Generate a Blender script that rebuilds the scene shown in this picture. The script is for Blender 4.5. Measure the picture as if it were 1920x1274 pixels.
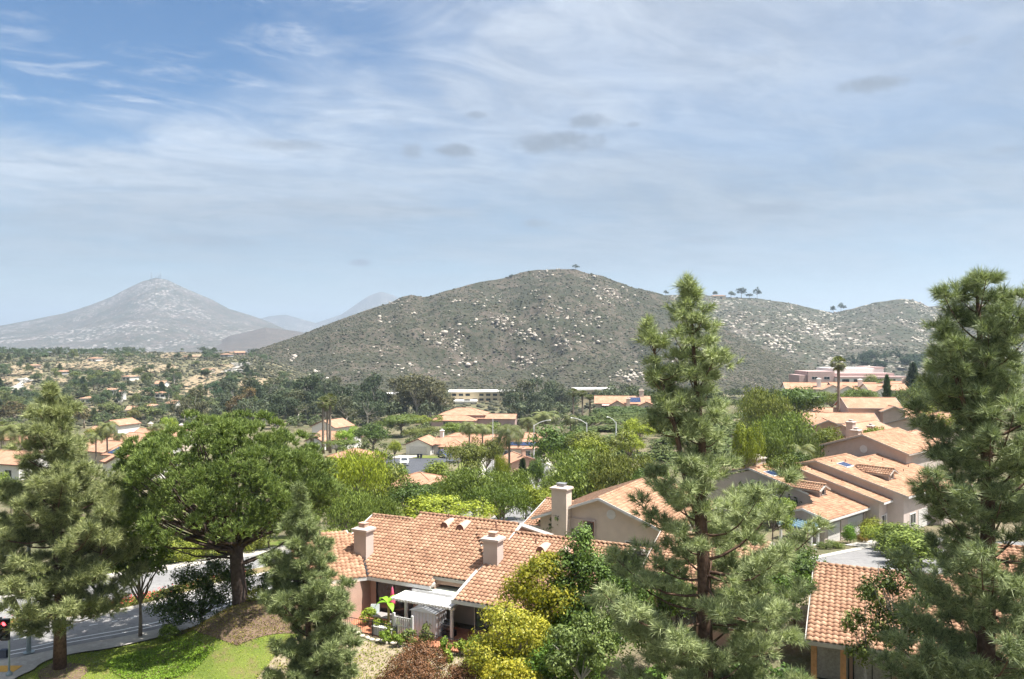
import bpy, math, random
import numpy as np
from mathutils import Vector
R = math.radians
S = bpy.context.scene
COL = S.collection
for o in list(bpy.data.objects): bpy.data.objects.remove(o)

# ------------------------------------------------------------------ camera
F, CX, CY, CH = 1500.0, 960.0, 637.0, 18.0
cd = bpy.data.cameras.new('camera'); cam = bpy.data.objects.new('camera', cd); COL.objects.link(cam)
cd.sensor_width = 36.0; cd.lens = 36.0 * F / 1920.0
cd.clip_start = 0.5; cd.clip_end = 60000
cam.location = (0, 0, CH); cam.rotation_euler = (R(90), 0, 0)
S.camera = cam
# ------------------------------------------------------------------ light and exposure
SUN_AZ = (0.955, -0.30)          # horizontal direction towards the sun
SUN_EL = 67.0
S.view_settings.view_transform = 'Standard'; S.view_settings.look = 'None'
S.view_settings.exposure = 1.55; S.view_settings.gamma = 1.0
sd = bpy.data.lights.new('sun', 'SUN'); sun = bpy.data.objects.new('sun', sd); COL.objects.link(sun)
sd.energy = 4.1; sd.angle = R(0.6); sd.color = (1.0, 0.955, 0.88)
n_ = math.hypot(*SUN_AZ); ce = math.cos(R(SUN_EL))
sdir = Vector((SUN_AZ[0] / n_ * ce, SUN_AZ[1] / n_ * ce, math.sin(R(SUN_EL))))
sun.rotation_euler = sdir.to_track_quat('Z', 'Y').to_euler()
sun.location = (60, -30, 120)

class NT:
    """tiny helper for node trees"""
    def __init__(s, tree): s.t = tree; s.n = tree.nodes; s.l = tree.links
    def node(s, kind, ins=None, **kw):
        nd = s.n.new(kind)
        for k, v in kw.items(): setattr(nd, k, v)
        for k, v in (ins or {}).items():
            if isinstance(v, bpy.types.NodeSocket): s.l.new(v, nd.inputs[k])
            else: nd.inputs[k].default_value = v
        return nd
    def math(s, op, a, b=None, c=None, clamp=False):
        nd = s.n.new('ShaderNodeMath'); nd.operation = op; nd.use_clamp = clamp
        for i, v in enumerate((a, b, c)):
            if v is None: continue
            if isinstance(v, bpy.types.NodeSocket): s.l.new(v, nd.inputs[i])
            else: nd.inputs[i].default_value = v
        return nd.outputs[0]
    def mix(s, fac, a, b, blend='MIX'):
        nd = s.n.new('ShaderNodeMix'); nd.data_type = 'RGBA'; nd.blend_type = blend
        for i, v in ((0, fac), (6, a), (7, b)):
            if isinstance(v, bpy.types.NodeSocket): s.l.new(v, nd.inputs[i])
            else: nd.inputs[i].default_value = v if i == 0 else (tuple(v) + (1,))[:4]
        return nd.outputs[2]
    def smooth(s, x, a, b, lo=0.0, hi=1.0):
        nd = s.n.new('ShaderNodeMapRange'); nd.interpolation_type = 'SMOOTHSTEP'
        s.l.new(x, nd.inputs[0])
        for i, v in ((1, a), (2, b), (3, lo), (4, hi)): nd.inputs[i].default_value = v
        return nd.outputs[0]
    def noise(s, vec, scale, detail=4, rough=0.55, dist=0.0):
        nd = s.n.new('ShaderNodeTexNoise')
        if vec is not None: s.l.new(vec, nd.inputs['Vector'])
        for k, v in (('Scale', scale), ('Detail', detail), ('Roughness', rough), ('Distortion', dist)): nd.inputs[k].default_value = v
        return nd.outputs[0]
    def ramp(s, x, pts):
        nd = s.n.new('ShaderNodeValToRGB'); s.l.new(x, nd.inputs[0])
        el = nd.color_ramp.elements
        while len(el) < len(pts): el.new(0.5)
        for e, (p, c) in zip(el, pts): e.position = p; e.color = (tuple(c) + (1,))[:4]
        return nd.outputs[0]

# ------------------------------------------------------------------ sky: clear air under a high veil of cirrus
world = bpy.data.worlds.new('World'); S.world = world; world.use_nodes = True
w = NT(world.node_tree); w.n.clear()
sky = w.node('ShaderNodeTexSky', sky_type='NISHITA', sun_disc=False, sun_elevation=R(SUN_EL),
             sun_rotation=math.atan2(SUN_AZ[0], SUN_AZ[1]), altitude=200, air_density=1.0, dust_density=0.4, ozone_density=3.0)
tc = w.node('ShaderNodeTexCoord')
sep = w.node('ShaderNodeSeparateXYZ', {0: tc.outputs['Generated']})
X, Y, Z = sep.outputs
zc = w.math('MAXIMUM', Z, 0.0)
iz = w.math('DIVIDE', 1.0, w.math('ADD', zc, 0.10))
px_ = w.math('MULTIPLY', X, iz); py_ = w.math('MULTIPLY', Y, iz)       # where the ray meets the cloud layer
# the cirrus streams fan out along one wind direction
ca, sa = math.cos(R(24)), math.sin(R(24))
ax = w.math('ADD', w.math('MULTIPLY', px_, ca), w.math('MULTIPLY', py_, sa))
ay = w.math('SUBTRACT', w.math('MULTIPLY', py_, ca), w.math('MULTIPLY', px_, sa))
cv = w.node('ShaderNodeCombineXYZ', {0: w.math('MULTIPLY', ax, 0.72), 1: ay}).outputs[0]
n1 = w.noise(cv, 0.75, 5, 0.55, 0.4)
n2 = w.noise(cv, 2.7, 6, 0.64, 1.1)
n3 = w.noise(w.node('ShaderNodeCombineXYZ', {0: w.math('MULTIPLY', ax, 0.62), 1: w.math('MULTIPLY', ay, 1.25)}).outputs[0], 6.0, 4, 0.6, 1.0)
# clear gap in the veil towards the north-west
gx = w.math('ADD', px_, 1.30); gy = w.math('SUBTRACT', py_, 1.75)
gd = w.math('SQRT', w.math('ADD', w.math('POWER', w.math('MULTIPLY', gx, 0.80), 2.0), w.math('POWER', w.math('MULTIPLY', gy, 1.0), 2.0)))
gd = w.math('ADD', gd, w.math('ADD', w.math('MULTIPLY', w.math('SUBTRACT', n1, 0.5), 1.1), w.math('MULTIPLY', w.math('SUBTRACT', n2, 0.5), 0.5)))
cover = w.smooth(gd, 0.62, 1.15, 0.0, 1.0)
veil = w.math('MULTIPLY', w.smooth(w.math('ADD', w.math('MULTIPLY', n1, 0.75), w.math('MULTIPLY', n2, 0.3)), 0.30, 0.68, 0.42, 0.86), cover)
streak = w.math('MULTIPLY', w.smooth(w.math('ADD', w.math('MULTIPLY', n2, 0.65), w.math('MULTIPLY', n3, 0.4)), 0.50, 0.72), 0.75)
streak = w.math('MULTIPLY', streak, w.smooth(gd, 0.2, 0.9, 0.55, 0.8))
mask = w.math('MAXIMUM', veil, streak)
mask = w.math('MULTIPLY', mask, w.smooth(Z, 0.0, 0.16, 0.55, 1.0))
CLOUD = (3.45, 3.65, 3.9)
grey = w.math('MULTIPLY', w.smooth(w.math('ADD', w.math('MULTIPLY', n2, 0.6), w.math('MULTIPLY', n3, 0.4)), 0.34, 0.66, 0.80, 1.16), w.smooth(w.math('ADD', gd, w.math('MULTIPLY', w.math('SUBTRACT', n1, 0.5), 0.8)), 0.7, 2.6, 1.55, 0.86))
ccol = w.mix(1.0, CLOUD, w.node('ShaderNodeCombineColor', {0: grey, 1: grey, 2: grey}).outputs[0], 'MULTIPLY')
hs_ = w.node('ShaderNodeHueSaturation', {'Saturation': 1.28, 'Value': 0.86, 'Color': sky.outputs[0]})
# thin ice cloud scatters forward; veil brightened sunward, out of view, to add fill
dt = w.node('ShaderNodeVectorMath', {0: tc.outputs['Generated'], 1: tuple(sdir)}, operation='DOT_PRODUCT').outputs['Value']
fill_glow = w.math('ADD', 1.0, w.math('MULTIPLY', w.math('POWER', w.math('MAXIMUM', dt, 0.0), 5.0), 4.5))
ccol = w.mix(1.0, ccol, w.node('ShaderNodeCombineColor', {0: fill_glow, 1: fill_glow, 2: fill_glow}).outputs[0], 'MULTIPLY')
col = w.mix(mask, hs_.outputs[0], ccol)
# low grey scud drifting under the veil: (azimuth, elevation, half width, half height) in degrees
azi = w.math('ARCTAN2', X, Y); ele = w.math('ARCSINE', Z)
wob = w.noise(w.node('ShaderNodeMapping', {0: tc.outputs['Generated'], 3: (1, 1, 1.8)}).outputs[0], 30, 5, 0.65)
SC = [(1048, 268, 92, 24, .75), (1105, 228, 48, 16, .6), (855, 282, 40, 16, .65), (772, 284, 22, 17, .55), (1640, 157, 62, 15, .75),
      (1455, 390, 66, 16, .5), (1008, 419, 36, 9, .6), (1310, 450, 52, 9, .4), (677, 493, 22, 8, .7), (1885, 282, 26, 9, .4),
      (893, 216, 24, 8, .45), (540, 272, 75, 11, .45), (400, 452, 120, 12, .35), (1190, 233, 16, 5, .4), (1810, 76, 24, 7, .3)]
sm = None
for (qx, qy, hw, hh, st) in SC:
    a0 = math.atan2(qx - CX, F); e0 = math.atan2(CY - qy, math.hypot(F, qx - CX))
    da = w.math('DIVIDE', w.math('SUBTRACT', azi, a0), hw / F); de = w.math('DIVIDE', w.math('SUBTRACT', ele, e0), hh / F)
    q = w.math('ADD', w.math('MULTIPLY', da, da), w.math('MULTIPLY', de, de))
    q = w.math('ADD', q, w.math('MULTIPLY', w.math('SUBTRACT', wob, 0.5), 2.7))
    v = w.smooth(q, 1.15, -0.1, 0.0, min(1.0, st * 1.45))
    sm = v if sm is None else w.math('MAXIMUM', sm, v)
col = w.mix(sm, col, (2.0, 2.35, 2.85))
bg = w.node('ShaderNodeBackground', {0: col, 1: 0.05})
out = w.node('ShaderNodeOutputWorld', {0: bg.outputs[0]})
world.cycles.sampling_method = 'MANUAL'; world.cycles.sample_map_resolution = 256
S.cycles.max_bounces = 6; S.cycles.diffuse_bounces = 3; S.cycles.glossy_bounces = 2; S.cycles.transmission_bounces = 2
S.cycles.transparent_max_bounces = 4; S.cycles.volume_bounces = 0; S.cycles.caustics_reflective = False; S.cycles.caustics_refractive = False
S.cycles.use_adaptive_sampling = True; S.cycles.adaptive_threshold = 0.02
# ------------------------------------------------------------------ helpers
rng = np.random.default_rng(7)
MATS = {}
def P(px, py, Y): return Vector(((px - CX) / F * Y, Y, CH - (py - CY) / F * Y))
def PX(px, Y): return (px - CX) / F * Y
def PZ(py, Y): return CH - (py - CY) / F * Y

def tag(o, label=None, cat=None, group=None, kind=None):
    if label: o['label'] = label
    if cat: o['category'] = cat
    if group: o['group'] = group
    if kind: o['kind'] = kind
    return o

def link(o, parent=None):
    COL.objects.link(o)
    if parent is not None: o.parent = parent
    return o

def empty(name, loc=(0, 0, 0), rz=0.0, label=None, cat=None, group=None):
    o = bpy.data.objects.new(name, None); o.empty_display_size = 0.5
    o.location = loc; o.rotation_euler = (0, 0, rz)
    return tag(link(o), label, cat, group)

def raw_mesh(name, V, Fa, mats=(), smooth=False, mi=None):
    """V (n,3); Fa (m,k) array of equal polygons, or a list of tuples"""
    me = bpy.data.meshes.new(name)
    V = np.asarray(V, dtype=np.float32)
    if isinstance(Fa, np.ndarray):
        m, k = Fa.shape
        me.vertices.add(len(V)); me.vertices.foreach_set('co', V.ravel())
        me.loops.add(m * k); me.loops.foreach_set('vertex_index', Fa.astype(np.int32).ravel())
        me.polygons.add(m); me.polygons.foreach_set('loop_start', np.arange(0, m * k, k, dtype=np.int32))
        me.update(calc_edges=True)
    else:
        me.from_pydata([tuple(v) for v in V], [], Fa)
    for m_ in mats: me.materials.append(m_)
    if smooth: me.polygons.foreach_set('use_smooth', np.ones(len(me.polygons), dtype=bool))
    if mi is not None: me.polygons.foreach_set('material_index', np.asarray(mi, dtype=np.int32))
    me.update()
    return me

def obj(name, me, parent=None, loc=None, rz=None):
    o = bpy.data.objects.new(name, me)
    if loc is not None: o.location = loc
    if rz is not None: o.rotation_euler = (0, 0, rz)
    return link(o, parent)

class MB:
    """collects boxes, bars, tubes, lathes into one mesh"""
    def __init__(s): s.v = []; s.f = []
    def add(s, vs, fs):
        b = len(s.v); s.v += [tuple(v) for v in vs]; s.f += [tuple(i + b for i in f) for f in fs]; return s
    def box(s, x0, x1, y0, y1, z0, z1):
        return s.add([(x0, y0, z0), (x1, y0, z0), (x1, y1, z0), (x0, y1, z0), (x0, y0, z1), (x1, y0, z1), (x1, y1, z1), (x0, y1, z1)],
                     [(0, 3, 2, 1), (4, 5, 6, 7), (0, 1, 5, 4), (1, 2, 6, 5), (2, 3, 7, 6), (3, 0, 4, 7)])
    def frustum(s, x0, x1, y0, y1, z0, z1, d):
        return s.add([(x0, y0, z0), (x1, y0, z0), (x1, y1, z0), (x0, y1, z0), (x0 + d, y0 + d, z1), (x1 - d, y0 + d, z1), (x1 - d, y1 - d, z1), (x0 + d, y1 - d, z1)],
                     [(0, 3, 2, 1), (4, 5, 6, 7), (0, 1, 5, 4), (1, 2, 6, 5), (2, 3, 7, 6), (3, 0, 4, 7)])
    def slab(s, poly, t):
        """polygon in 3D, thickened downwards by t"""
        n = len(poly); a = [tuple(p) for p in poly]; b = [(p[0], p[1], p[2] - t) for p in poly]
        return s.add(a + b, [tuple(range(n)), tuple(range(2 * n - 1, n - 1, -1))] + [(i, i + n, (i + 1) % n + n, (i + 1) % n) for i in range(n)])
    def prism(s, poly, d):
        """polygon in 3D pushed along vector d"""
        n = len(poly); a = [tuple(p) for p in poly]; b = [(p[0] + d[0], p[1] + d[1], p[2] + d[2]) for p in poly]
        return s.add(a + b, [tuple(range(n)), tuple(range(2 * n - 1, n - 1, -1))] + [(i, i + n, (i + 1) % n + n, (i + 1) % n) for i in range(n)])
    def bar(s, a, b, wd, h):
        a = Vector(a); b = Vector(b); d = (b - a).normalized(); up = Vector((0, 0, 1))
        if abs(d.z) > 0.95: up = Vector((0, 1, 0))
        sx = d.cross(up).normalized() * wd / 2; sz = sx.cross(d).normalized() * h / 2
        vs = [a - sx - sz, a + sx - sz, a + sx + sz, a - sx + sz, b - sx - sz, b + sx - sz, b + sx + sz, b - sx + sz]
        return s.add(vs, [(0, 3, 2, 1), (4, 5, 6, 7), (0, 1, 5, 4), (1, 2, 6, 5), (2, 3, 7, 6), (3, 0, 4, 7)])
    def tube(s, pts, rad, n=8, cap=True):
        pts = [Vector(p) for p in pts]
        if not hasattr(rad, '__len__'): rad = [rad] * len(pts)
        b = len(s.v); vs = []; fs = []
        for i, p in enumerate(pts):
            d = (pts[min(i + 1, len(pts) - 1)] - pts[max(i - 1, 0)]).normalized()
            up = Vector((0, 0, 1)) if abs(d.z) < 0.9 else Vector((0, 1, 0))
            e1 = d.cross(up).normalized(); e2 = d.cross(e1).normalized()
            for k in range(n):
                t = 2 * math.pi * k / n
                vs.append(p + (e1 * math.cos(t) + e2 * math.sin(t)) * rad[i])
        for i in range(len(pts) - 1):
            for k in range(n):
                fs.append((i * n + k, i * n + (k + 1) % n, (i + 1) * n + (k + 1) % n, (i + 1) * n + k))
        if cap:
            fs.append(tuple(range(n - 1, -1, -1))); fs.append(tuple(range((len(pts) - 1) * n, len(pts) * n)))
        return s.add(vs, fs)
    def lathe(s, prof, n=12, c=(0, 0, 0)):
        vs = []; fs = []
        for (r, z) in prof:
            for k in range(n):
                t = 2 * math.pi * k / n; vs.append((c[0] + r * math.cos(t), c[1] + r * math.sin(t), c[2] + z))
        for i in range(len(prof) - 1):
            for k in range(n):
                fs.append((i * n + k, i * n + (k + 1) % n, (i + 1) * n + (k + 1) % n, (i + 1) * n + k))
        fs.append(tuple(range(n - 1, -1, -1))); fs.append(tuple(range((len(prof) - 1) * n, len(prof) * n)))
        return s.add(vs, fs)
    def mesh(s, name, m, smooth=False): return raw_mesh(name, np.array(s.v), s.f, [m], smooth)
    def build(s, name, m, parent=None, smooth=False, **kw): return obj(name, s.mesh(name, m, smooth), parent, **kw)

# ------------------------------------------------------------------ materials
def new_mat(name):
    m = bpy.data.materials.new(name); m.use_nodes = True
    t = NT(m.node_tree); t.n.clear()
    return m, t
def finish(m, t, col, rough=0.8, bump=None, bstr=0.3, bdist=0.02, spec=0.3, metal=0.0, emit=None):
    ins = {'Roughness': rough, 'Specular IOR Level': spec, 'Metallic': metal}
    b = t.node('ShaderNodeBsdfPrincipled', ins)
    if isinstance(col, bpy.types.NodeSocket): t.l.new(col, b.inputs['Base Color'])
    else: b.inputs['Base Color'].default_value = (tuple(col) + (1,))[:4]
    if bump is not None:
        bn = t.node('ShaderNodeBump', {'Strength': bstr, 'Distance': bdist, 'Height': bump})
        t.l.new(bn.outputs[0], b.inputs['Normal'])
    if emit: b.inputs['Emission Color'].default_value = emit[0] + (1,); b.inputs['Emission Strength'].default_value = emit[1]
    t.node('ShaderNodeOutputMaterial', {0: b.outputs[0]})
    MATS[m.name] = m
    return m
def plain(name, c, rough=0.7, var=0.18, scale=2.5, bstr=0.15, bscale=40, spec=0.3, metal=0.0, emit=None, detail=5):
    """one colour with stains and fine grain"""
    m, t = new_mat(name)
    v = t.node('ShaderNodeTexCoord').outputs['Object']
    nz = t.noise(v, scale, detail, 0.6)
    lo = tuple(x * (1 - var) for x in c); hi = tuple(min(1, x * (1 + var)) for x in c)
    col = t.ramp(nz, [(0.3, lo), (0.7, hi)])
    return finish(m, t, col, rough, t.noise(v, bscale, 3), bstr, 0.01, spec, metal, emit)
def leaf_mat(name, a, b, trans=0.3, rough=0.55, tint=True, nscale=0.7):
    """leaves: colour differs leaf by leaf and clump by clump; the object's own colour tints it"""
    m, t = new_mat(name)
    g = t.node('ShaderNodeNewGeometry')
    v = t.node('ShaderNodeTexCoord').outputs['Object']
    f = t.math('ADD', t.math('MULTIPLY', g.outputs['Random Per Island'], 0.6), t.math('MULTIPLY', t.noise(v, nscale, 3), 0.55))
    col = t.ramp(f, [(0.25, a), (0.85, b)])
    if tint:
        oi = t.node('ShaderNodeObjectInfo')
        col = t.mix(1.0, col, oi.outputs['Color'], 'MULTIPLY')
        k = t.smooth(oi.outputs['Random'], 0, 1, 0.82, 1.18)
        col = t.mix(1.0, col, t.node('ShaderNodeCombineColor', {0: k, 1: k, 2: k}).outputs[0], 'MULTIPLY')
    p = t.node('ShaderNodeBsdfPrincipled', {'Roughness': rough, 'Specular IOR Level': 0.25, 'Base Color': col})
    tr = t.node('ShaderNodeBsdfTranslucent', {'Color': t.mix(1.0, col, (1.25, 1.3, 0.7), 'MULTIPLY')})
    mx = t.node('ShaderNodeMixShader', {0: trans, 1: p.outputs[0], 2: tr.outputs[0]})
    t.node('ShaderNodeOutputMaterial', {0: mx.outputs[0]})
    MATS[name] = m
    return m
M = MATS
# ------------------------------------------------------------------ shape of the land
def _fbm_tab(seed):
    r = np.random.default_rng(seed); return r.random((256, 256))
_T = _fbm_tab(3)
def vnoise(x, y):
    x = np.asarray(x, float); y = np.asarray(y, float)
    xi = np.floor(x).astype(int); yi = np.floor(y).astype(int); fx = x - xi; fy = y - yi
    fx = fx * fx * (3 - 2 * fx); fy = fy * fy * (3 - 2 * fy)
    g = lambda i, j: _T[i & 255, j & 255]
    return (g(xi, yi) * (1 - fx) + g(xi + 1, yi) * fx) * (1 - fy) + (g(xi, yi + 1) * (1 - fx) + g(xi + 1, yi + 1) * fx) * fy
def fbm(x, y, o=5):
    a = 0.5; s = 0
    for k in range(o):
        s = s + a * (vnoise(x, y) - 0.5); x = x * 2.03 + 17.1; y = y * 2.03 + 9.7; a *= 0.5
    return s
def sstep(a, b, x):
    t = np.clip((np.asarray(x, float) - a) / (b - a), 0, 1); return t * t * (3 - 2 * t)

def ground(x, y):
    x = np.asarray(x, float); y = np.asarray(y, float)
    left = np.interp(y, [0, 60, 85, 120, 187, 260, 330, 400, 550, 700, 900, 1200, 2500], [0, 0, -2.5, -6, -11, -15.5, -18, -17, -7, 0, 3, -12, -30])
    mid = np.interp(y, [0, 60, 85, 120, 187, 260, 400, 520, 2500], [0, 0, -2.5, -6, -11, -15.5, -20, -20, -30])
    right = np.interp(y, [0, 50, 70, 85, 110, 150, 200, 260, 330, 420, 600, 2500], [0, 0, -1.6, -3.3, -3.2, -1.8, -1.8, -5, -9, -16, -20, -30])
    u = x / np.maximum(y, 30)
    s = sstep(0.055, 0.115, u) * sstep(60, 85, y)
    k = sstep(-0.20, -0.34, u)
    lm = mid * (1 - k) + left * k
    z = lm * (1 - s) + right * s
    # grassy bank in front of the old umbrella pine
    d = np.sqrt(((x + 14.6) / 6.4) ** 2 + ((y - 47.0) / 6.2) ** 2)
    z = z + 2.3 * sstep(1.0, 0.15, d)
    z = z + fbm(x / 60, y / 60) * 5 * sstep(250, 500, y)
    return z
def gz(x, y): return float(ground(x, y))

def grid_mesh(name, Xg, Yg, Zg, m, smooth=True):
    h, w_ = Xg.shape
    V = np.stack([Xg.ravel(), Yg.ravel(), Zg.ravel()], 1)
    i = np.arange(h * w_).reshape(h, w_)
    Fq = np.stack([i[:-1, :-1].ravel(), i[:-1, 1:].ravel(), i[1:, 1:].ravel(), i[1:, :-1].ravel()], 1)
    return raw_mesh(name, V, Fq, [m], smooth)

def terrain_mat(name, soil, scrub, green, gscale, haze_rock=None):
    m, t = new_mat(name)
    v = t.node('ShaderNodeTexCoord').outputs['Object']
    n1_ = t.noise(v, gscale, 6, 0.62); n2_ = t.noise(v, gscale * 5.3, 5, 0.65)
    c = t.mix(t.smooth(n1_, 0.38, 0.62), soil, scrub)
    c = t.mix(t.smooth(n2_, 0.42, 0.66), c, green)
    if haze_rock:
        vo = t.node('ShaderNodeTexVoronoi', {'Vector': v, 'Scale': haze_rock[1]}, feature='F1')
        big = t.noise(v, haze_rock[1] * 0.09, 4, 0.6)
        th = t.smooth(big, 0.36, 0.64, 0.12, 0.48)
        k = t.smooth(t.math('SUBTRACT', th, vo.outputs['Distance']), 0.0, 0.10)
        c = t.mix(t.math('MULTIPLY', k, t.smooth(t.noise(v, haze_rock[1] * 3, 2), 0.35, 0.6)), c, haze_rock[0])
    return finish(m, t, c, 0.95, t.noise(v, gscale * 9, 5, 0.7), 0.6, 1.0 / gscale * 0.06, 0.1)

valley_m = terrain_mat('valley_soil', (.20, .165, .11), (.12, .11, .065), (.095, .105, .05), 0.045)
scrub_m = terrain_mat('chaparral', (.10, .083, .066), (.052, .052, .036), (.036, .042, .024), 0.03)
ridge_m = terrain_mat('ridge_scrub', (.105, .092, .075), (.062, .064, .045), (.044, .052, .032), 0.022, ((.42, .38, .33), 0.10))
mount_m = terrain_mat('mountain_rock', (.13, .11, .10), (.08, .078, .065), (.06, .065, .05), 0.012, ((.34, .31, .295), 0.05))
dark_m = terrain_mat('dark_hill', (.12, .095, .085), (.085, .07, .06), (.06, .06, .045), 0.02)

# ground: one sheet from the balcony's foot to the horizon
ys = np.concatenate([np.linspace(-60, 20, 12, endpoint=False), np.linspace(20, 70, 100, endpoint=False), np.linspace(70, 400, 110, endpoint=False), np.geomspace(400, 14000, 70)])
xs = np.concatenate([-np.geomspace(9000, 60, 60), np.linspace(-58, 58, 117), np.geomspace(60, 9000, 60)])
XX, YY = np.meshgrid(xs, ys)
ZZ = ground(XX, YY) - 0.02
tag(obj('ground', grid_mesh('ground', XX, YY, ZZ, valley_m)), kind='structure')

HILL_F = {}
def hill(name, sil, D0, D1, D2, zf, m, nu=260, nd=90, namp=0.06, nscale=120, shape=1.25, label=None):
    """a hill whose crest, seen from the balcony, has the given outline; crest at D1, near foot at D0, far foot at D2"""
    sx = np.array([p[0] for p in sil], float); sy = np.array([p[1] for p in sil], float)
    pxs = np.linspace(sx[0], sx[-1], nu)
    def dep(a, px): return np.interp(px, [p[0] for p in a], [p[1] for p in a]) if hasattr(a, '__len__') else np.full_like(px, a)
    d0 = dep(D0, pxs); d1 = dep(D1, pxs); d2 = dep(D2, pxs)
    zc = CH - (np.interp(pxs, sx, sy) - CY) / F * d1
    t = np.concatenate([np.linspace(0, 1, nd), 1 + np.linspace(0, 1, nd // 3)[1:]])[:, None]
    dd = np.where(t <= 1, d0 + (d1 - d0) * t, d1 + (d2 - d1) * (t - 1))
    tt = np.where(t <= 1, t, 0)
    up = np.where(t <= 1, (tt ** shape) * (1 - 0.22 * np.sin(np.pi * tt) ** 2 * 0) , np.cos((t - 1) * np.pi / 2) ** 1.3)
    X_ = (pxs[None, :] - CX) / F * dd
    Hh = np.maximum(zc - zf, 0)[None, :]
    z = zf + Hh * up
    n_ = fbm(X_ / nscale, dd / nscale, 6) * 2.0
    rid = np.abs(fbm(X_ / (nscale * 1.7) + 40, dd / (nscale * 3.0), 5)) * 2
    damp = np.where(t <= 1, np.sin(np.pi * np.clip(t, 0, 1)) ** 0.7 + 0.05, 0.05)
    z = z + Hh * namp * (n_ - rid) * damp * 2.2
    z = z + fbm(X_ / 14, dd / 14, 3) * 2.0 * np.clip(Hh / 60, 0, 1)
    o = tag(obj(name, grid_mesh(name, X_, dd + 0 * X_, z, m)), kind='structure')
    HILL_F[name] = (pxs, t[:, 0], X_, dd, z)
    return o

hill('far_peak', [(380, 650), (480, 600), (505, 593), (535, 590), (560, 597), (592, 606), (640, 590), (665, 573), (690, 556), (714, 547), (740, 555), (790, 590), (860, 640), (930, 668)], 6200, 7600, 9500, -40, mount_m, 160, 50, 0.05, 500)
hill('mountain', [(-420, 650), (-200, 632), (-60, 624), (0, 611), (60, 600), (120, 588), (170, 572), (210, 556), (240, 540), (268, 527), (290, 521), (312, 524), (345, 540), (395, 561), (430, 580), (465, 590), (500, 602), (540, 620), (600, 645), (680, 668)], 2300, 4200, 5600, -30, mount_m, 260, 110, 0.07, 300, 1.5)
hill('dark_foothill', [(330, 690), (390, 650), (430, 630), (500, 614), (560, 622), (620, 634), (680, 648), (760, 680)], 2300, 3000, 3600, -20, dark_m, 100, 40, 0.05, 150)
hill('east_ridge', [(1130, 640), (1180, 580), (1215, 556), (1270, 552), (1320, 553), (1350, 557), (1420, 559), (1470, 566), (1520, 577), (1562, 586), (1600, 578), (1640, 567), (1690, 560), (1712, 562), (1742, 575), (1780, 569), (1830, 553), (1880, 546), (1930, 541), (2050, 545), (2200, 570), (2500, 640)], 700, 1450, 2200, -20, ridge_m, 280, 110, 0.10, 170, 1.15)
hill('broad_hill', [(250, 740), (330, 716), (390, 694), (450, 668), (505, 648), (560, 630), (600, 614), (640, 599), (690, 580), (730, 568), (752, 557), (770, 553), (792, 557), (805, 556), (850, 541), (900, 528), (950, 519), (975, 510), (1000, 505), (1040, 503), (1078, 504), (1100, 512), (1130, 518), (1160, 529), (1190, 541), (1230, 549), (1262, 560), (1320, 592), (1390, 634), (1460, 668), (1540, 703), (1640, 742), (1760, 770)], [(250, 620), (500, 560), (1000, 540), (1760, 600)], [(250, 760), (450, 840), (700, 960), (1000, 1030), (1250, 1000), (1500, 820), (1760, 720)], [(250, 900), (1000, 1450), (1760, 900)], -21, scrub_m, 420, 190, 0.15, 110, 1.1)

# ------------------------------------------------------------------ air: thin even haze over the whole valley
hb = MB().box(-9200, 9200, -250, 13800, -75, 530)
hm = bpy.data.materials.new('haze_air'); hm.use_nodes = True
ht = NT(hm.node_tree); ht.n.clear()
pv = ht.node('ShaderNodeVolumePrincipled', {'Color': (0.66, 0.81, 1.0, 1), 'Density': 0.00014, 'Anisotropy': 0.25})
ht.node('ShaderNodeOutputMaterial', {1: pv.outputs[0]})
tag(hb.build('haze', hm), kind='stuff')
# ------------------------------------------------------------------ roads, kerbs, lawns
def ground_mat(name, a, b, c, s1, s2, bs=.4, bd=.02, bscale=60):
    m, t = new_mat(name); v = t.node('ShaderNodeTexCoord').outputs['Object']
    k = t.mix(t.smooth(t.noise(v, s1, 5, .6), .36, .64), a, b); k = t.mix(t.smooth(t.noise(v, s2, 4, .65), .46, .7), k, c)
    return finish(m, t, k, .95, t.noise(v, bscale, 4, .7), bs, bd, .1)
asphalt_m = ground_mat('asphalt', (.20, .195, .195), (.235, .23, .225), (.165, .16, .16), .35, 2.2, .25, .01, 90)
asphalt_d = ground_mat('dark_asphalt', (0.074, 0.078, 0.090), (0.090, 0.094, 0.107), (0.066, 0.070, 0.078), .2, 2.0, .2, .01, 60)
concrete_m = ground_mat('concrete', (0.410, 0.385, 0.344), (0.361, 0.336, 0.303), (0.459, 0.435, 0.394), .5, 3.0, .2, .01, 70)
paint_m = plain('road_paint', (0.640, 0.640, 0.623), .7, .12, 4, .1, 60)
lawn_m = ground_mat('lawn_grass', (.105, .145, .03), (.15, .18, .042), (.17, .14, .065), .55, 1.3, .8, .03, 45)
bark_mulch = ground_mat('bark_mulch', (0.139, 0.094, 0.070), (0.205, 0.143, 0.102), (0.090, 0.061, 0.045), .9, 6, .9, .05, 30)
dry_soil = ground_mat('dry_soil', (.27, .215, .15), (.33, .27, .20), (.20, .17, .09), .7, 2.6, .8, .05, 22)
median_m = ground_mat('median_soil', (.24, .17, .11), (.20, .17, .075), (.13, .15, .045), .8, 4, .8, .05, 25)

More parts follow.
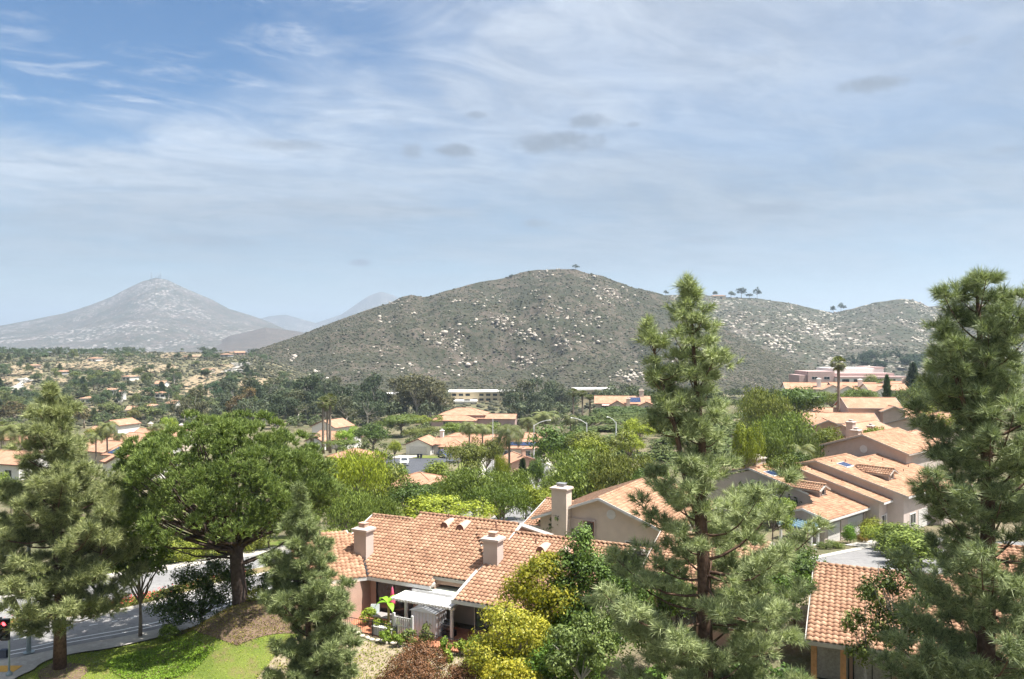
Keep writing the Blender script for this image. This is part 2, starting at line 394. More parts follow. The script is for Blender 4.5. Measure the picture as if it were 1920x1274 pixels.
def curve(pts, n):
    """smooth curve through points (Catmull-Rom), n samples"""
    p = np.array(pts, float); p = np.vstack([2 * p[0] - p[1], p, 2 * p[-1] - p[-2]]); m = len(p) - 3
    out = []
    for s_ in np.linspace(0, m - 1e-6, n):
        i = int(s_); t = s_ - i; a, b, c, d = p[i], p[i + 1], p[i + 2], p[i + 3]
        out.append(.5 * ((2 * b) + (c - a) * t + (2 * a - 5 * b + 4 * c - d) * t * t + (3 * b - a - 3 * c + d) * t ** 3))
    return np.array(out)
def offset(c, d):
    t = np.gradient(c, axis=0); t /= np.linalg.norm(t, axis=1, keepdims=True)
    return c + np.stack([-t[:, 1], t[:, 0]], 1) * d
def loft(name, A, B, nv, dz, m, kind='structure', thick=None, parent=None):
    t = np.linspace(0, 1, nv)[:, None, None]
    G = A[None] * (1 - t) + B[None] * t
    Z_ = ground(G[..., 0], G[..., 1]) + dz
    o = obj(name, grid_mesh(name, G[..., 0], G[..., 1], Z_, m), parent)
    if kind and parent is None: tag(o, kind=kind)
    return o
def kerb(name, c, d, m=None, w_=.16, hgt=.13):
    A = offset(c, d); B_ = offset(c, d + w_)
    za = ground(A[:, 0], A[:, 1]); zb = ground(B_[:, 0], B_[:, 1]); n = len(A)
    V = np.concatenate([np.c_[A, za - .05], np.c_[A, za + hgt], np.c_[B_, zb + hgt], np.c_[B_, zb - .05]])
    i = np.arange(n - 1); Q = np.concatenate([np.stack([i + k * n, i + 1 + k * n, i + 1 + (k + 1) * n, i + (k + 1) * n], 1) for k in range(3)])
    return tag(obj(name, raw_mesh(name, V, Q, [m or concrete_m])), kind='structure')
base_c = curve([(-70, 18), (-40, 37.0), (-28.3, 44.7), (-25.7, 46.7), (-22.8, 48.6), (-20, 51.4), (-16.5, 56.5), (-12, 63), (-6, 72), (0, 82), (3, 96), (5.5, 115), (7.5, 140), (8, 170), (7, 215), (4, 270)], 260)
loft('road', base_c, offset(base_c, 5.4), 6, .005, asphalt_m)
loft('road', offset(base_c, 7.6), offset(base_c, 13.2), 6, .005, asphalt_m)
loft('median_strip', offset(base_c, 5.56), offset(base_c, 7.44), 5, .12, median_m)
kerb('kerb', base_c, 5.40); kerb('kerb', base_c, 7.44); kerb('kerb', base_c, -.16); kerb('kerb', base_c, 13.2)
loft('sidewalk', offset(base_c, -1.35), offset(base_c, -.162), 3, .125, concrete_m)
loft('sidewalk', offset(base_c, 13.37), offset(base_c, 15.0), 3, .125, concrete_m)
lawn_strip = loft('lawn_verge', offset(base_c, 15.0), offset(base_c, 20.0), 4, .06, lawn_m)
def stripe(c, d, w_, i0, i1): return loft('lane_line', offset(c, d)[i0:i1], offset(c, d + w_)[i0:i1], 2, .012, paint_m)
fine = curve(base_c[14:120], 900)
stripe(fine, 1.55, .13, 0, 900); 
stripe(fine, .95, .12, 110, 900)
for k in range(0, 880, 62): stripe(fine, 3.5, .11, k, k + 22)
# street corner: pavement fan with the signal poles, and the lawn on the bank
lawn_edge = curve([W_ for W_ in [(-26.4, 40.0), (-26.2, 42.4), (-25.95, 43.3), (-26.0, 44.2), (-25.6, 45.1), (-24.6, 45.75), (-23.4, 46.3), (-22.2, 47.2), (-21.0, 48.3), (-19.6, 49.8), (-17.5, 52.3)]], 80)
fan_out = curve([(-33, 36.5), (-31, 40.5), (-29.6, 42.6), (-28.6, 43.9), (-27.6, 44.9), (-26.4, 45.8), (-24.8, 46.75), (-23.4, 47.7), (-22.0, 48.7), (-20.6, 50.3), (-18.4, 52.9)], 80)
loft('street_corner_pavement', lawn_edge, fan_out, 14, .132, concrete_m)
inner = curve([(-10, 33), (-9, 37), (-8.5, 39.5), (-8.2, 41), (-8.2, 42.5), (-8.6, 43.6), (-9.2, 44.8), (-10.2, 46.2), (-11.4, 47.8), (-12.6, 49.2), (-14.6, 51.6)], 80)
loft('lawn', lawn_edge, inner, 60, .05, lawn_m)
# bare slope under the umbrella pine, mulch ring and clover bed
slA = curve([(-20.9, 48.6), (-19.0, 47.2), (-17.6, 45.3), (-16.2, 44.2), (-15.0, 43.6)], 40); slB = curve([(-17.8, 51.8), (-15.8, 50.6), (-13.4, 48.6), (-11.6, 46.8), (-10.6, 45.6)], 40)
loft('bare_bank', slA, slB, 30, .085, bark_mulch)
rgA = curve([(-25.6, 43.2), (-24.9, 42.2), (-23.9, 41.7), (-22.8, 42.1)], 24); rgB = curve([(-25.5, 44.3), (-24.7, 44.4), (-23.6, 44.1), (-22.9, 43.2)], 24)
loft('mulch_bed', rgA, rgB, 14, .075, bark_mulch)
cvA = curve([(-22.4, 44.4), (-21.2, 42.9), (-20.0, 42.1), (-18.6, 42.1), (-17.2, 42.6)], 40); cvB = curve([(-21.9, 45.0), (-20.8, 46.2), (-19.4, 46.3), (-18.0, 44.9), (-16.4, 43.6)], 40)
loft('mulch_bed', cvA, cvB, 20, .10, bark_mulch)
# dry garden slope below the patio
dA = curve([(-14, 40), (-12.5, 44), (-10.8, 46.2), (-9.6, 47.5), (-7, 46.9), (-4, 45.6), (0, 44.2), (6, 41.5)], 60); dB = curve([(-12, 37), (-10, 38), (-8, 38.5), (-6, 38), (-4, 37.5), (0, 36.5), (4, 36), (8, 35)], 60)
loft('dry_garden', dA, dB, 30, .075, dry_soil)
# side street, drive and cul-de-sac
drA = curve([(33.4, 80.6), (37.8, 84.8), (41.8, 88.4)], 20); drB = curve([(34.8, 78.8), (39.4, 83.2), (43.6, 87.0)], 20)
loft('driveway_apron', drA, drB, 6, .06, concrete_m)
drC = curve([(19, 63), (33.4, 77.6), (39.6, 83.0), (43.9, 86.7)], 20); drD = curve([(27, 56), (39, 68), (47, 76), (54, 83)], 20)
loft('driveway', drC, drD, 10, .03, asphalt_m)
loft('driveway_edge', curve([(18.8, 63.1), (33.2, 77.8), (39.4, 83.2), (43.8, 86.9)], 20), curve([(19.2, 62.6), (33.9, 77.1), (40.0, 82.6), (44.2, 86.3)], 20), 3, .055, concrete_m)
loft('cul_de_sac', curve([(-27.5, 160), (-27.5, 178), (-34, 192), (-37, 200)], 30), curve([(-15, 158), (-17, 178), (-14, 194), (-4, 201)], 30), 10, .04, asphalt_d)
loft('cul_de_sac_pavement', curve([(-29.3, 160), (-29.3, 178), (-35.4, 191.4), (-39, 200)], 30), curve([(-27.6, 160), (-27.6, 178), (-34.1, 192.1), (-37.2, 200.1)], 30), 3, .13, concrete_m)
loft('front_drive', curve([(-31.5, 202.5), (-29.5, 210)], 8), curve([(-25.6, 201.5), (-23.6, 209)], 8), 4, .06, concrete_m)
loft('lawn_patch', curve([(-25.2, 201.6), (-23.2, 209)], 8), curve([(-18.5, 200.5), (-18.5, 207)], 8), 4, .07, lawn_m)
loft('lawn_patch', curve([(-54, 92), (-50, 110), (-47, 124)], 16), curve([(-45, 90), (-42, 104), (-40, 118)], 16), 8, .08, lawn_m)
loft('lawn_patch', curve([(-14, 74), (-12, 82), (-8, 92)], 16), curve([(-8, 72), (-6, 80), (-2, 90)], 16), 8, .08, lawn_m)
# ------------------------------------------------------------------ plants
needle_m = leaf_mat('pine_needles', (.055, .085, .035), (.46, .50, .26), 0.12, 0.45, nscale=1.1)
needle_d = leaf_mat('stone_pine_needles', (.04, .08, .02), (.28, .35, .095), 0.15, 0.5, nscale=1.2)
leaf_g = leaf_mat('leaves', (.068, .09, .028), (.23, .25, .075), 0.22, 0.5)
leaf_far = leaf_mat('far_leaves', (.05, .064, .038), (.145, .16, .088), 0.15, 0.7, nscale=0.25)
leaf_y = leaf_mat('golden_leaves', (.13, .16, .02), (.46, .42, .06), 0.35, 0.45)
leaf_r = leaf_mat('copper_leaves', (.06, .035, .018), (.24, .115, .055), 0.2, 0.5)
palm_m = leaf_mat('palm_fronds', (.06, .085, .025), (.19, .20, .075), 0.25, 0.5)
bark_pine = plain('pine_bark', (.12, .075, .055), 0.95, 0.45, 6, 0.8, 18, 0.1)
bark_grey = plain('grey_bark', (.20, .165, .13), 0.95, 0.3, 5, 0.6, 20, 0.1)
bark_pale = plain('pale_bark', (.46, .42, .37), 0.9, 0.3, 3, 0.4, 15, 0.1)
bark_dark = plain('dark_bark', (.075, .055, .045), 0.95, 0.35, 5, 0.7, 16, 0.1)

def unit(v): return v / np.maximum(np.linalg.norm(v, axis=-1, keepdims=True), 1e-9)
def rand_dir(r, n): return unit(r.normal(size=(n, 3)))

def tufts(C, Dv, n, L, wd, r, spread=(0.15, 1.35), droop=0.18):
    """needle brushes: n slender blades about each centre, fanning round its direction"""
    N = len(C)
    C = np.repeat(C, n, 0); Dv = unit(np.repeat(Dv, n, 0))
    pr = unit(np.cross(Dv, rand_dir(r, N * n)))
    th = r.uniform(spread[0], spread[1], (N * n, 1))
    d = unit(Dv * np.cos(th) + pr * np.sin(th) + np.array([0, 0, -droop]))
    ln = L * r.uniform(0.7, 1.15, (N * n, 1)) * np.repeat(r.uniform(0.8, 1.2, (N, 1)), n, 0)
    sd = unit(np.cross(d, rand_dir(r, N * n))) * wd * 0.5
    b = C + Dv * r.uniform(-0.35, 0.25, (N * n, 1)) * L
    V = np.stack([b - sd, b + sd, b + d * ln], 1).reshape(-1, 3)
    return V

def leaf_quads(Pn, Nn, size, aspect, droop, r):
    n = len(Pn)
    t = unit(np.cross(Nn, rand_dir(r, n)))
    t = unit(t + np.array([0, 0, -droop]))
    s = np.cross(Nn, t); s = unit(s)
    L = size * r.uniform(0.65, 1.3, (n, 1))
    V = np.stack([Pn - t * L * .5, Pn + s * L * aspect * .5, Pn + t * L * .5, Pn - s * L * aspect * .5], 1).reshape(-1, 3)
    return V

def cloud(blobs, n, size, r, aspect=0.55, droop=0.0, sub=14, subr=0.42, fill=0.75, jitter=0.9):
    """leaf positions gathered in clumps over the skin of a few ellipsoids"""
    bl = np.array(blobs, float)
    wgt = (bl[:, 3] * bl[:, 4] * bl[:, 5]) ** (2 / 3); wgt /= wgt.sum()
    out_p = []; out_n = []
    for b, k in zip(bl, wgt):
        m = max(int(n * k), 8)
        sc = rand_dir(r, sub); sc[:, 2] = np.where(sc[:, 2] < -0.55, -sc[:, 2], sc[:, 2])
        rad = r.uniform(fill - 0.2, fill + 0.1, (sub, 1)); sr = subr * r.uniform(0.7, 1.25, (sub, 1))
        i = r.integers(0, sub, m)
        d = rand_dir(r, m)
        p = sc[i] * rad[i] + d * sr[i] * r.uniform(0.35, 1.05, (m, 1)) ** 0.6
        out_p.append(b[:3] + p * b[3:6]); out_n.append(unit(d + sc[i] * 0.5 + r.normal(size=(m, 3)) * jitter * 0.5))
    return np.concatenate(out_p), np.concatenate(out_n)

def tri_mesh(name, V, m): return raw_mesh(name, V, np.arange(len(V)).reshape(-1, 3), [m])
def quad_mesh(name, V, m): return raw_mesh(name, V, np.arange(len(V)).reshape(-1, 4), [m])

def limb_path(a, b, r, sag=0.15, n=5):
    a = np.array(a, float); b = np.array(b, float); L = np.linalg.norm(b - a)
    return [a + (b - a) * t + np.array([r.normal() * .03 * L, r.normal() * .03 * L, math.sin(math.pi * t) * sag * L]) * (0 < t < 1) for t in np.linspace(0, 1, n)]

def pine(name, label, base, stems, seed, L=0.36, nn=38, wd=0.0225, spacing=0.46, per=4, color=(1, 1, 1, 1), group=None, up=(0.05, 0.75), tmat=None, mat_n=None, pad=.46, npad=15, bare=.34):
    """long-needled pine: stems carry whorled boughs, boughs carry plump pads of needle brushes"""
    r = np.random.default_rng(seed)
    root = empty(name, base, 0, label, 'tree', group)
    tm = MB(); C = []; Dd = []
    def add_pad(p, h, sc):
        n = max(5, int(npad * sc))
        e = rand_dir(r, n); e[:, 2] = np.abs(e[:, 2]) * np.where(r.random(n) < .8, 1, -.6)
        C.append(p + e * pad * sc * r.uniform(.3, 1.0, (n, 1)) * np.array([1, 1, .62])); Dd.append(unit(e * .9 + h * .3 + np.array([0, 0, .6])))
    for st in stems:
        pts = np.array(st['pts'], float); rad = st['rad']
        tm.tube(pts, list(np.interp(np.linspace(0, 1, len(pts)), [0, 1], rad)) if len(rad) == 2 else rad, 9)
        zs = [p[0] for p in st['prof']]; rs = [p[1] for p in st['prof']]
        z0, z1 = min(zs), max(zs); z = z0; az = r.uniform(0, 6.28)
        while z < z1 - 0.15:
            k = per if z < z1 - 1.5 else 3
            for j in range(k):
                zz = z + r.uniform(-0.2, 0.2)
                az += 2.4 + r.normal() * 0.35
                x0 = np.interp(zz, pts[:, 2], pts[:, 0]); y0 = np.interp(zz, pts[:, 2], pts[:, 1])
                ln = float(np.interp(zz, zs, rs)) * (r.uniform(0.35, .75) if r.random() < .35 else r.uniform(0.78, 1.1)) - pad * .5
                ln = max(ln, 0.12)
                f = (zz - z0) / (z1 - z0)
                el = up[0] + (up[1] - up[0]) * f + r.normal() * 0.14
                h = np.array([math.cos(az), math.sin(az), 0]); sv = np.cross(h, [0, 0, 1.0])
                s0 = np.array([x0, y0, zz]); bend = r.normal() * .12
                ts = np.linspace(0, 1, 6)
                bp = np.array([s0 + h * ln * t * math.cos(el) + sv * bend * ln * t * t + np.array([0, 0, 1]) * (ln * t * math.sin(el) - 0.12 * ln * math.sin(math.pi * t) + 0.2 * ln * t * t) for t in ts])
                tm.tube(bp, list(np.linspace(0.014 + 0.015 * ln, 0.008, 6)), 5, cap=False)
                npd = max(1, int(round(ln * (1 - bare) / (pad * .80))))
                for q in range(npd):
                    t = bare + (1 - bare) * (q + .6) / npd
                    p = np.array([np.interp(t, ts, bp[:, c]) for c in range(3)])
                    off = (0 if npd == 1 or q == npd - 1 else r.choice([-1, 1])) * r.uniform(.3, .95) * min(.95, ln * .38)
                    p2 = p + sv * off + np.array([0, 0, r.uniform(.02, .28)])
                    if off: tm.tube([p, p2], [.014, .008], 4, cap=False)
                    add_pad(p2, h, r.uniform(.7, 1.15) * min(1, .5 + ln * .4))
                    if npd > 2 and r.random() < .45: add_pad(p - sv * off * .8 + np.array([0, 0, .1]), h, r.uniform(.55, .9))
            z += spacing * r.uniform(0.7, 1.3)
        top = pts[-1]
        for g in range(4): add_pad(top + np.array([0, 0, -.05 - .2 * g]), np.array([0, 0, 1.]), .35 + .08 * g)
    tm.build('trunk', tmat or bark_pine, root, True)
    V = tufts(np.concatenate(C), np.concatenate(Dd), nn, L, wd, r, (0.1, 1.3), .12)
    cr = obj('crown', tri_mesh('crown', V, mat_n or needle_m), root); cr.color = color
    return root

def sway(base_x, base_y, pts):    # list of (x,y,z)
    return [(p[0] - base_x, p[1] - base_y, p[2]) for p in pts]

def near_tree(name, label, base, blobs, n, size, mat, seed, trunk=None, color=(1, 1, 1, 1), aspect=.55, droop=0., sub=14, subr=.42, cat='tree', group=None, bark=None, fill=.75, limbs=True, tr=0.12):
    r = np.random.default_rng(seed)
    root = empty(name, base, 0, label, cat, group)
    Pn, Nn = cloud(blobs, n, size, r, aspect, droop, sub, subr, fill)
    keep = Pn[:, 2] > 0.02
    cr = obj('crown' if cat == 'tree' else 'foliage', quad_mesh('crown', leaf_quads(Pn[keep], Nn[keep], size, aspect, droop, r), mat), root); cr.color = color
    tb = MB()
    if trunk is None: trunk = [(0, 0, -0.1), (0, 0, blobs[0][2] * 0.5)]
    tb.tube(trunk, list(np.linspace(tr, tr * .6, len(trunk))), 8)
    if limbs:
        for b in blobs:
            for q in range(3):
                e = (b[0] + r.normal() * b[3] * .35, b[1] + r.normal() * b[4] * .35, b[2] + r.uniform(-.2, .5) * b[5])
                tb.tube(limb_path(trunk[-1], e, r, .06), list(np.linspace(tr * .45, tr * .12, 5)), 5, cap=False)
    tb.build('trunk' if cat == 'tree' else 'stem', bark or bark_grey, root, True)
    return root

# ---- kinds of tree that stand farther off: one master each, 10 m tall, copied with its parts
MASTERS = {}
def master(kind, crown_me, trunk_me): MASTERS.setdefault(kind, []).append((crown_me, trunk_me))
def mk_leafy(kind, seed, blobs, n, size, mat, aspect=.55, droop=0., sub=14, subr=.42, fill=.75, bark=None, tr=.22, fork=0.35, limbs=3):
    r = np.random.default_rng(seed)
    Pn, Nn = cloud(blobs, n, size, r, aspect, droop, sub, subr, fill)
    if droop > 0.8:   # weeping: hang strands below
        k = r.random(len(Pn)) < 0.5
        Pn[k, 2] -= r.uniform(0, 1.6, k.sum())
    kp = Pn[:, 2] > 0.15
    cm = quad_mesh(kind + '_crown', leaf_quads(Pn[kp], Nn[kp], size, aspect, droop, r), mat)
    tb = MB(); zt = 10 * fork
    tr_pts = [(0, 0, -0.6), (r.normal() * .08, r.normal() * .08, zt * .5), (r.normal() * .15, r.normal() * .15, zt)]
    tb.tube(tr_pts, [tr, tr * .8, tr * .65], 7)
    for b in blobs:
        for q in range(limbs):
            e = (b[0] + r.normal() * b[3] * .3, b[1] + r.normal() * b[4] * .3, b[2] + r.uniform(0, .6) * b[5])
            tb.tube(limb_path(tr_pts[-1], e, r, .05), list(np.linspace(tr * .5, tr * .1, 5)), 4, cap=False)
    master(kind, cm, tb.mesh(kind + '_trunk', bark or bark_grey, True))
def rblobs(r, k, R0, zc, zr, s):
    return [(r.normal() * R0 * .45, r.normal() * R0 * .45, zc + r.uniform(-1, 1) * zr, s * r.uniform(.75, 1.2), s * r.uniform(.75, 1.2), s * r.uniform(.65, 1.0)) for _ in range(k)]
for sd in range(3):
    r_ = np.random.default_rng(100 + sd)
    mk_leafy('round', 10 + sd, rblobs(r_, 6, 3.2, 6.2, 1.5, 2.7), 7500, .34, leaf_g, sub=16)
    mk_leafy('willow', 20 + sd, rblobs(r_, 6, 3.4, 6.6, 1.5, 2.6), 8500, .42, leaf_g, aspect=.26, droop=1.4, sub=16, subr=.46)
    mk_leafy('far_round', 30 + sd, rblobs(r_, 5, 3.2, 6.0, 1.6, 2.8), 1500, .62, leaf_far, sub=12)
    mk_leafy('far_willow', 35 + sd, rblobs(r_, 6, 3.2, 6.0, 1.8, 2.5), 2600, .6, leaf_far, aspect=.35, droop=1.2, sub=12)
    mk_leafy('euc', 40 + sd, rblobs(r_, 9, 2.6, 6.6, 2.4, 1.45), 2600, .5, leaf_far, aspect=.36, droop=.9, sub=9, subr=.5, bark=bark_pale, tr=.17, fork=.3, limbs=2)
    mk_leafy('bush', 50 + sd, [(r_.normal() * 1.2, r_.normal() * 1.2, r_.uniform(2.0, 5.5), 3.6, 3.6, 4.2) for _ in range(4)], 4200, .55, leaf_g, sub=18, fork=.1, tr=.15)
    mk_leafy('far_bush', 60 + sd, [(r_.normal() * 1.5, r_.normal() * 1.5, 3.6, 4.2, 4.2, 5.2) for _ in range(3)], 420, 1.15, leaf_far, sub=10, fork=.1, tr=.15, limbs=1)
r_ = np.random.default_rng(5)
mk_leafy('umbrella', 71, [(0, 0, 7.4, 4.2, 4.2, 2.3), (-2, .5, 6.6, 2.6, 2.6, 1.8), (2, -.5, 6.6, 2.6, 2.6, 1.8), (0, 2, 6.5, 2.6, 2.6, 1.6)], 6500, .34, leaf_g, sub=22, subr=.33, fork=.42)
# cone-shaped conifer and columnar cypress
def mk_cone(kind, seed, prof, n, size, mat, up):
    r = np.random.default_rng(seed)
    z = 10 * r.uniform(0.06, 1, n) ** 0.8; rd = np.interp(z, [p[0] for p in prof], [p[1] for p in prof])
    az = r.uniform(0, 6.283, n); rr = rd * r.uniform(.45, 1.05, n) * (1 + .22 * np.sin(az * 5 + z * 2.1) + .15 * np.sin(z * 5))
    Pn = np.stack([rr * np.cos(az), rr * np.sin(az), z], 1)
    h = np.stack([np.cos(az), np.sin(az), np.full(n, up)], 1)
    V = tufts(Pn, h, 5, size, size * .22, r, (0.1, 1.1), .1)
    tb = MB().tube([(0, 0, -.5), (0, 0, 5), (0, 0, 9.6)], [.22, .14, .03], 7)
    master(kind, tri_mesh(kind + '_crown', V, mat), tb.mesh(kind + '_trunk', bark_dark, True))
mk_cone('conifer', 80, [(0.3, 1.0), (1.2, 2.5), (4, 1.9), (7, 1.0), (10, .1)], 1100, .75, leaf_far, .35)
mk_cone('conifer', 81, [(0.3, .8), (1.6, 2.3), (4.5, 1.7), (7.5, .8), (10, .1)], 1100, .75, leaf_far, .35)
mk_cone('cypress', 82, [(0, .7), (1, 1.05), (5, 1.1), (8, .75), (10, .1)], 1300, .6, leaf_far, 1.6)
# fan palm and feather palm
def mk_fan(kind, seed):
    r = np.random.default_rng(seed); V = []; 
    for i in range(52):
        az = i * 2.4 + r.normal() * .2; el = 1.35 - 2.5 * (i / 52) + r.normal() * .12
        d = np.array([math.cos(az) * math.cos(el), math.sin(az) * math.cos(el), math.sin(el)])
        st = np.array([0, 0, 9.0]) + d * .62; sdv = unit(np.cross(d, [0, 0, 1.01]))
        for k in np.linspace(-1.15, 1.15, 9):
            e = d * math.cos(k) + sdv * math.sin(k); tip = st + e * .62 + np.array([0, 0, -.14 - .12 * abs(k)])
            q = np.cross(e, d) ; wv = sdv * .06 * math.cos(k) + d * .06 * abs(math.sin(k))
            V += [st - wv * .3, st + e * .4 + wv, tip, st + e * .4 - wv]
        V += [np.array([0, 0, 9.0]) - sdv * .02, np.array([0, 0, 9.0]) + sdv * .02, st + sdv * .02, st - sdv * .02]
    tb = MB().tube([(0, 0, -.4), (.03, 0, 2), (.0, .03, 5), (0, 0, 8.4), (0, 0, 9.1)], [.26, .2, .17, .2, .14], 9)
    master(kind, quad_mesh(kind + '_crown', np.array(V), palm_m), tb.mesh(kind + '_trunk', bark_grey, True))
def mk_feather(kind, seed, nf=20, L=2.9, top=7.8):
    r = np.random.default_rng(seed); V = []
    for i in range(nf):
        az = i * 2.4 + r.normal() * .25; el = 1.3 - 1.5 * (i / nf) + r.normal() * .1
        h = np.array([math.cos(az), math.sin(az), 0]); p = np.array([0, 0, top]); e = el
        sdv = np.cross(h, [0, 0, 1.0])
        for k in range(12):
            d = h * math.cos(e) + np.array([0, 0, math.sin(e)]); q = p + d * L / 12
            V += [p - sdv * .025, p + sdv * .025, q + sdv * .02, q - sdv * .02]
            ll = .75 * math.sin(math.pi * (0.12 + .8 * k / 12)) + .1
            for s_ in (-1, 1):
                for m_ in (0.0, .5):
                    b = p + (q - p) * m_; t = b + sdv * s_ * ll + d * ll * .45 + np.array([0, 0, -.35 * ll])
                    V += [b, b + d * .09, t, b + (t - b) * .5 - d * .03]
            p = q; e -= .17 + .05 * r.random()
    tb = MB().tube([(0, 0, -.4), (.04, 0, 2), (0, .03, 5), (0, 0, top)], [.24, .17, .15, .13], 9)
    master(kind, quad_mesh(kind + '_crown', np.array(V), palm_m), tb.mesh(kind + '_trunk', bark_grey, True))
mk_fan('fan_palm', 90); mk_fan('fan_palm', 91)
mk_feather('feather_palm', 92); mk_feather('feather_palm', 93)

NAMES = {'round': 'broadleaf_tree', 'far_round': 'broadleaf_tree', 'willow': 'pepper_tree', 'far_willow': 'pepper_tree', 'euc': 'eucalyptus_tree', 'bush': 'shrub', 'far_bush': 'shrub',
         'umbrella': 'umbrella_pine', 'conifer': 'conifer_tree', 'cypress': 'cypress_tree', 'fan_palm': 'palm_tree', 'feather_palm': 'palm_tree'}
def place(kind, x, y, hgt, wid, label, color=(1, 1, 1), group=None, v=None, z=None, rot=None):
    """copy of a master tree: hgt tall, wid across"""
    ms = MASTERS[kind]; v = rng.integers(0, len(ms)) if v is None else v % len(ms)
    cm, tm_ = ms[v]
    root = bpy.data.objects.new(NAMES[kind], None); root.empty_display_size = .5; link(root)
    shrub = kind in ('bush', 'far_bush')
    tag(root, label, 'shrub' if shrub else ('palm' if 'palm' in kind else 'tree'), group)
    base_w = {'cypress': 2.2, 'conifer': 5.0, 'fan_palm': 2.6, 'feather_palm': 4.6, 'euc': 6.0, 'bush': 8.5, 'far_bush': 10., 'umbrella': 8.5}.get(kind, 8.2)
    root.location = (x, y, gz(x, y) if z is None else z)
    root.rotation_euler = (0, 0, rng.uniform(0, 6.28) if rot is None else rot)
    root.scale = (wid / base_w, wid / base_w, hgt / 10.0)
    c = link(bpy.data.objects.new('foliage' if shrub else 'crown', cm), root); c.color = tuple(color) + (1,)
    link(bpy.data.objects.new('stem' if shrub else 'trunk', tm_), root)
    return root
def T(kind, px, py, wpx, D, label, color=(1, 1, 1), group=None, v=None, hmin=2.0):
    """a tree at depth D whose top shows at (px,py) and is wpx across"""
    x = PX(px, D); zg = gz(x, D); h = max(PZ(py, D) - zg, hmin)
    return place(kind, x, D, h, wpx * D / F, label, color, group, v)
# ------------------------------------------------------------------ the near pines
def pine_px(name, label, D, main, prof, seed, extra=(), **kw):
    """stems and profiles read off as (px,py) / (py, half width px) at depth D"""
    s = D / F
    bx = PX(main[0][0], D); base = (bx, D, gz(bx, D))
    def st(pts, rad, pr, dy=0.0):
        q = [(PX(p[0], D) - bx, (p[2] if len(p) > 2 else 0.0), PZ(p[1], D) - base[2]) for p in pts]
        return dict(pts=q, rad=rad, prof=sorted([(PZ(a, D) - base[2], b * s) for a, b in pr]))
    stems = [st(main, kw.pop('rad', (0.3, 0.03)), prof)] + [st(*e) for e in extra]
    return pine(name, label, base, stems, seed, **kw)

pine_px('pine_tree', 'tallest pine in the centre right with forked trunk and shaggy long needles', 31,
        [(1326, 1508), (1322, 1150), (1319, 1050), (1313, 960), (1317, 880), (1316, 820), (1307, 743), (1300, 650), (1292, 525)],
        [(1420, 130), (1330, 200), (1250, 225), (1150, 232), (1080, 220), (1010, 175), (950, 90), (890, 72), (830, 92), (760, 98), (700, 82), (650, 72), (600, 54), (560, 36), (530, 14)],
        11, extra=[([(1305, 955), (1282, 889, -.2), (1263, 804, -.4), (1234, 707, -.5), (1209, 602, -.5)], (0.14, .03), [(850, 70), (800, 62), (740, 55), (690, 46), (650, 38), (615, 14)])],
        rad=[.34, .27, .25, .23, .17, .14, .11, .07, .03], spacing=.60, per=3, pad=.52, npad=17, color=(1.06, 1.08, 1.04, 1))
pine_px('pine_tree', 'dense pine with several leaders cut off by the right edge of the view', 28,
        [(1846, 1590), (1848, 1274), (1852, 1100), (1852, 900), (1845, 760), (1838, 640), (1830, 518)],
        [(1500, 170), (1350, 215), (1250, 205), (1150, 190), (1050, 190), (950, 195), (880, 195), (820, 180), (760, 135), (700, 125), (640, 110), (600, 85), (560, 55), (525, 16)],
        23, extra=[([(1850, 900), (1880, 760, .4), (1892, 640, .5), (1897, 545, .5)], (.12, .03), [(760, 60), (680, 60), (600, 42), (550, 12)]),
                   ([(1848, 860), (1800, 760, -.3), (1775, 690, -.4), (1762, 605, -.4)], (.11, .03), [(800, 70), (720, 60), (660, 45), (610, 12)])],
        rad=[.33, .3, .26, .21, .15, .1, .03], spacing=.54, per=3, pad=.5, color=(1.1, 1.16, 1.12, 1))
pine_px('pine_tree', 'broad pine with bare lower trunk beside the left road corner', 43.7,
        [(112, 1256), (113, 1150), (110, 1040), (104, 930), (100, 830), (96, 722)],
        [(1165, 100), (1130, 150), (1060, 158), (1000, 140), (950, 118), (910, 100), (870, 74), (820, 64), (780, 46), (750, 28), (726, 8)],
        37, rad=[.36, .28, .25, .2, .13, .03], spacing=.62, per=5, L=.40, nn=36, wd=.026, pad=.58, npad=18, up=(-.05, .8), color=(1.0, .98, .85, 1), extra=[([(112, 1130), (150, 1090, -.3), (196, 1035, -.4), (214, 985, -.5), (219, 925, -.5)], (.12, .03), [(1110, 58), (1040, 66), (990, 46), (950, 28), (925, 8)])])
pine_px('pine_tree', 'young bushy pine in front of the patio house', 36,
        [(588, 1392), (582, 1250), (575, 1130), (566, 1020), (561, 912)],
        [(1370, 60), (1300, 88), (1240, 98), (1190, 94), (1140, 86), (1090, 76), (1050, 62), (1010, 46), (985, 28), (950, 12), (915, 5)],
        41, rad=[.2, .15, .11, .07, .02], spacing=.42, per=4, L=.32, nn=40, pad=.38, up=(.1, .8), color=(.95, 1.0, .85, 1))

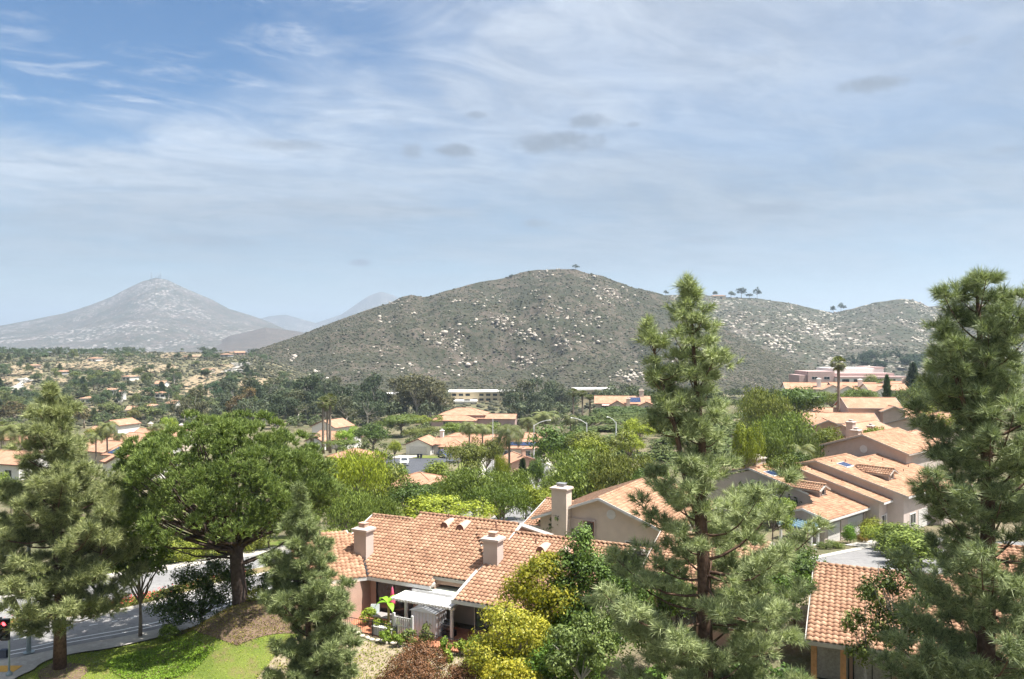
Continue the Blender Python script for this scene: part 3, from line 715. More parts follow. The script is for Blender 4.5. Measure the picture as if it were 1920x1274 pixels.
# ---- old umbrella pine on the bank
def umbrella_pine():
    D = 48.0; r = np.random.default_rng(51)
    bx = PX(448, D); b0 = (bx, D, gz(bx, D)); s = D / F
    root = empty('umbrella_pine', b0, 0, 'large umbrella pine with dark trunk and domed dense crown on the bank', 'tree')
    tb = MB(); zt = PZ(990, D) - b0[2]
    tb.tube([(0.2, 0, -.4), (.05, 0, .6), (-.1, 0, 2.2), (-.25, 0, zt)], [.62, .46, .42, .36], 10)
    cx_, cz, rx, rz_ = PX(420, D) - bx, PZ(925, D) - b0[2], 195 * s, 142 * s
    C = []; Dd = []
    k = 460
    d = rand_dir(r, 2400); d = d[d[:, 2] > -0.42][:k]
    for q in range(k):
        rr = r.uniform(.80, 1.0) if r.random() < .75 else r.uniform(.45, .8)
        lump = 1 + .07 * math.sin(d[q, 0] * 7 + 1) * math.sin(d[q, 1] * 6 + d[q, 2] * 5)
        c = np.array([cx_, 0, cz]) + d[q] * np.array([rx, rx * .92, rz_ * (1 if d[q, 2] > 0 else .8)]) * rr * lump
        nsub = 46; sr = r.uniform(.5, .85)
        e = rand_dir(r, nsub); e = unit(e + d[q] * .7 + np.array([0, 0, .4]))
        C.append(c + e * sr * r.uniform(.6, 1.05, (nsub, 1)) * np.array([1, 1, .72])); Dd.append(unit(e + np.array([0, 0, .9])))
        if q % 4 == 0:
            tb.tube(limb_path((-.2, 0, zt * r.uniform(.7, 1.0)), c, r, -.08), list(np.linspace(.12, .02, 5)), 5, cap=False)
    for a in range(9):    # heavy forking limbs under the dome
        az = a * .7; e = (cx_ + math.cos(az) * rx * .55, math.sin(az) * rx * .5, cz - .4 + r.uniform(-.3, .8))
        tb.tube(limb_path((-.2, 0, zt * r.uniform(.55, 1.0)), e, r, -.06), list(np.linspace(.2, .05, 5)), 6, cap=False)
    for (ex, ez) in ((-5.0, 2.6), (-4.2, 3.4), (3.6, 3.2), (-2.6, 1.9), (4.2, 4.0)):     # dead lower branches
        p = limb_path((-.1, 0, 2.2 + r.random()), (ex, r.normal(), ez + 1), r, -.05)
        tb.tube(p, list(np.linspace(.09, .015, 5)), 5, cap=False)
        for t in range(7):
            q = p[2 + t % 3]; tb.tube([q, q + np.array([r.normal() * .7, r.normal() * .5, r.normal() * .4])], [.02, .006], 3, cap=False)
    tb.build('trunk', bark_dark, root, True)
    V = tufts(np.concatenate(C), np.concatenate(Dd), 13, .26, .042, r, (.1, 1.1), -.1)
    obj('crown', tri_mesh('crown', V, needle_d), root)
umbrella_pine()
# ------------------------------------------------------------------ houses
def tile_material(name, src):
    m, t = new_mat(name)
    if src == 'island': f = t.node('ShaderNodeNewGeometry').outputs['Random Per Island']
    else: f = t.node('ShaderNodeObjectInfo').outputs['Random']
    v = t.node('ShaderNodeTexCoord').outputs['Object']
    g = t.math('ADD', t.math('MULTIPLY', f, .34), t.math('MULTIPLY', t.noise(v, .55 if src == 'island' else 3.0, 5, .65), .72))
    c = t.ramp(g, [(.15, (0.195, 0.105, 0.065)), (.42, (0.326, 0.181, 0.114)), (.62, (0.398, 0.239, 0.152)), (.9, (0.477, 0.339, 0.236))])
    c = t.mix(t.smooth(t.noise(v, 1.7, 5, .7), .55, .78, 0, .45), c, (.17, .11, .08))
    return finish(m, t, c, .85, t.noise(v, 30, 3), .2, .01, .2)
tile_m = tile_material('clay_tiles', 'island'); tile_o = tile_material('clay_tile_single', 'object')
def far_tile_material():
    m, t = new_mat('clay_tiles_far')
    v = t.node('ShaderNodeTexCoord').outputs['Object']
    c = t.ramp(t.noise(v, .6, 6, .65), [(.28, (0.303, 0.162, 0.104)), (.5, (0.375, 0.214, 0.140)), (.74, (0.448, 0.299, 0.210))])
    c = t.mix(t.smooth(t.noise(v, 3.5, 4, .7), .5, .8, 0, .5), c, (.33, .15, .09))
    wv = t.node('ShaderNodeTexWave', {'Vector': v, 'Scale': 1.6, 'Distortion': .3}, wave_type='BANDS', bands_direction='X')
    wy = t.node('ShaderNodeTexWave', {'Vector': v, 'Scale': 1.3, 'Distortion': .3}, wave_type='BANDS', bands_direction='Y', wave_profile='SAW')
    h = t.math('ADD', wv.outputs['Fac'], wy.outputs['Fac'])
    return finish(m, t, c, .85, h, .5, .05, .2)
tile_f = far_tile_material()
stucco = {'beige': plain('stucco_beige', (.60, .50, .42), .9, .07, 1.2, .25, 60), 'white': plain('stucco_white', (.74, .71, .67), .9, .06, 1.0, .2, 50),
          'pink': plain('stucco_pink', (0.476, 0.316, 0.246), .9, .08, 1.2, .25, 60), 'mauve': plain('stucco_mauve', (.50, .42, .375), .9, .07, 1.2, .25, 60),
          'rose': plain('stucco_rose', (0.42, 0.30, 0.28), .9, .08, .4, .2, 30), 'cream': plain('stucco_cream', (0.541, 0.451, 0.303), .9, .07, .5, .2, 30), 'grey': plain('stucco_grey', (0.344, 0.344, 0.353), .9, .08, .6, .2, 30)}
trim_m = plain('painted_trim', (0.410, 0.369, 0.328), .6, .1, 3, .1, 30)
white_m = plain('white_paint', (0.640, 0.631, 0.615), .5, .06, 3, .08, 30)
brown_m = plain('brown_trim', (.20, .10, .075), .7, .15, 3, .1, 30)
dark_metal = plain('dark_metal', (.03, .03, .035), .5, .2, 4, .05, 30, .5, .3)
grey_metal = plain('grey_metal', (.30, .31, .32), .5, .15, 2, .08, 25, .5, .4)
curtain_m = plain('curtain', (0.344, 0.328, 0.312), .9, .25, 9, .2, 12)
door_white = plain('door_white', (0.590, 0.566, 0.541), .6, .05, 2, .05, 20)
def glass_material():
    m, t = new_mat('window_glass')
    v = t.node('ShaderNodeTexCoord').outputs['Object']
    c = t.ramp(t.noise(v, 1.3, 2), [(.35, (.012, .016, .02)), (.7, (.05, .06, .07))])
    return finish(m, t, c, .06, None, 0, 0, .6)
glass_m = glass_material()
solar_m = plain('solar_cells', (.02, .035, .09), .15, .3, 2, 0, 5, .7)

TW, EX = .30, .35
def tile_unit(tw=TW, ex=EX, h=.075, lift=.045, seg=6):
    x = np.linspace(0, tw, seg + 1); z = h * (0.5 - 0.5 * np.cos(2 * math.pi * x / tw)) ** .8
    V = np.concatenate([np.stack([x, np.full_like(x, ex + .03), z], 1), np.stack([x, np.zeros_like(x), z + lift], 1), np.stack([x, np.full_like(x, .004), z - .01], 1)])
    q = []
    for i in range(seg):
        q.append((i, i + seg + 1, i + seg + 2, i + 1)); q.append((i + seg + 1, i + 2 * seg + 2, i + 2 * seg + 3, i + seg + 2))
    return V, np.array(q)
TV, TQ = tile_unit(); TVL, TQL = tile_unit(seg=4)
tile_me = raw_mesh('roof_tile', TV, TQ, [tile_o], True)
def inside(poly, x, y):
    c = np.zeros(len(x), bool); n = len(poly)
    for i in range(n):
        (x0, y0), (x1, y1) = poly[i], poly[(i + 1) % n]
        k = ((y0 > y) != (y1 > y)) & (x < (x1 - x0) * (y - y0) / ((y1 - y0) or 1e-9) + x0); c ^= k
    return c
def cap_mesh(L=.42, r=.12):
    mb = MB(); n = 5; vs = []
    for y, rr, z in ((0, r, .02), (L, r * .85, 0)):
        for k in range(n + 1):
            a = math.pi * k / n; vs.append((math.cos(a) * rr, y, math.sin(a) * rr + z))
    fs = [(k, k + 1, n + 2 + k, n + 1 + k) for k in range(n)] + [tuple(range(n, -1, -1))]
    return raw_mesh('ridge_tile', np.array(vs), fs, [tile_o], True), np.array(vs), fs
CAPM, CAPV, CAPF = cap_mesh()

class House:
    def __init__(s, name, label, x, y, a, wall='beige', mode='tile', z=None, cat='house', group=None, trim=None, lod=0):
        s.x, s.y, s.a, s.mode, s.lod = x, y, a, mode, lod
        s.z = gz(x, y) if z is None else z
        s.root = empty(name, (x, y, s.z), -a, label, cat, group)
        s.wm = stucco[wall]; s.trim = trim or trim_m; s.single = 0
    # roof plane over a polygon in plan; rises along d from p0 (height z0) at the given slope
    def plane(s, poly, p0, z0, d, slope, singles=0, deck=True, t=.14):
        d = np.array(d, float); d /= np.linalg.norm(d); e = np.array([d[1], -d[0]])   # e: across the slope
        zf = lambda u, v: z0 + slope * ((u - p0[0]) * d[0] + (v - p0[1]) * d[1])
        nrm = np.array([-slope * d[0], -slope * d[1], 1.0]); nrm /= np.linalg.norm(nrm)
        if s.mode == 'flat':
            mb = MB().slab([(u, v, zf(u, v)) for u, v in poly], t); mb.build('roof_slope', tile_f, s.root); return zf
        if deck: MB().slab([(u, v, zf(u, v) - .03) for u, v in poly], t).build('roof_deck', s.trim, s.root)
        k = math.sqrt(1 + slope * slope)
        pl = [((u - p0[0]) * e[0] + (v - p0[1]) * e[1], ((u - p0[0]) * d[0] + (v - p0[1]) * d[1]) * k) for u, v in poly]
        a0 = min(p[0] for p in pl); a1 = max(p[0] for p in pl); b0 = min(p[1] for p in pl); b1 = max(p[1] for p in pl)
        na = int(math.ceil((a1 - a0) / TW)); nb = int(math.ceil((b1 - b0) / EX))
        A, B = np.meshgrid(a0 + np.arange(na) * TW, b0 - .05 + np.arange(nb) * EX)
        A = A.ravel(); B = B.ravel()
        ok = inside(pl, A + TW / 2, B + EX / 2); A = A[ok]; B = B[ok]
        ex_ = np.array([e[0], e[1], 0]); es = np.array([d[0], d[1], slope]) / k
        O = np.array([p0[0], p0[1], z0])
        C = O + A[:, None] * ex_ + B[:, None] * es
        rr = np.random.default_rng(len(A) + 3)
        C = C + nrm * rr.uniform(-.008, .012, (len(A), 1))
        order = np.argsort(B)
        s_ = order[:singles]; rest = order[singles:]
        for i in s_:
            o = bpy.data.objects.new('roof_tile', tile_me); link(o, s.root)
            mx = np.eye(4); mx[:3, 0] = ex_; mx[:3, 1] = es; mx[:3, 2] = nrm; mx[:3, 3] = C[i]
            from mathutils import Matrix
            o.matrix_local = Matrix(mx.tolist())
        tv, tq = (TVL, TQL) if s.lod else (TV, TQ)
        if len(rest):
            loc = tv[:, 0:1] * ex_ + tv[:, 1:2] * es + tv[:, 2:3] * nrm
            V = (C[rest][:, None, :] + loc[None]).reshape(-1, 3)
            Q = (np.arange(len(rest))[:, None, None] * len(tv) + tq[None]).reshape(-1, 4)
            tag(obj('roof_tiles', raw_mesh('roof_tiles', V, Q, [tile_m], True), s.root), kind='stuff')
        return zf
    def caps(s, p, q, single=False):
        p = np.array(p, float); q = np.array(q, float); L = np.linalg.norm(q - p); d = (q - p) / L
        if s.mode == 'flat':
            MB().bar(p, q, .3, .12).build('ridge_cap', tile_f, s.root); return
        n = int(L / .38); x = np.cross(d, [0, 0, 1.]); x /= np.linalg.norm(x); up = np.cross(x, d)
        from mathutils import Matrix
        V = []; Fs = []
        for i in range(n):
            o = p + d * .38 * i + up * .05
            if single:
                ob = bpy.data.objects.new('ridge_tile', CAPM); link(ob, s.root)
                mx = np.eye(4); mx[:3, 0] = x; mx[:3, 1] = d; mx[:3, 2] = up; mx[:3, 3] = o; ob.matrix_local = Matrix(mx.tolist())
            else:
                b = len(V); V += [o + x * c[0] + d * c[1] + up * c[2] for c in CAPV]; Fs += [tuple(k + b for k in f) for f in CAPF]
        if not single: tag(obj('ridge_tiles', raw_mesh('ridge_tiles', np.array(V), Fs, [tile_m], True), s.root), kind='stuff')
    def board(s, p, q, hgt=.22, wd=.05, m=None): MB().bar(p, q, wd, hgt).build('fascia', m or s.trim, s.root)
    def walls(s, u0, u1, v0, v1, z0, z1, name='wall', m=None): return MB().box(u0, u1, v0, v1, z0, z1).build(name, m or s.wm, s.root)
    def gable(s, u0, u1, v0, v1, ze, slope, axis='u', ov=.5, og=.35, z0=-1.0, singles=0, wall=True, capsingle=False, m=None):
        """gabled block; walls u0..u1 x v0..v1, eave height ze at the wall, ridge along axis"""
        if axis == 'u':
            vm = (v0 + v1) / 2; zr = ze + slope * (vm - v0)
            if wall:
                MB().prism([(u0, v0, z0), (u0, v1, z0), (u0, v1, ze - .1), (u0, vm, zr - .1), (u0, v0, ze - .1)][::-1], (u1 - u0, 0, 0)).build('wall', m or s.wm, s.root)
            zo = ze - slope * ov + .1
            s.plane([(u0 - og, v0 - ov), (u1 + og, v0 - ov), (u1 + og, vm), (u0 - og, vm)], (u0 - og, v0 - ov), zo, (0, 1), slope, singles)
            s.plane([(u0 - og, v1 + ov), (u1 + og, v1 + ov), (u1 + og, vm), (u0 - og, vm)], (u1 + og, v1 + ov), zo, (0, -1), slope)
            s.caps((u0 - og, vm, zr + .1), (u1 + og, vm, zr + .1), capsingle)
            for vv, sg in ((v0 - ov - .03, 1), (v1 + ov + .03, -1)): s.board((u0 - og - .03, vv, zo - .06), (u1 + og + .03, vv, zo - .06))
            for uu in (u0 - og - .03, u1 + og + .03):
                s.board((uu, v0 - ov, zo - .05), (uu, vm, zr + .05)); s.board((uu, v1 + ov, zo - .05), (uu, vm, zr + .05))
        else:
            um = (u0 + u1) / 2; zr = ze + slope * (um - u0)
            if wall:
                MB().prism([(u0, v0, z0), (u1, v0, z0), (u1, v0, ze - .1), (um, v0, zr - .1), (u0, v0, ze - .1)], (0, v1 - v0, 0)).build('wall', m or s.wm, s.root)
            zo = ze - slope * ov + .1
            s.plane([(u0 - ov, v0 - og), (um, v0 - og), (um, v1 + og), (u0 - ov, v1 + og)], (u0 - ov, v1 + og), zo, (1, 0), slope, singles)
            s.plane([(u1 + ov, v0 - og), (um, v0 - og), (um, v1 + og), (u1 + ov, v1 + og)], (u1 + ov, v0 - og), zo, (-1, 0), slope)
            s.caps((um, v0 - og, zr + .1), (um, v1 + og, zr + .1), capsingle)
            for uu in (u0 - ov - .03, u1 + ov + .03): s.board((uu, v0 - og - .03, zo - .06), (uu, v1 + og + .03, zo - .06))
            for vv in (v0 - og - .03, v1 + og + .03):
                s.board((u0 - ov, vv, zo - .05), (um, vv, zr + .05)); s.board((u1 + ov, vv, zo - .05), (um, vv, zr + .05))
        return zr
    def hip(s, u0, u1, v0, v1, ze, slope, ov=.5, z0=-1.0, wall=True):
        if wall: s.walls(u0, u1, v0, v1, z0, ze)
        a, b, c, d = u0 - ov, u1 + ov, v0 - ov, v1 + ov; zo = ze - slope * ov + .1
        hw = min(b - a, d - c) / 2; zr = zo + slope * hw
        if b - a >= d - c:
            vm = (c + d) / 2; r0, r1 = (a + hw, vm), (b - hw, vm)
        else:
            um = (a + b) / 2; r0, r1 = (um, c + hw), (um, d - hw)
        if b - a >= d - c:
            s.plane([(a, c), (b, c), r1, r0], (a, c), zo, (0, 1), slope); s.plane([(b, d), (a, d), r0, r1], (b, d), zo, (0, -1), slope)
            s.plane([(a, d), (a, c), r0], (a, d), zo, (1, 0), slope); s.plane([(b, c), (b, d), r1], (b, c), zo, (-1, 0), slope)
            ends = (((a, c), r0), ((a, d), r0), ((b, c), r1), ((b, d), r1))
        else:
            s.plane([(a, c), (b, c), r0], (a, c), zo, (0, 1), slope); s.plane([(b, d), (a, d), r1], (b, d), zo, (0, -1), slope)
            s.plane([(a, d), (a, c), r0, r1], (a, d), zo, (1, 0), slope); s.plane([(b, c), (b, d), r1, r0], (b, c), zo, (-1, 0), slope)
            ends = (((a, c), r0), ((b, c), r0), ((a, d), r1), ((b, d), r1))
        if abs(r0[0] - r1[0]) + abs(r0[1] - r1[1]) > .5: s.caps(r0 + (zr,), r1 + (zr,))
        for e, r in ends: s.caps(e + (zo,), r + (zr,))
        for p, q in (((a, c), (b, c)), ((b, c), (b, d)), ((b, d), (a, d)), ((a, d), (a, c))): s.board(p + (zo - .1,), q + (zo - .1,))
        return zr
    def _face(s, side, at, c, z, wd, hg, dep):
        """box on a wall face: side 'u+','u-','v+','v-' at plane `at`, centre c along the wall, bottom z"""
        mb = MB()
        if side[0] == 'v':
            lo, hi = (at - dep, at + .02) if side[1] == '-' else (at - .02, at + dep)
            mb.box(c - wd / 2, c + wd / 2, lo, hi, z, z + hg)
        else:
            lo, hi = (at - dep, at + .02) if side[1] == '-' else (at - .02, at + dep)
            mb.box(lo, hi, c - wd / 2, c + wd / 2, z, z + hg)
        return mb
    def window(s, side, at, c, z, wd=1.2, hg=1.1, name='window', fm=None, pm=None, fr=.07, mull=1):
        mb = MB(); n = []
        def add(c0, z0, w0, h0, dp):
            b = s._face(side, at, c0, z0, w0, h0, dp); mb.add(b.v, b.f)
        add(c, z - fr, wd + 2 * fr, fr, .06); add(c, z + hg, wd + 2 * fr, fr, .06)
        add(c - wd / 2 - fr / 2, z, fr, hg, .058); add(c + wd / 2 + fr / 2, z, fr, hg, .058)
        for k in range(1, mull + 1):
            add(c - wd / 2 + wd * k / (mull + 1), z, .05, hg, .05)
        o = mb.build(name, fm or white_m, s.root)
        s._face(side, at, c, z, wd, hg, .022).build('pane', pm or glass_m, o)
        return o
    def garage(s, side, at, c, z, wd=4.8, hg=2.1, m=None):
        o = s._face(side, at, c, z, wd, hg, .03).build('garage_door', m or door_white, s.root)
        for k in range(4):
            s._face(side, at, c, z + .05 + k * hg / 4, wd - .08, hg / 4 - .05, .055).build('panel', m or door_white, o)
        return o
    def chimney(s, u, v, z0, z1, wu=.95, wv=.8, cap=True, m=None):
        o = MB().box(u - wu / 2, u + wu / 2, v - wv / 2, v + wv / 2, z0, z1).build('chimney', m or s.wm, s.root)
        c = MB().box(u - wu / 2 - .06, u + wu / 2 + .06, v - wv / 2 - .06, v + wv / 2 + .06, z1 + .002, z1 + .10)
        c.box(u - wu / 2 - .14, u + wu / 2 + .14, v - wv / 2 - .14, v + wv / 2 + .14, z1 + .102, z1 + .24)
        c.frustum(u - wu / 2 - .08, u + wu / 2 + .08, v - wv / 2 - .08, v + wv / 2 + .08, z1 + .242, z1 + .32, .12)
        c.build('chimney_cap', m or s.wm, o)
        f = MB().box(u - wu * .24, u + wu * .24, v - wv * .26, v + wv * .26, z1 + .322, z1 + .56)
        f.box(u - wu * .28, u + wu * .28, v - wv * .3, v + wv * .3, z1 + .562, z1 + .61)
        f.build('flue', s.wm if cap else grey_metal, o)
        return o
    def pipe(s, u, v, z, h=.4): MB().tube([(u, v, z - .2), (u, v, z + h)], .05, 8).build('vent_pipe', brown_m, s.root)
    def eyebrow(s, u, v, z, d, slope, wd=.62):
        """half-round roof vent whose flat face looks down the slope"""
        n = 8; L = 1.1; up = np.array([d[0], d[1], 0]); e = np.array([d[1], -d[0], 0])
        vs = []; 
        for k in range(n + 1):
            a = math.pi * k / n; vs.append(np.array([u, v, z]) + e * math.cos(a) * wd / 2 + np.array([0, 0, math.sin(a) * .38]))
        for k in range(n + 1):
            a = math.pi * k / n; vs.append(np.array([u, v, z]) + e * math.cos(a) * wd / 2 + up * L + np.array([0, 0, math.sin(a) * .38 * .25 + slope * L * .98]))
        fs = [(k, k + 1, n + 2 + k, n + 1 + k) for k in range(n)]
        o = obj('roof_vent', raw_mesh('roof_vent', np.array(vs), fs, [s.wm], True), s.root)
        lv = [np.array([u, v, z]) - up * .004 + e * math.cos(math.pi * k / n) * wd / 2 * .94 + np.array([0, 0, math.sin(math.pi * k / n) * .36]) for k in range(n + 1)]
        obj('louvre', raw_mesh('louvre', np.array(lv), [tuple(range(n + 1))], [brown_m]), o)
    def skylight(s, u, v, zf, d, slope, w_=1.0, l_=1.3):
        d = np.array(d, float); e = np.array([d[1], -d[0]])
        def pt(a, b, h): p = np.array([u, v]) + e * a + d * b; return (p[0], p[1], zf(p[0], p[1]) + h)
        fr = MB().slab([pt(-w_ / 2, -l_ / 2, .16), pt(w_ / 2, -l_ / 2, .16), pt(w_ / 2, l_ / 2, .16), pt(-w_ / 2, l_ / 2, .16)], .2).build('skylight', white_m, s.root)
        MB().slab([pt(-w_ / 2 + .1, -l_ / 2 + .1, .185), pt(w_ / 2 - .1, -l_ / 2 + .1, .185), pt(w_ / 2 - .1, l_ / 2 - .1, .185), pt(-w_ / 2 + .1, l_ / 2 - .1, .185)], .02).build('pane', solar_m, fr)
    def solar(s, u, v, zf, d, nx, ny, pw=1.0, ph=1.6):
        d = np.array(d, float); e = np.array([d[1], -d[0]])
        def pt(a, b, h): p = np.array([u, v]) + e * a + d * b; return (p[0], p[1], zf(p[0], p[1]) + h)
        for i in range(nx):
            for j in range(ny):
                a0, b0 = i * (pw + .02) - nx * pw / 2, j * (ph + .02)
                MB().slab([pt(a0, b0, .22), pt(a0 + pw, b0, .22), pt(a0 + pw, b0 + ph, .22), pt(a0, b0 + ph, .22)], .05).build('solar_panel', solar_m, s.root)

def ray_ground(px, py, d0=40.0, d1=1600.0):
    D = np.geomspace(d0, d1, 900); X_ = PX(px, D); zr = PZ(py, D); zg = ground(X_, D)
    k = np.argmax(zr < zg); return float(D[k]) if zr[k] < zg[k] else d1
# ---- patio house in the middle foreground
H1 = House('patio_house', 'near house with two chimneys and white patio cover under a terracotta roof', -9.34, 51.9, R(26), 'pink', z=0.0)
h = H1; SL = .35
MB().box(-4.0, 4.6, .75, 12.6, -.3, 2.55).build('wall', stucco['pink'], h.root)
MB().box(-4.0, -.35, -3.0, .748, -.3, 2.4).build('wall', stucco['pink'], h.root)
MB().box(4.602, 8.3, 1.7, 12.6, -.3, 2.9).build('wall', stucco['beige'], h.root)
MB().box(8.302, 15.5, -.85, 13.0, -.3, 2.6).build('wall', stucco['mauve'], h.root)
# front slope, left part, with the angled return over the jutting room
zf = h.plane([(-4.3, 6.5), (0, 6.5), (3.9, 1.3), (4.9, .35), (4.6, 0), (0, 0), (-4.3, 3.4)], (0, 0), 2.62, (0, 1), SL, singles=150)
wv_ = (-.7071, -.7071)
h.plane([(0, 0), (-3.1, -3.1), (-6.5, 0), (-4.3, 3.4), (-2.2, 1.9)], (0, 0), 2.60, (-.7071, .7071), SL)
h.board((0, -.04, 2.52), (4.75, -.04, 2.52), m=white_m); h.board((0, -.03, 2.5), (-3.1, -3.13, 2.5), m=white_m)
h.caps((-4.3, 6.5, 4.9), (-.6, 6.5, 4.9), True)
MB().bar((-.02, .02, 2.72), (-1.9, 2.0, 3.38), .14, .03).build('valley_flashing', dark_metal, h.root)
# middle part, raised a little, over the clerestory
zm = h.plane([(-.7, 7.3), (7.5, 7.3), (7.5, 5.0), (8.3, .95), (2.9, .95), (-.7, 5.8)], (0, .95), 2.99, (0, 1), SL, singles=70)
h.board((3.7, .9, 2.87), (8.2, .9, 2.87), .2)
zr = 2.99 + SL * 6.35
h.plane([(-.7, 12.9), (7.5, 12.9), (7.5, 7.3), (-.7, 7.3)], (7.5, 12.9), zr - SL * 5.6, (0, -1), SL)
h.caps((-.7, 7.3, zr), (7.5, 7.3, zr), True)
MB().prism([(0, 1.0, 2.5), (0, 12.4, 2.5), (0, 12.4, 3.2), (0, 7.3, zr - .15), (0, 1.2, 3.0)][::-1], (7.2, 0, 0)).build('gable_wall', stucco['pink'], h.root)
h.board((7.55, 5.2, zm(0, 5.2) + .02), (7.55, 7.3, zr + .04), m=white_m); h.board((7.55, 12.9, zr - SL * 5.6), (7.55, 7.3, zr + .04), m=white_m)
# back slope of the left part
h.plane([(-4.3, 13.0), (0, 13.0), (0, 6.5), (-4.3, 6.5)], (0, 13.0), 2.62, (0, -1), SL)
h.board((-4.34, 3.3, 3.75), (-4.34, 6.5, 4.88), m=white_m)
# right part, reaching lowest to the front
SR = .29
zq = h.plane([(7.2, -1.5), (15.8, -1.5), (15.8, 6.3), (4.6, 6.3), (7.2, 2.6)], (7.2, -1.5), 2.62, (0, 1), SR, singles=80)
h.board((7.15, -1.55, 2.5), (15.8, -1.55, 2.5), m=white_m); h.board((7.13, -1.5, 2.55), (7.13, 1.6, 3.45), m=white_m)
zrr = 2.62 + SR * 7.8
h.plane([(15.8, 13.5), (7.6, 13.5), (7.6, 6.3), (15.8, 6.3)], (15.8, 13.5), zrr - SR * 7.2, (0, -1), SR)
h.caps((4.6, 6.3, zrr), (15.8, 6.3, zrr), True)
h.chimney(-1.75, 1.9, 2.6, 4.95, 1.0, .85, m=stucco['mauve']); h.chimney(7.75, 2.7, 2.8, 5.15, 1.0, .85, m=stucco['mauve'])
for (uu, vv) in ((2.2, 5.9), (3.5, 5.85)): h.eyebrow(uu, vv, zm(uu, vv) + .06, (0, 1), SL)
for (uu, vv) in ((10.3, 4.3), (11.9, 4.2)): h.eyebrow(uu, vv, zq(uu, vv) + .06, (0, 1), SR)
for (uu, vv, zz_) in ((2.0, 6.9, 5.2), (-3.0, 3.0, 3.6), (9.6, 5.2, 4.6), (6.0, 6.5, 5.1)): h.pipe(uu, vv, zz_, .35)
# glazing
h.window('v-', .75, 1.55, .1, 2.7, 2.1, 'sliding_door', dark_metal, glass_m); h.window('v-', .75, 4.0, .1, .95, 2.1, 'sliding_door', dark_metal, curtain_m, mull=0)
h.window('v-', 1.7, 5.45, 1.95, 1.3, .8, 'clerestory_window', trim_m, glass_m, mull=0); h.window('v-', 1.7, 7.1, 1.95, 1.6, .8, 'clerestory_window', trim_m, glass_m, mull=0)
h.window('v-', -.85, 8.9, .1, .9, 2.1, 'sliding_door', dark_metal, glass_m, mull=0)
MB().box(9.55, 14.8, -.91, -.852, 0, 2.3).build('stucco_panel', plain('dark_mauve', (.33, .26, .26), .9, .06, 1, .2, 50), h.root)  # panel in a darker mauve than the wall behind it
MB().lathe([(.05, 0), (.09, .04), (.08, .2), (.02, .26)], 8, (9.43, -.95, 1.8)).build('wall_lantern', brown_m, h.root)

# ---- house to the right, mostly hidden by the tall pine
o2 = House('terrace_house', 'low terracotta roofed house half hidden behind the tall forked pine', 6.6, 48.2, R(26), 'pink', z=.3)
o2.gable(0.8, 7.2, 1.4, 13.5, 2.7, .30, 'u', .9, .4)
o2.window('v-', 1.4, 3.0, .2, 2.2, 2.0, 'sliding_door', dark_metal, glass_m); o2.window('v-', 1.4, 5.8, .9, 1.8, 1.2)

# ---- house with the tall chimney
D2 = 69.0; hx = PX(1130, D2)
H2 = House('gable_house', 'beige gabled house with tall stucco chimney behind the patio house', hx, D2, R(30), 'beige', z=-1.4, trim=white_m)
h = H2; zpk = PZ(938, D2) + 1.4
h.gable(-6.4, 5.6, .6, 13.5, zpk - .37 * 6.0, .37, 'v', .55, .6, z0=-.5)
h.window('v-', .42, -1.5, 2.1, .85, 1.3, mull=0, fm=brown_m); h.window('v-', .42, -2.8, 1.2, .6, 1.1); h.window('v-', .6, 2.6, 1.0, 1.4, 1.1)
MB().box(-3.3, -.9, .42, .6, 0, 3.6).build('recess_panel', stucco['mauve'], h.root)
MB().lathe([(.42, 0), (.42, .06), (.32, .065), (.32, .03)], 20).build('round_vent', white_m, h.root).matrix_local = __import__('mathutils').Matrix(((1, 0, 0, .55), (0, 0, -1, .6), (0, 1, 0, zpk - 1.3), (0, 0, 0, 1)))
h.chimney(-4.0, .1, -.5, PZ(935, D2) + 1.4 + .35, 1.45, 1.1, cap=False)
h.gable(-8.6, -6.3, 2.2, 11, 2.1, .33, 'u', .4, .3, z0=-.5)

# ---- terrace on the right: units step up the slope
A3 = R(-42)
def ru(u, v, o=(32.6, 82.0)): return (o[0] + u * math.cos(A3) + v * math.sin(A3), o[1] - u * math.sin(A3) + v * math.cos(A3))
zg3 = -3.3
U1 = House('garage_house', 'corner terrace house with white garage doors and blue porch pergola', 32.6, 82.0, A3, 'mauve', z=zg3)
h = U1; ze = -.5 - zg3
zf1 = h.plane([(-.3, 0), (10.8, 0), (13, 12.5), (5.2, 12.5), (5.2, 5.0), (2.5, 2.9), (-.3, 2.9)], (0, 0), ze, (0, 1), .262)
h.plane([(-.3, 2.9), (3.6, 2.9), (5.0, 4.4), (-.3, 4.9)], (5.0, 4.9), ze + .2, (0, -1), .28)
h.plane([(13, 22), (5.2, 22), (5.2, 12.5), (13, 12.5)], (13, 22), ze + .262 * 12.5 - .262 * 9.5, (0, -1), .262)
h.caps((5.2, 12.5, ze + .262 * 12.5), (13, 12.5, ze + .262 * 12.5)); h.caps((-.3, 2.9, ze + .76), (3.0, 2.9, ze + .76))
h.board((-.3, -.05, ze - .12), (10.8, -.05, ze - .12), m=white_m)
h.board((-.35, 0, ze - .06), (-.35, 2.9, ze + .7), m=white_m); h.board((-.35, 4.9, ze + .1), (-.35, 2.9, ze + .7), m=white_m)
h.board((5.15, 5.0, zf1(0, 5.0) - .06), (5.15, 12.5, zf1(0, 12.5) - .06), m=white_m)
MB().prism([(0, .6, 0), (0, 4.6, 0), (0, 4.6, ze), (0, 2.9, ze + .55), (0, .6, ze - .05)][::-1], (5.4, 0, 0)).build('wall', stucco['mauve'], h.root)
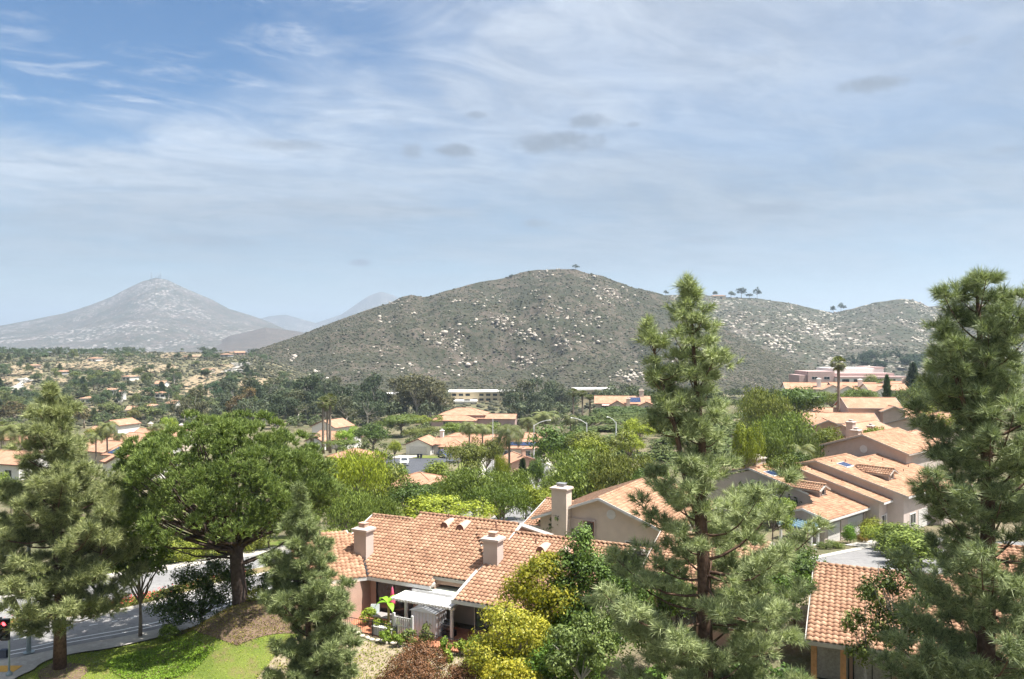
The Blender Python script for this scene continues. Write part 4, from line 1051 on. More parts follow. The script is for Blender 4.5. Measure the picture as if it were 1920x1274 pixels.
MB().prism([(0, .62, 0), (0, 21.5, 0), (0, 21.5, ze), (0, 12.5, ze + 3.0), (0, .62, ze - .02)][::-1], (5.2, 0, 0)).build('wall', stucco['mauve'], h.root, loc=(5.41, 0, 0))
h.garage('v-', .6, 2.0, 0, 2.7, 2.1); h.garage('v-', .6, 6.9, 0, 3.6, 2.1)
MB().box(3.5, 5.0, .5, .6, 0, 2.2).build('pilaster', stucco['mauve'], h.root); MB().box(8.85, 9.4, .5, .6, 0, 2.2).build('pilaster', stucco['mauve'], h.root)
h.chimney(8.6, 13.6, 2.5, 6.6, 2.2, 1.2)
h.skylight(6.6, 10.2, zf1, (0, 1), .262, 2.0, 1.4)
for (uu, vv) in ((6.2, 11.8), (8.4, 10.0), (8.0, 11.6), (5.6, 5.3)): h.pipe(uu, vv, zf1(uu, vv), .35)
# dormer on the corner unit
def dormer(h, u, v, zf, L=4.6):
    zt = zf(u, v) + 1.15
    MB().prism([(u - .75, v, zf(u, v) - .2), (u + .75, v, zf(u, v) - .2), (u + .75, v, zt - .25), (u, v, zt + .12), (u - .75, v, zt - .25)], (0, L * .8, 0)).build('dormer_wall', stucco['mauve'], h.root)
    h.window('v-', v, u, zf(u, v) + .25, .55, .55, 'dormer_window', trim_m, glass_m, mull=0)
    h.plane([(u - 1.15, v - .35), (u, v - .35), (u, v + L), (u - 1.15, v + L * .72)], (u - 1.15, v + L), zt - .38, (1, 0), .48)
    h.plane([(u + 1.15, v - .35), (u, v - .35), (u, v + L), (u + 1.15, v + L * .72)], (u + 1.15, v - .35), zt - .38, (-1, 0), .48)
    h.caps((u, v - .35, zt + .2), (u, v + L, zt + .2))
dormer(h, 6.2, 3.9, zf1)
# porch pergola
pg = empty('porch_pergola', (0, 0, 0)); pg.parent = h.root
for o_ in [pg]: bpy.data.objects.remove(o_)
blue_m = plain('blue_paint', (.16, .26, .33), .6, .1, 3, .05, 20)
for k in range(9): MB().box(-3.4 + .02, -.05, .5 + k * .42, .58 + k * .42, 2.28, 2.42).build('pergola_slat', blue_m, h.root)
for uu in (-3.0, -.5): MB().box(uu - .06, uu + .06, .2, 4.4, 2.1, 2.278).build('pergola_beam', blue_m, h.root)
for (uu, vv) in ((-3.0, .5), (-1.6, .5), (-3.0, 3.8)):
    MB().lathe([(.24, 0), (.24, .16), (.15, .2), (.14, 1.75), (.22, 1.85), (.26, 1.95), (.26, 2.09)], 12, (uu, vv, 0)).build('column', white_m, h.root)
MB().box(-3.2, -1.3, .3, .7, -.2, .5).build('porch_wall', white_m, h.root)

def terrace_unit(label, u, v, zeav, depth, wid, sl, chim=None, sky=True, dorm=True, z=zg3):
    x, y = ru(u, v)
    h = House('terrace_house', label, x, y, A3, 'mauve', z=z, lod=1)
    ze = zeav - z
    zf = h.plane([(-.3, 0), (wid, 0), (wid, depth), (-.3, depth)], (0, 0), ze, (0, 1), sl)
    h.plane([(wid, depth + 8), (-.3, depth + 8), (-.3, depth), (wid, depth)], (wid, depth + 8), ze + sl * depth - sl * 8, (0, -1), sl)
    zt = ze + sl * depth
    h.caps((-.3, depth, zt), (wid, depth, zt))
    MB().prism([(0, .6, -.5), (0, depth + 7.5, -.5), (0, depth + 7.5, zt - sl * 8), (0, depth, zt - .1), (0, .6, ze)][::-1], (wid - .4, 0, 0)).build('wall', stucco['mauve'], h.root)
    h.board((-.36, 0, ze - .06), (-.36, depth, zt - .06)); h.board((-.36, depth + 8, zt - sl * 8 - .06), (-.36, depth, zt - .06)); h.board((-.3, -.05, ze - .12), (wid, -.05, ze - .12), m=white_m)
    if chim: h.chimney(*chim, 1.6, 1.1)
    if sky: h.skylight(wid * .3, depth * .78, zf, (0, 1), sl, 1.8, 1.3)
    if dorm: dormer(h, wid * .45, depth * .32, zf, 4.2)
    for (a_, b_) in ((.2, .9), (.5, .85), (.65, .6), (.3, .55)): h.pipe(wid * a_, depth * b_, zf(wid * a_, depth * b_), .35)
    h.window('v-', .6, wid * .3, .8, 1.4, 1.1); h.garage('v-', .6, wid * .65, 0, 2.6, 2.1)
    return h
terrace_unit('second terrace house from the front with a plain stepped terracotta roof', 9.2, -1.6, .3, 9.8, 4.5, .255, None, False, False)
terrace_unit('third terrace house with skylight and dormer in its terracotta roof', 11.2, -3.4, .95, 10.6, 8.0, .255, None, True, True)
terrace_unit('fourth terrace house, its roof reaching under the right pine', 18.6, -4.6, .5, 10.5, 8.0, .255, None, False, False)
# end unit: gable with round vent facing the camera
x4, y4 = 49.3 - .669 * 5.6, 100 + .743 * 5.6
U4 = House('gable_house', 'mauve gabled terrace house with round vent above the stepped roofs', x4, y4, A3, 'mauve', z=-3.4, lod=1)
U4.gable(.5, 11, -5.4, 5.4, PZ(846, 104) + 3.4 + .2, .33, 'u', .5, .5)
MB().lathe([(.5, 0), (.5, .06), (.36, .065), (.36, .02)], 20).build('round_vent', white_m, U4.root).matrix_local = __import__('mathutils').Matrix(((0, 0, -1, .5), (-1, 0, 0, 0), (0, 1, 0, 7.1), (0, 0, 0, 1)))
U4.window('u-', .5, -3.6, 4.2, 1.0, 1.2, pm=curtain_m, mull=0)
for (uu, vv) in ((2, -1.0), (4, -1.5), (5, -1.0), (7, -2.0)): U4.pipe(uu, vv, 8.4 - abs(vv) * .33, .35)

# ---- front right house
RF = House('timber_post_house', 'front right house with terracotta roof and timber posts behind the right pine', 15.2, 41.3, R(24), 'pink', z=0.0)
h = RF
zk = h.plane([(0, 0), (5.2, 0), (14, 0), (14, 7.0), (0, 7.0)], (0, 0), 2.5, (0, 1), .30, singles=300)
h.plane([(14, 14), (0, 14), (0, 7.0), (14, 7.0)], (14, 14), 2.5, (0, -1), .30)
h.caps((0, 7.0, 4.6), (14, 7.0, 4.6), True)
h.board((-.05, -.05, 2.38), (14, -.05, 2.38), m=trim_m); h.board((-.06, 0, 2.44), (-.06, 7.0, 4.54)); h.board((-.06, 14, 2.44), (-.06, 7.0, 4.54))
MB().prism([(0, 1.2, -.3), (0, 13.2, -.3), (0, 13.2, 2.5), (0, 7.0, 4.4), (0, 1.2, 2.6)][::-1], (13.4, 0, 0)).build('wall', stucco['pink'], h.root, loc=(.4, 0, 0))
wood_m = plain('timber_post', (.40, .21, .10), .75, .2, 5, .2, 25)
for uu in (.35, 1.75, 4.6, 7.4): MB().box(uu - .14, uu + .14, .12, .38, -.2, 2.34).build('post', wood_m, h.root)
h.window('v-', 1.2, 1.2, .2, 1.5, 2.0, 'sliding_door', dark_metal, curtain_m, mull=0); h.window('v-', 1.2, 3.1, .2, 1.7, 2.0, 'sliding_door', dark_metal, curtain_m, mull=1); h.window('v-', 1.2, 6.5, .2, 2.6, 2.0, 'sliding_door', dark_metal, glass_m)
o_ = House('terrace_house', 'terracotta roofed house seen in scraps through the right pine', 27.5, 50.0, R(24), 'pink', z=-.6, lod=1)
o_.gable(.5, 11, 1.0, 11.5, 2.9, .30, 'u', .6, .4)
o_.window('v-', 1.0, 4, .8, 1.6, 1.2)

# ---- valley and hillside houses, smaller
def small_house(name, label, px, D, a, blocks, wall='white', group=None, z=None, trim=brown_m, sol=None, cat='house', chim=None, wins=(), gar=None, mode='flat'):
    x = PX(px, D); h = House(name, label, x, D, R(a), wall, mode, z, cat, group, trim, 1)
    for b in blocks:
        k = b[0]
        if k == 'g': zr = h.gable(*b[1:5], b[5], b[6], b[7], .5, .35)
        elif k == 'h': zr = h.hip(*b[1:5], b[5], b[6], .5)
    for c in (chim or []): h.chimney(*c)
    for w_ in wins: h.window(*w_)
    if gar: h.garage(*gar)
    if sol: h.solar(*sol)
    return h
B = blocks = None
small_house('cottage', 'white gabled house with garage facing the cul de sac', 784, 212, 12, [('g', -3.4, 3.4, 0, 9, 2.7, .42, 'v'), ('g', 3.4, 13, 3.0, 10.5, 2.6, .40, 'u')], gar=('v-', 0, 0, 0, 4.8, 2.2), chim=[(4.6, 6.5, 2, 5.6)],
            wins=[('u+', 3.4, 1.5, 0.2, .9, 2.0), ('v-', 3.0, 5.5, .8, 1.5, 1.2), ('v-', 3.0, 9.5, .8, 1.8, 1.2)])
small_house('cottage', 'hip roofed house on the right of the white garage house', 850, 216, 20, [('h', -7, 6, 0, 11, 2.8, .38), ('g', 2, 10, -3, 3.5, 2.5, .36, 'u')], wins=[('v-', 0, -3.5, .8, 1.8, 1.2)])
small_house('cottage', 'long terracotta house with solar strip behind the feather palm', 966, 200, 8, [('g', -6.0, 7.5, 0, 9, 2.7, .40, 'u'), ('g', 1.5, 7.5, 5, 16, 3.1, .40, 'u')], 'beige', chim=[(6.9, 4.4, 3, 5.6), (6.0, 10, 3, 6.4)], wins=[('v-', 0, -2, .8, 1.8, 1.2), ('v-', 0, 3, .8, 1.6, 1.2)])
small_house('cottage', 'terracotta house left of the long solar strip house', 893, 214, 8, [('g', -5, 9, 0, 10, 2.7, .40, 'u'), ('h', -9, -2, -4, 6, 2.5, .38)], 'beige', wins=[('v-', 0, 3, .8, 1.8, 1.2)])
small_house('cottage', 'low peach gable in front of the long terracotta house', 985, 158, -20, [('g', -3.5, 3.5, 0, 7, 2.4, .36, 'v')], 'pink', chim=[(0, 1.0, 2, 5.0, .7, .6)])
small_house('cottage', 'hip roofed house in front of the cul de sac', 770, 128, 14, [('h', -5, 4.6, 0, 9, 2.5, .34), ('g', .6, 5.4, -2.6, 4, 2.5, .36, 'v')], 'white', z=-8.1, wins=[('v-', -2.6, 3, .6, 1.5, 1.2)])
small_house('cottage', 'pale house behind the leafless grey tree', 652, 168, 30, [('h', -5.5, 2.5, 0, 8, 2.7, .36), ('h', 1.5, 6, -3, 4, 2.6, .36)], 'white', wins=[('v-', 0, -2, .3, 1.8, 2.0), ('v-', -3, 3.6, .8, 1.5, 1.2)])
small_house('cottage', 'small house with gable below the three tall palms', 622, 232, 24, [('g', -7, 4, 0, 9, 2.8, .40, 'u'), ('g', -6, 0, -4, 4, 2.6, .4, 'v')], 'white', wins=[('v-', -4, -3, .8, 1.4, 1.2)])
small_house('cottage', 'white walled house behind the three tall palms', 606, 262, 30, [('g', -5, 5, 0, 9, 5.0, .40, 'v')], 'white', wins=[('v-', 0, 0, 3.2, 1.2, 1.2)])
small_house('villa', 'wide pale roofed villa with stepped hips below the cream building', 868, 335, 6, [('h', -10, 9, 0, 13, 4.4, .36), ('h', -12, 6, -7, 3, 2.7, .32), ('g', 6, 22, -1, 9, 3.0, .30, 'u')], 'rose', wins=[('v-', -7, -6, .8, 2.0, 1.3), ('v-', -1, 14, .8, 2, 1.3)])
hh = small_house('hill_house', 'ridge top house with solar panels above the ivy bank', 1166, 258, 6, [('g', -8.5, 9, 0, 10, 2.8, .40, 'u'), ('g', -3.6, .6, -2.6, 5, 2.6, .55, 'v'), ('g', 5.5, 10, -3, 4, 2.5, .45, 'v')], 'beige', z=-5.4, chim=[(6.5, 4.6, 3, 6.6, 1.4, 1.0), (2.0, -.4, -.5, 4.2, 1.2, .9)], wins=[('v-', 0, -5.5, .8, 2.0, 1.2), ('v-', -2.6, -1.5, .3, 1.8, 1.9), ('v-', -3, 7.7, .4, 1.2, 1.8)])
lt = [o for o in bpy.data.objects if o.get('label', '').startswith('long terracotta house with solar')][0]
class _H: root = lt
House.solar(_H, 2.0, .8, lambda u, v: 2.75 + .40 * v, (0, 1), 9, 1)
hh.solar(4.0, .6, lambda u, v: 2.75 + .40 * v, (0, 1), 4, 2)
MB().slab([(-6.4, -3.0, 2.3), (-1.0, -3.0, 2.3), (-1.0, -.2, 2.6), (-6.4, -.2, 2.6)], .1).build('awning', stucco['rose'], hh.root)
# left valley
hs = small_house('cottage', 'solar roofed house left of the umbrella pine', 232, 172, 22, [('g', -6, 6, 0, 10, 2.9, .30, 'u'), ('g', 4, 10, -4, 6, 4.6, .38, 'u')], 'white', wins=[('v-', -4, 7.5, 2.6, .9, 1.2), ('v-', 0, -2, .6, 1.6, 1.2)])
hs.solar(-.8, .3, lambda u, v: 2.85 + .30 * v, (0, 1), 9, 2)
small_house('cottage', 'white gabled house with chimney at the umbrella pine edge', 222, 150, 34, [('g', -4, 5, 0, 9, 2.8, .40, 'v'), ('g', -9, -4, 2, 9, 2.5, .36, 'u')], 'white', chim=[(5.3, 1.6, -.5, 5.0, 1.1, .9)], wins=[('v-', 0, 1, .6, 1.6, 1.2)])
small_house('cottage', 'broad terracotta hip roof in the left valley', 196, 205, 18, [('h', -10, 6, 0, 12, 2.9, .36)], 'white', wins=[('v-', 0, -3, .8, 1.8, 1.2)])
small_house('cottage', 'terracotta house at the back of the left valley cluster', 287, 238, 12, [('g', -8, 8, 0, 10, 3.0, .40, 'u'), ('g', -10, -4, -3, 6, 2.8, .4, 'v')], 'white', chim=[(6, 5, 3, 6.2), (-4.5, 5, 3, 6.4)])
small_house('cottage', 'terracotta roofs between the valley palms', 243, 222, 30, [('g', -6, 5, 0, 9, 2.9, .38, 'u'), ('h', 2, 10, 3, 12, 2.9, .36)], 'beige')
small_house('cottage', 'white two storey house behind the valley palms', 206, 262, 20, [('g', -3.5, 3.5, 0, 9, 5.6, .40, 'v'), ('g', -11, -3.5, 1, 8, 3.0, .38, 'u')], 'white', wins=[('v-', 0, 0, 3.6, 1.0, 1.3), ('v-', 0, 2, 1, 1, 1.2)])
small_house('cottage', 'peach house in the gap right of the left pine', 165, 190, 26, [('g', -6, 6, 0, 10, 2.8, .36, 'u')], 'beige')
small_house('cottage', 'white walled house cut by the left edge of the view', 8, 150, 18, [('g', -8, 3.6, 0, 9, 3.0, .36, 'u')], 'white', wins=[('v-', 0, 1, .6, 1.6, 1.2), ('v-', 0, -2, .6, 1.6, 1.2)])
small_house('cottage', 'terracotta house among palms near the left edge', 34, 228, 14, [('g', -7, 6, 0, 9, 2.9, .38, 'u'), ('g', 2, 9, -3, 5, 2.7, .38, 'u')], 'beige')
# right cluster on the crest
for (lab, px, D, a, bl, wl, ch) in [
    ('nearest crest house, its gable end facing the terrace roofs', 1610, 140, -42, [('g', -6, 6, -6, 6, 3.4, .36, 'u')], 'mauve', [(-5.4, -4.5, 2, 5.6)]),
    ('low crest house with two front gables and stubby chimneys', 1592, 128, -30, [('g', -5, 5, 0, 8, 2.4, .34, 'u'), ('g', 3, 9, -2, 6, 3.0, .36, 'v')], 'pink', [(-4.4, 1.5, 1.5, 4.8)]),
    ('crest house with a raised roof lantern and small front gable', 1640, 172, 4, [('g', -5.5, 5.5, 0, 8, 5.2, .45, 'u'), ('g', -11, 14, 2, 12, 2.9, .30, 'u'), ('g', 1, 5.5, -2, 3, 4.6, .42, 'v')], 'mauve', []),
    ('wide terracotta crest roof on the left behind the tall palm', 1580, 165, 10, [('g', -8, 7, 0, 10, 2.6, .32, 'u'), ('g', -6, -1, -3, 3, 2.3, .4, 'v')], 'pink', []),
    ('pale crest house with a big grey chimney right of the gables', 1690, 132, -42, [('g', -7, 6, -5, 5, 3.2, .34, 'u'), ('g', -9, -4, 3, 10, 2.4, .34, 'u')], 'mauve', [(-6.6, 4.5, 1, 5.4, 1.3, 1.2), (-4.0, 6.6, 1, 6.4, 1.2, 1.1)]),
    ('crest house with a long skylit roof beside the right pine', 1736, 150, -42, [('g', -8, 10, -6, 6, 3.6, .34, 'u')], 'beige', [])]:
    small_house('crest_house', lab, px, D, a, bl, wl, 'houses on the right crest', chim=ch, trim=trim_m, wins=[('u-', bl[0][1], (bl[0][3] + bl[0][4]) / 2, 1.0, 1.2, 1.1)])
for (lab, px, D, a, bl, wl) in [
    ('pale roofed far house left of the tall palm', 1528, 262, 10, [('g', -9, 6, 0, 10, 3.0, .36, 'u'), ('g', 2, 8, -3, 5, 3.0, .45, 'v')], 'white'),
    ('far gabled house right of the tall palm', 1606, 258, 8, [('g', -7, 7, 0, 10, 3.2, .38, 'u'), ('g', -6, -1, -3, 5, 3.0, .5, 'v')], 'white'),
    ('far white gabled house beside the dark cypress', 1655, 250, 4, [('g', -4, 8, 0, 9, 3.4, .38, 'u'), ('g', -3, 2, -3, 5, 3.2, .5, 'v')], 'white'),
    ('far terracotta roof right of the dark cypress', 1690, 262, 4, [('g', -4, 9, 0, 9, 3.6, .36, 'u')], 'beige')]:
    small_house('far_house', lab, px, D, a, bl, wl, 'far houses below the pink hall', z=-1.2, trim=trim_m, chim=[(1.5, 1.5, 1, 6.0, 1.2, 1.0)], wins=[('v-', 0, bl[0][1] + 2, .8, 1.4, 1.2)])

# ---- big halls
def hall():
    D = 350; h = House('pink_hall', 'long pink and white flat roofed hall on the far right rise', PX(1515, D), D, R(-4), 'rose', z=-6.0, cat='hall')
    H = lambda py: PZ(py, D) + 6.0
    h.walls(0, 12, 0, 14, -6, H(697), m=stucco['rose']); h.walls(-3.5, -.02, 1, 12, -6, H(704), m=stucco['rose'])
    h.walls(12.02, 40, 1.5, 24, -6, H(701), m=stucco['rose']); h.walls(14, 37, 5, 22, H(701), H(692), 'upper_storey', stucco['white'])
    h.walls(12.03, 42, -4, 1.48, -6, H(709), m=stucco['white'])
    MB().box(12, 42.2, -4.3, 1.45, H(709) + .003, H(706)).build('canopy', stucco['rose'], h.root); MB().box(33, 37.3, 4.7, 22.3, H(692), H(690)).build('parapet', stucco['rose'], h.root)
    for k in range(5): h.window('v-', -4, 15 + k * 5.2, H(716), 3.2, 1.2)
    for k in range(2): h.window('v-', 0, 3 + k * 5.5, H(712), 2.5, 1.2)
hall()
def school():
    D = 480; h = House('cream_building', 'long cream two storey building with rows of windows at the hill foot', PX(842, D), D, R(-2), 'cream', z=-20, cat='building')
    H = lambda py: PZ(py, D) + 20
    h.walls(0, 40, 0, 14, -3, H(736)); MB().box(-.5, 40.5, -.8, 14.5, H(736), H(734)).build('roof_slab', stucco['white'], h.root)
    for fl, zz_ in ((0, H(752)), (1, H(743))):
        for k in range(9):
            if (k * 7 + fl * 3) % 5 != 4: h.window('v-', 0, 3 + k * 4.1, zz_, 2.6, 1.4, mull=0, fm=stucco['cream'])
    h.walls(4, 16, -10, -.02, -3, H(752), m=stucco['white']); MB().box(3, 17, -11, .2, H(752), H(749.5)).build('roof_slab', stucco['white'], h.root); h.window('v-', -10, 11, 1.5, 3.5, 1.3)
    h2 = House('cream_building', 'cream flat roofed building with dark window band behind the tall palms', PX(1090, D), D - 30, R(-4), 'cream', z=-17, cat='building')
    h2.walls(-6, 16, 0, 12, -3, PZ(732, 450) + 17); MB().box(-6.5, 16.5, -.8, 12.5, PZ(732, 450) + 17, PZ(729.5, 450) + 17).build('roof_slab', stucco['white'], h2.root)
    for k in range(5): h2.window('v-', 0, -4 + k * 4.4, PZ(742, 450) + 17, 3.2, 1.6, mull=1, fm=stucco['cream'])
    h3 = House('cream_building', 'low tan building glimpsed through the grey eucalyptus grove', PX(690, D), D + 25, R(-3), 'cream', z=-20, cat='building')
    h3.walls(-24, 30, 0, 12, -3, PZ(741, 505) + 20); MB().box(-24.5, 30.5, -.8, 12.5, PZ(741, 505) + 20, PZ(738.5, 505) + 20).build('roof_slab', stucco['white'], h3.root)
    for k in range(9): h3.window('v-', 0, -21 + k * 6, 2.2, 3.2, 1.5, mull=0, fm=stucco['cream'])
school()
# ---- houses scattered over the left hillside (picture position, facing, kind)
HS = [(172, 676, 'white flat house on the bare hillside knoll', 'white', 's'), (285, 656, 'pale house among trees on the left skyline', 'cream', 'g'), (420, 668, 'long low house under the hillside crest', 'grey', 's'),
      (430, 652, 'orange roofed house topping the left hillside', 'pink', 'g'), (472, 650, 'terracotta villa on the skyline beside the broad hill', 'beige', 'g'), (505, 640, 'red roofed house highest on the left skyline', 'pink', 'g'),
      (450, 664, 'red roofed house low against the broad hill flank', 'pink', 'g'), (110, 702, 'grey roofed house above the tan retaining wall', 'grey', 's'), (236, 712, 'long white house in the middle of the hillside', 'white', 's'),
      (298, 726, 'red roofed house with bluish walls among dark trees', 'white', 'g'), (160, 755, 'white house low on the hillside behind the pine', 'white', 's'), (225, 752, 'tall narrow white house among eucalyptus', 'white', 't'),
      (246, 778, 'tan house with porch at the hillside foot', 'beige', 'g'), (275, 770, 'wide tan house behind the golden tree', 'beige', 's'), (345, 786, 'grey roofed house just above the umbrella pine', 'grey', 'g'),
      (318, 766, 'white cottage at the hillside foot', 'white', 'g'), (446, 738, 'pale shed roofed house below the dirt terrace', 'white', 's'), (502, 728, 'small dark shed on the dirt terrace', 'grey', 's'),
      (385, 700, 'house half hidden by hillside trees', 'beige', 'g'), (350, 672, 'hidden bungalow near the skyline', 'cream', 's'), (60, 690, 'low house at far left of the hillside', 'beige', 's'), (205, 738, 'white bungalow with pale roof on the slope', 'white', 's'),
      (580, 760, 'pale roof showing through the eucalyptus', 'white', 's'), (300, 745, 'bungalow below the red roofed house', 'white', 's')]
for i, (px, py, lab, wl, kd) in enumerate(HS):
    D = ray_ground(px, py + 3, 280, 1000); w_ = (30 if kd != 't' else 10) * D / F * .6
    small_house('hillside_house', lab, px, D, rng.uniform(-25, 30), [(('g' if kd != 's' else 'h'), -w_ / 2, w_ / 2, 0, 8, 5.5 if kd == 't' else 3.0, .34 if kd == 'g' else .18, 'u')] if kd != 's' else [('h', -w_ / 2, w_ / 2, 0, 8, 3.0, .2)], wl, 'houses on the left hillside',
                trim=trim_m, wins=[('v-', 0, -w_ / 4, .9, 1.6, 1.2), ('v-', 0, w_ / 4, .9, 1.6, 1.2)])
x, y, z, er = 0, 0, 0, 0
_px, _t, _X, _d, _z = HILL_F['east_ridge']; _j = int(np.searchsorted(_px, 1347)); _i = int(np.argmin(np.abs(_t - .985)))
small_house('ridge_house', 'pale flat house on the ridge crest beside the tree clump', 1347, float(_d[_i, _j]), 10, [('h', -13, 13, 0, 12, 7.0, .2)], 'cream', z=float(_z[_i, _j]) - 1.0, wins=[('v-', 0, -6, 2, 4, 2.2), ('v-', 0, 5, 2, 4, 2.2)])
# ------------------------------------------------------------------ garden plants close by
def NT_(px, pyb, D=None): return None
def at_ground(px, D): x = PX(px, D); return (x, D, gz(x, D))
Gs = lambda c: tuple(c) + (1,)
b = at_ground(263, 48.2)
near_tree('street_tree', 'slim bright green street tree beside the sidewalk', b, [(-.6, 0, 4.9, 1.2, 1.2, 1.3), (.7, .2, 5.3, 1.2, 1.2, 1.5), (0, 0, 6.3, 1.3, 1.3, 1.2), (.9, -.3, 4.1, 1.0, 1.0, .9), (-.9, .3, 4.2, .9, .9, .9)], 9000, .17, leaf_g, 201,
          trunk=[(0, 0, -.1), (.02, 0, 1.2), (0, 0, 2.1)], color=(1.05, 1.35, .8, 1), tr=.13)
b = at_ground(385, 47.0)
near_tree('oleander_shrub', 'large dark leafy shrub with pale blossom under the umbrella pine', (PX(378, 49.6), 49.6, gz(PX(378, 49.6), 49.6)), [(-1.9, -.3, 1.3, 1.4, 1.2, 1.3), (-.6, 0, 2.3, 1.5, 1.3, 1.6), (.8, .3, 2.9, 1.5, 1.3, 1.5), (2.0, .5, 2.6, 1.3, 1.3, 1.5), (-.9, -.9, 1.0, 1.4, 1.0, 1.0), (.9, -.4, 1.4, 1.6, 1.2, 1.3)], 14000, .17, leaf_g, 202, color=(.5, .72, .52, 1), cat='shrub', aspect=.4, sub=22, subr=.36)
near_tree('small_shrub', 'low bright green bush at the foot of the oleander', (PX(318, 47.6), 47.6, gz(PX(318, 47.6), 47.6)), [(0, 0, .45, .7, .6, .5)], 1500, .12, leaf_g, 203, color=(1.1, 1.35, .7, 1), cat='shrub')
near_tree('box_shrub', 'dark rounded shrub right of the umbrella pine trunk', (PX(505, 49.5), 49.5, gz(PX(505, 49.5), 49.5)), [(0, 0, .9, 1.0, .9, 1.0), (.9, .3, .8, .8, .7, .8)], 2600, .13, leaf_g, 204, color=(.7, .9, .6, 1), cat='shrub')
near_tree('box_shrub', 'yellow flowering low shrub left of the patio fence', (PX(480, 48.3), 48.3, gz(PX(480, 48.3), 48.3)), [(0, 0, .4, .9, .6, .4)], 1300, .11, leaf_g, 205, color=(1.4, 1.35, .6, 1), cat='shrub')
# golden shrub mass and dark trees right of the patio
def zb(px, D): x = PX(px, D); return (x, D, gz(x, D))
near_tree('golden_shrub', 'tall golden green shrub against the patio house roof', zb(1012, 43.0), [(0, 0, 5.0, 1.5, 1.3, 1.3), (.5, .2, 5.7, 1.1, 1.0, .8), (-.9, 0, 3.9, 1.5, 1.2, 1.4), (1.0, -.2, 3.9, 1.4, 1.2, 1.3), (-.2, -.3, 2.6, 1.9, 1.3, 1.4), (.6, 0, 1.4, 1.9, 1.3, 1.3)], 15000, .16, leaf_y, 211, color=(1.0, 1.0, .8, 1), cat='shrub', sub=22)
near_tree('golden_shrub', 'lower golden shrub with yellow leaf tips in front of the stucco wall', zb(955, 41.0), [(-.3, 0, 3.3, 1.4, 1.2, 1.3), (.8, 0, 2.6, 1.5, 1.2, 1.4), (-1.1, -.3, 1.9, 1.3, 1.1, 1.2), (.3, -.6, 1.2, 1.8, 1.2, 1.2)], 12000, .15, leaf_y, 212, cat='shrub', sub=22)
near_tree('golden_shrub', 'bright yellow leaved shrub at the bottom edge left of the white stems', zb(945, 38.6), [(0, 0, 1.6, 1.3, 1.0, 1.0), (.9, 0, 1.2, 1.2, 1.0, .9)], 4600, .14, leaf_y, 213, color=(1.1, 1.05, .8, 1), cat='shrub', sub=20)
near_tree('broadleaf_tree', 'deep green pointed tree in front of the terrace roof', zb(1095, 43.0), [(-.2, 0, 6.6, .9, .9, 1.4), (-.7, 0, 5.4, 1.3, 1.1, 1.3), (.5, .1, 5.2, 1.5, 1.2, 1.4), (1.6, .1, 5.0, 1.3, 1.2, 1.3), (-1.2, 0, 4.0, 1.5, 1.2, 1.3), (1.2, 0, 3.8, 1.8, 1.2, 1.4), (2.6, .2, 3.9, 1.5, 1.2, 1.4), (0, -.4, 2.4, 2.2, 1.3, 1.4), (2.2, -.2, 2.2, 2.0, 1.3, 1.4)], 30000, .16, leaf_g, 214, color=(.62, .85, .6, 1), sub=26)
near_tree('leafy_shrub', 'dense dark green shrub between golden shrub and white stems', zb(1045, 40.0), [(0, 0, 1.7, 1.6, 1.1, 1.3), (1.3, 0, 1.3, 1.4, 1.0, 1.1), (-1.0, 0, 1.2, 1.2, 1.0, 1.0)], 7500, .15, leaf_g, 219, color=(.6, .9, .5, 1), cat='shrub', sub=20)
near_tree('white_stemmed_tree', 'grey green tree with slender white stems at the bottom edge', zb(1090, 38.5), [(-.6, 0, 3.4, 1.2, 1.0, .9), (.5, 0, 3.9, 1.2, 1.0, .9), (1.0, -.2, 2.9, 1.0, 1.0, .8), (-.9, -.3, 2.6, .9, .9, .7)], 7000, .16, leaf_g, 215, color=(.95, 1.1, 1.05, 1), bark=bark_pale, trunk=[(0, 0, -.1), (.1, 0, .9), (.0, 0, 1.6)], tr=.09, sub=16)
near_tree('leafy_shrub', 'vivid green broad leaved shrub below the tall pine', zb(1195, 37.0), [(0, 0, 1.3, 1.6, 1.1, 1.1), (1.6, .2, 1.6, 1.5, 1.2, 1.2), (-1.3, 0, 1.0, 1.2, 1.0, .9)], 7000, .18, leaf_g, 216, color=(.75, 1.15, .65, 1), cat='shrub')
near_tree('leafy_shrub', 'dark shrub mass filling the gap behind the tall pine trunk', zb(1395, 38.0), [(0, 0, 1.6, 1.8, 1.2, 1.5), (1.9, 0, 1.3, 1.4, 1.2, 1.2), (-1.8, 0, 1.6, 1.4, 1.2, 1.3)], 7000, .18, leaf_g, 217, color=(.55, .85, .55, 1), cat='shrub')
near_tree('leafy_shrub', 'light green clipped shrub below the timber posts', zb(1550, 39.0), [(-.6, 0, .55, 1.0, .7, .55), (.7, 0, .5, 1.0, .7, .5)], 3000, .13, leaf_g, 218, color=(1.25, 1.45, .9, 1), cat='shrub')
# copper shrubs
for i, (px, D, s_, lab) in enumerate([(783, 43.2, 1.0, 'rounded copper leaved shrub nearest the patio fence'), (770, 40.2, 1.15, 'wide copper leaved shrub at the bottom edge'), (872, 40.8, .85, 'small copper leaved shrub right of the pale path')]):
    near_tree('copper_shrub', lab, zb(px, D), [(0, 0, .85 * s_, 1.35 * s_, 1.1 * s_, .95 * s_), (-.5 * s_, -.3, .6 * s_, 1.1 * s_, 1.0 * s_, .7 * s_), (.7 * s_, .1, .65 * s_, 1.0 * s_, .9 * s_, .75 * s_)], int(5200 * s_), .11, leaf_r, 220 + i, cat='shrub', group='copper leaved shrubs below the patio', sub=22, subr=.34)
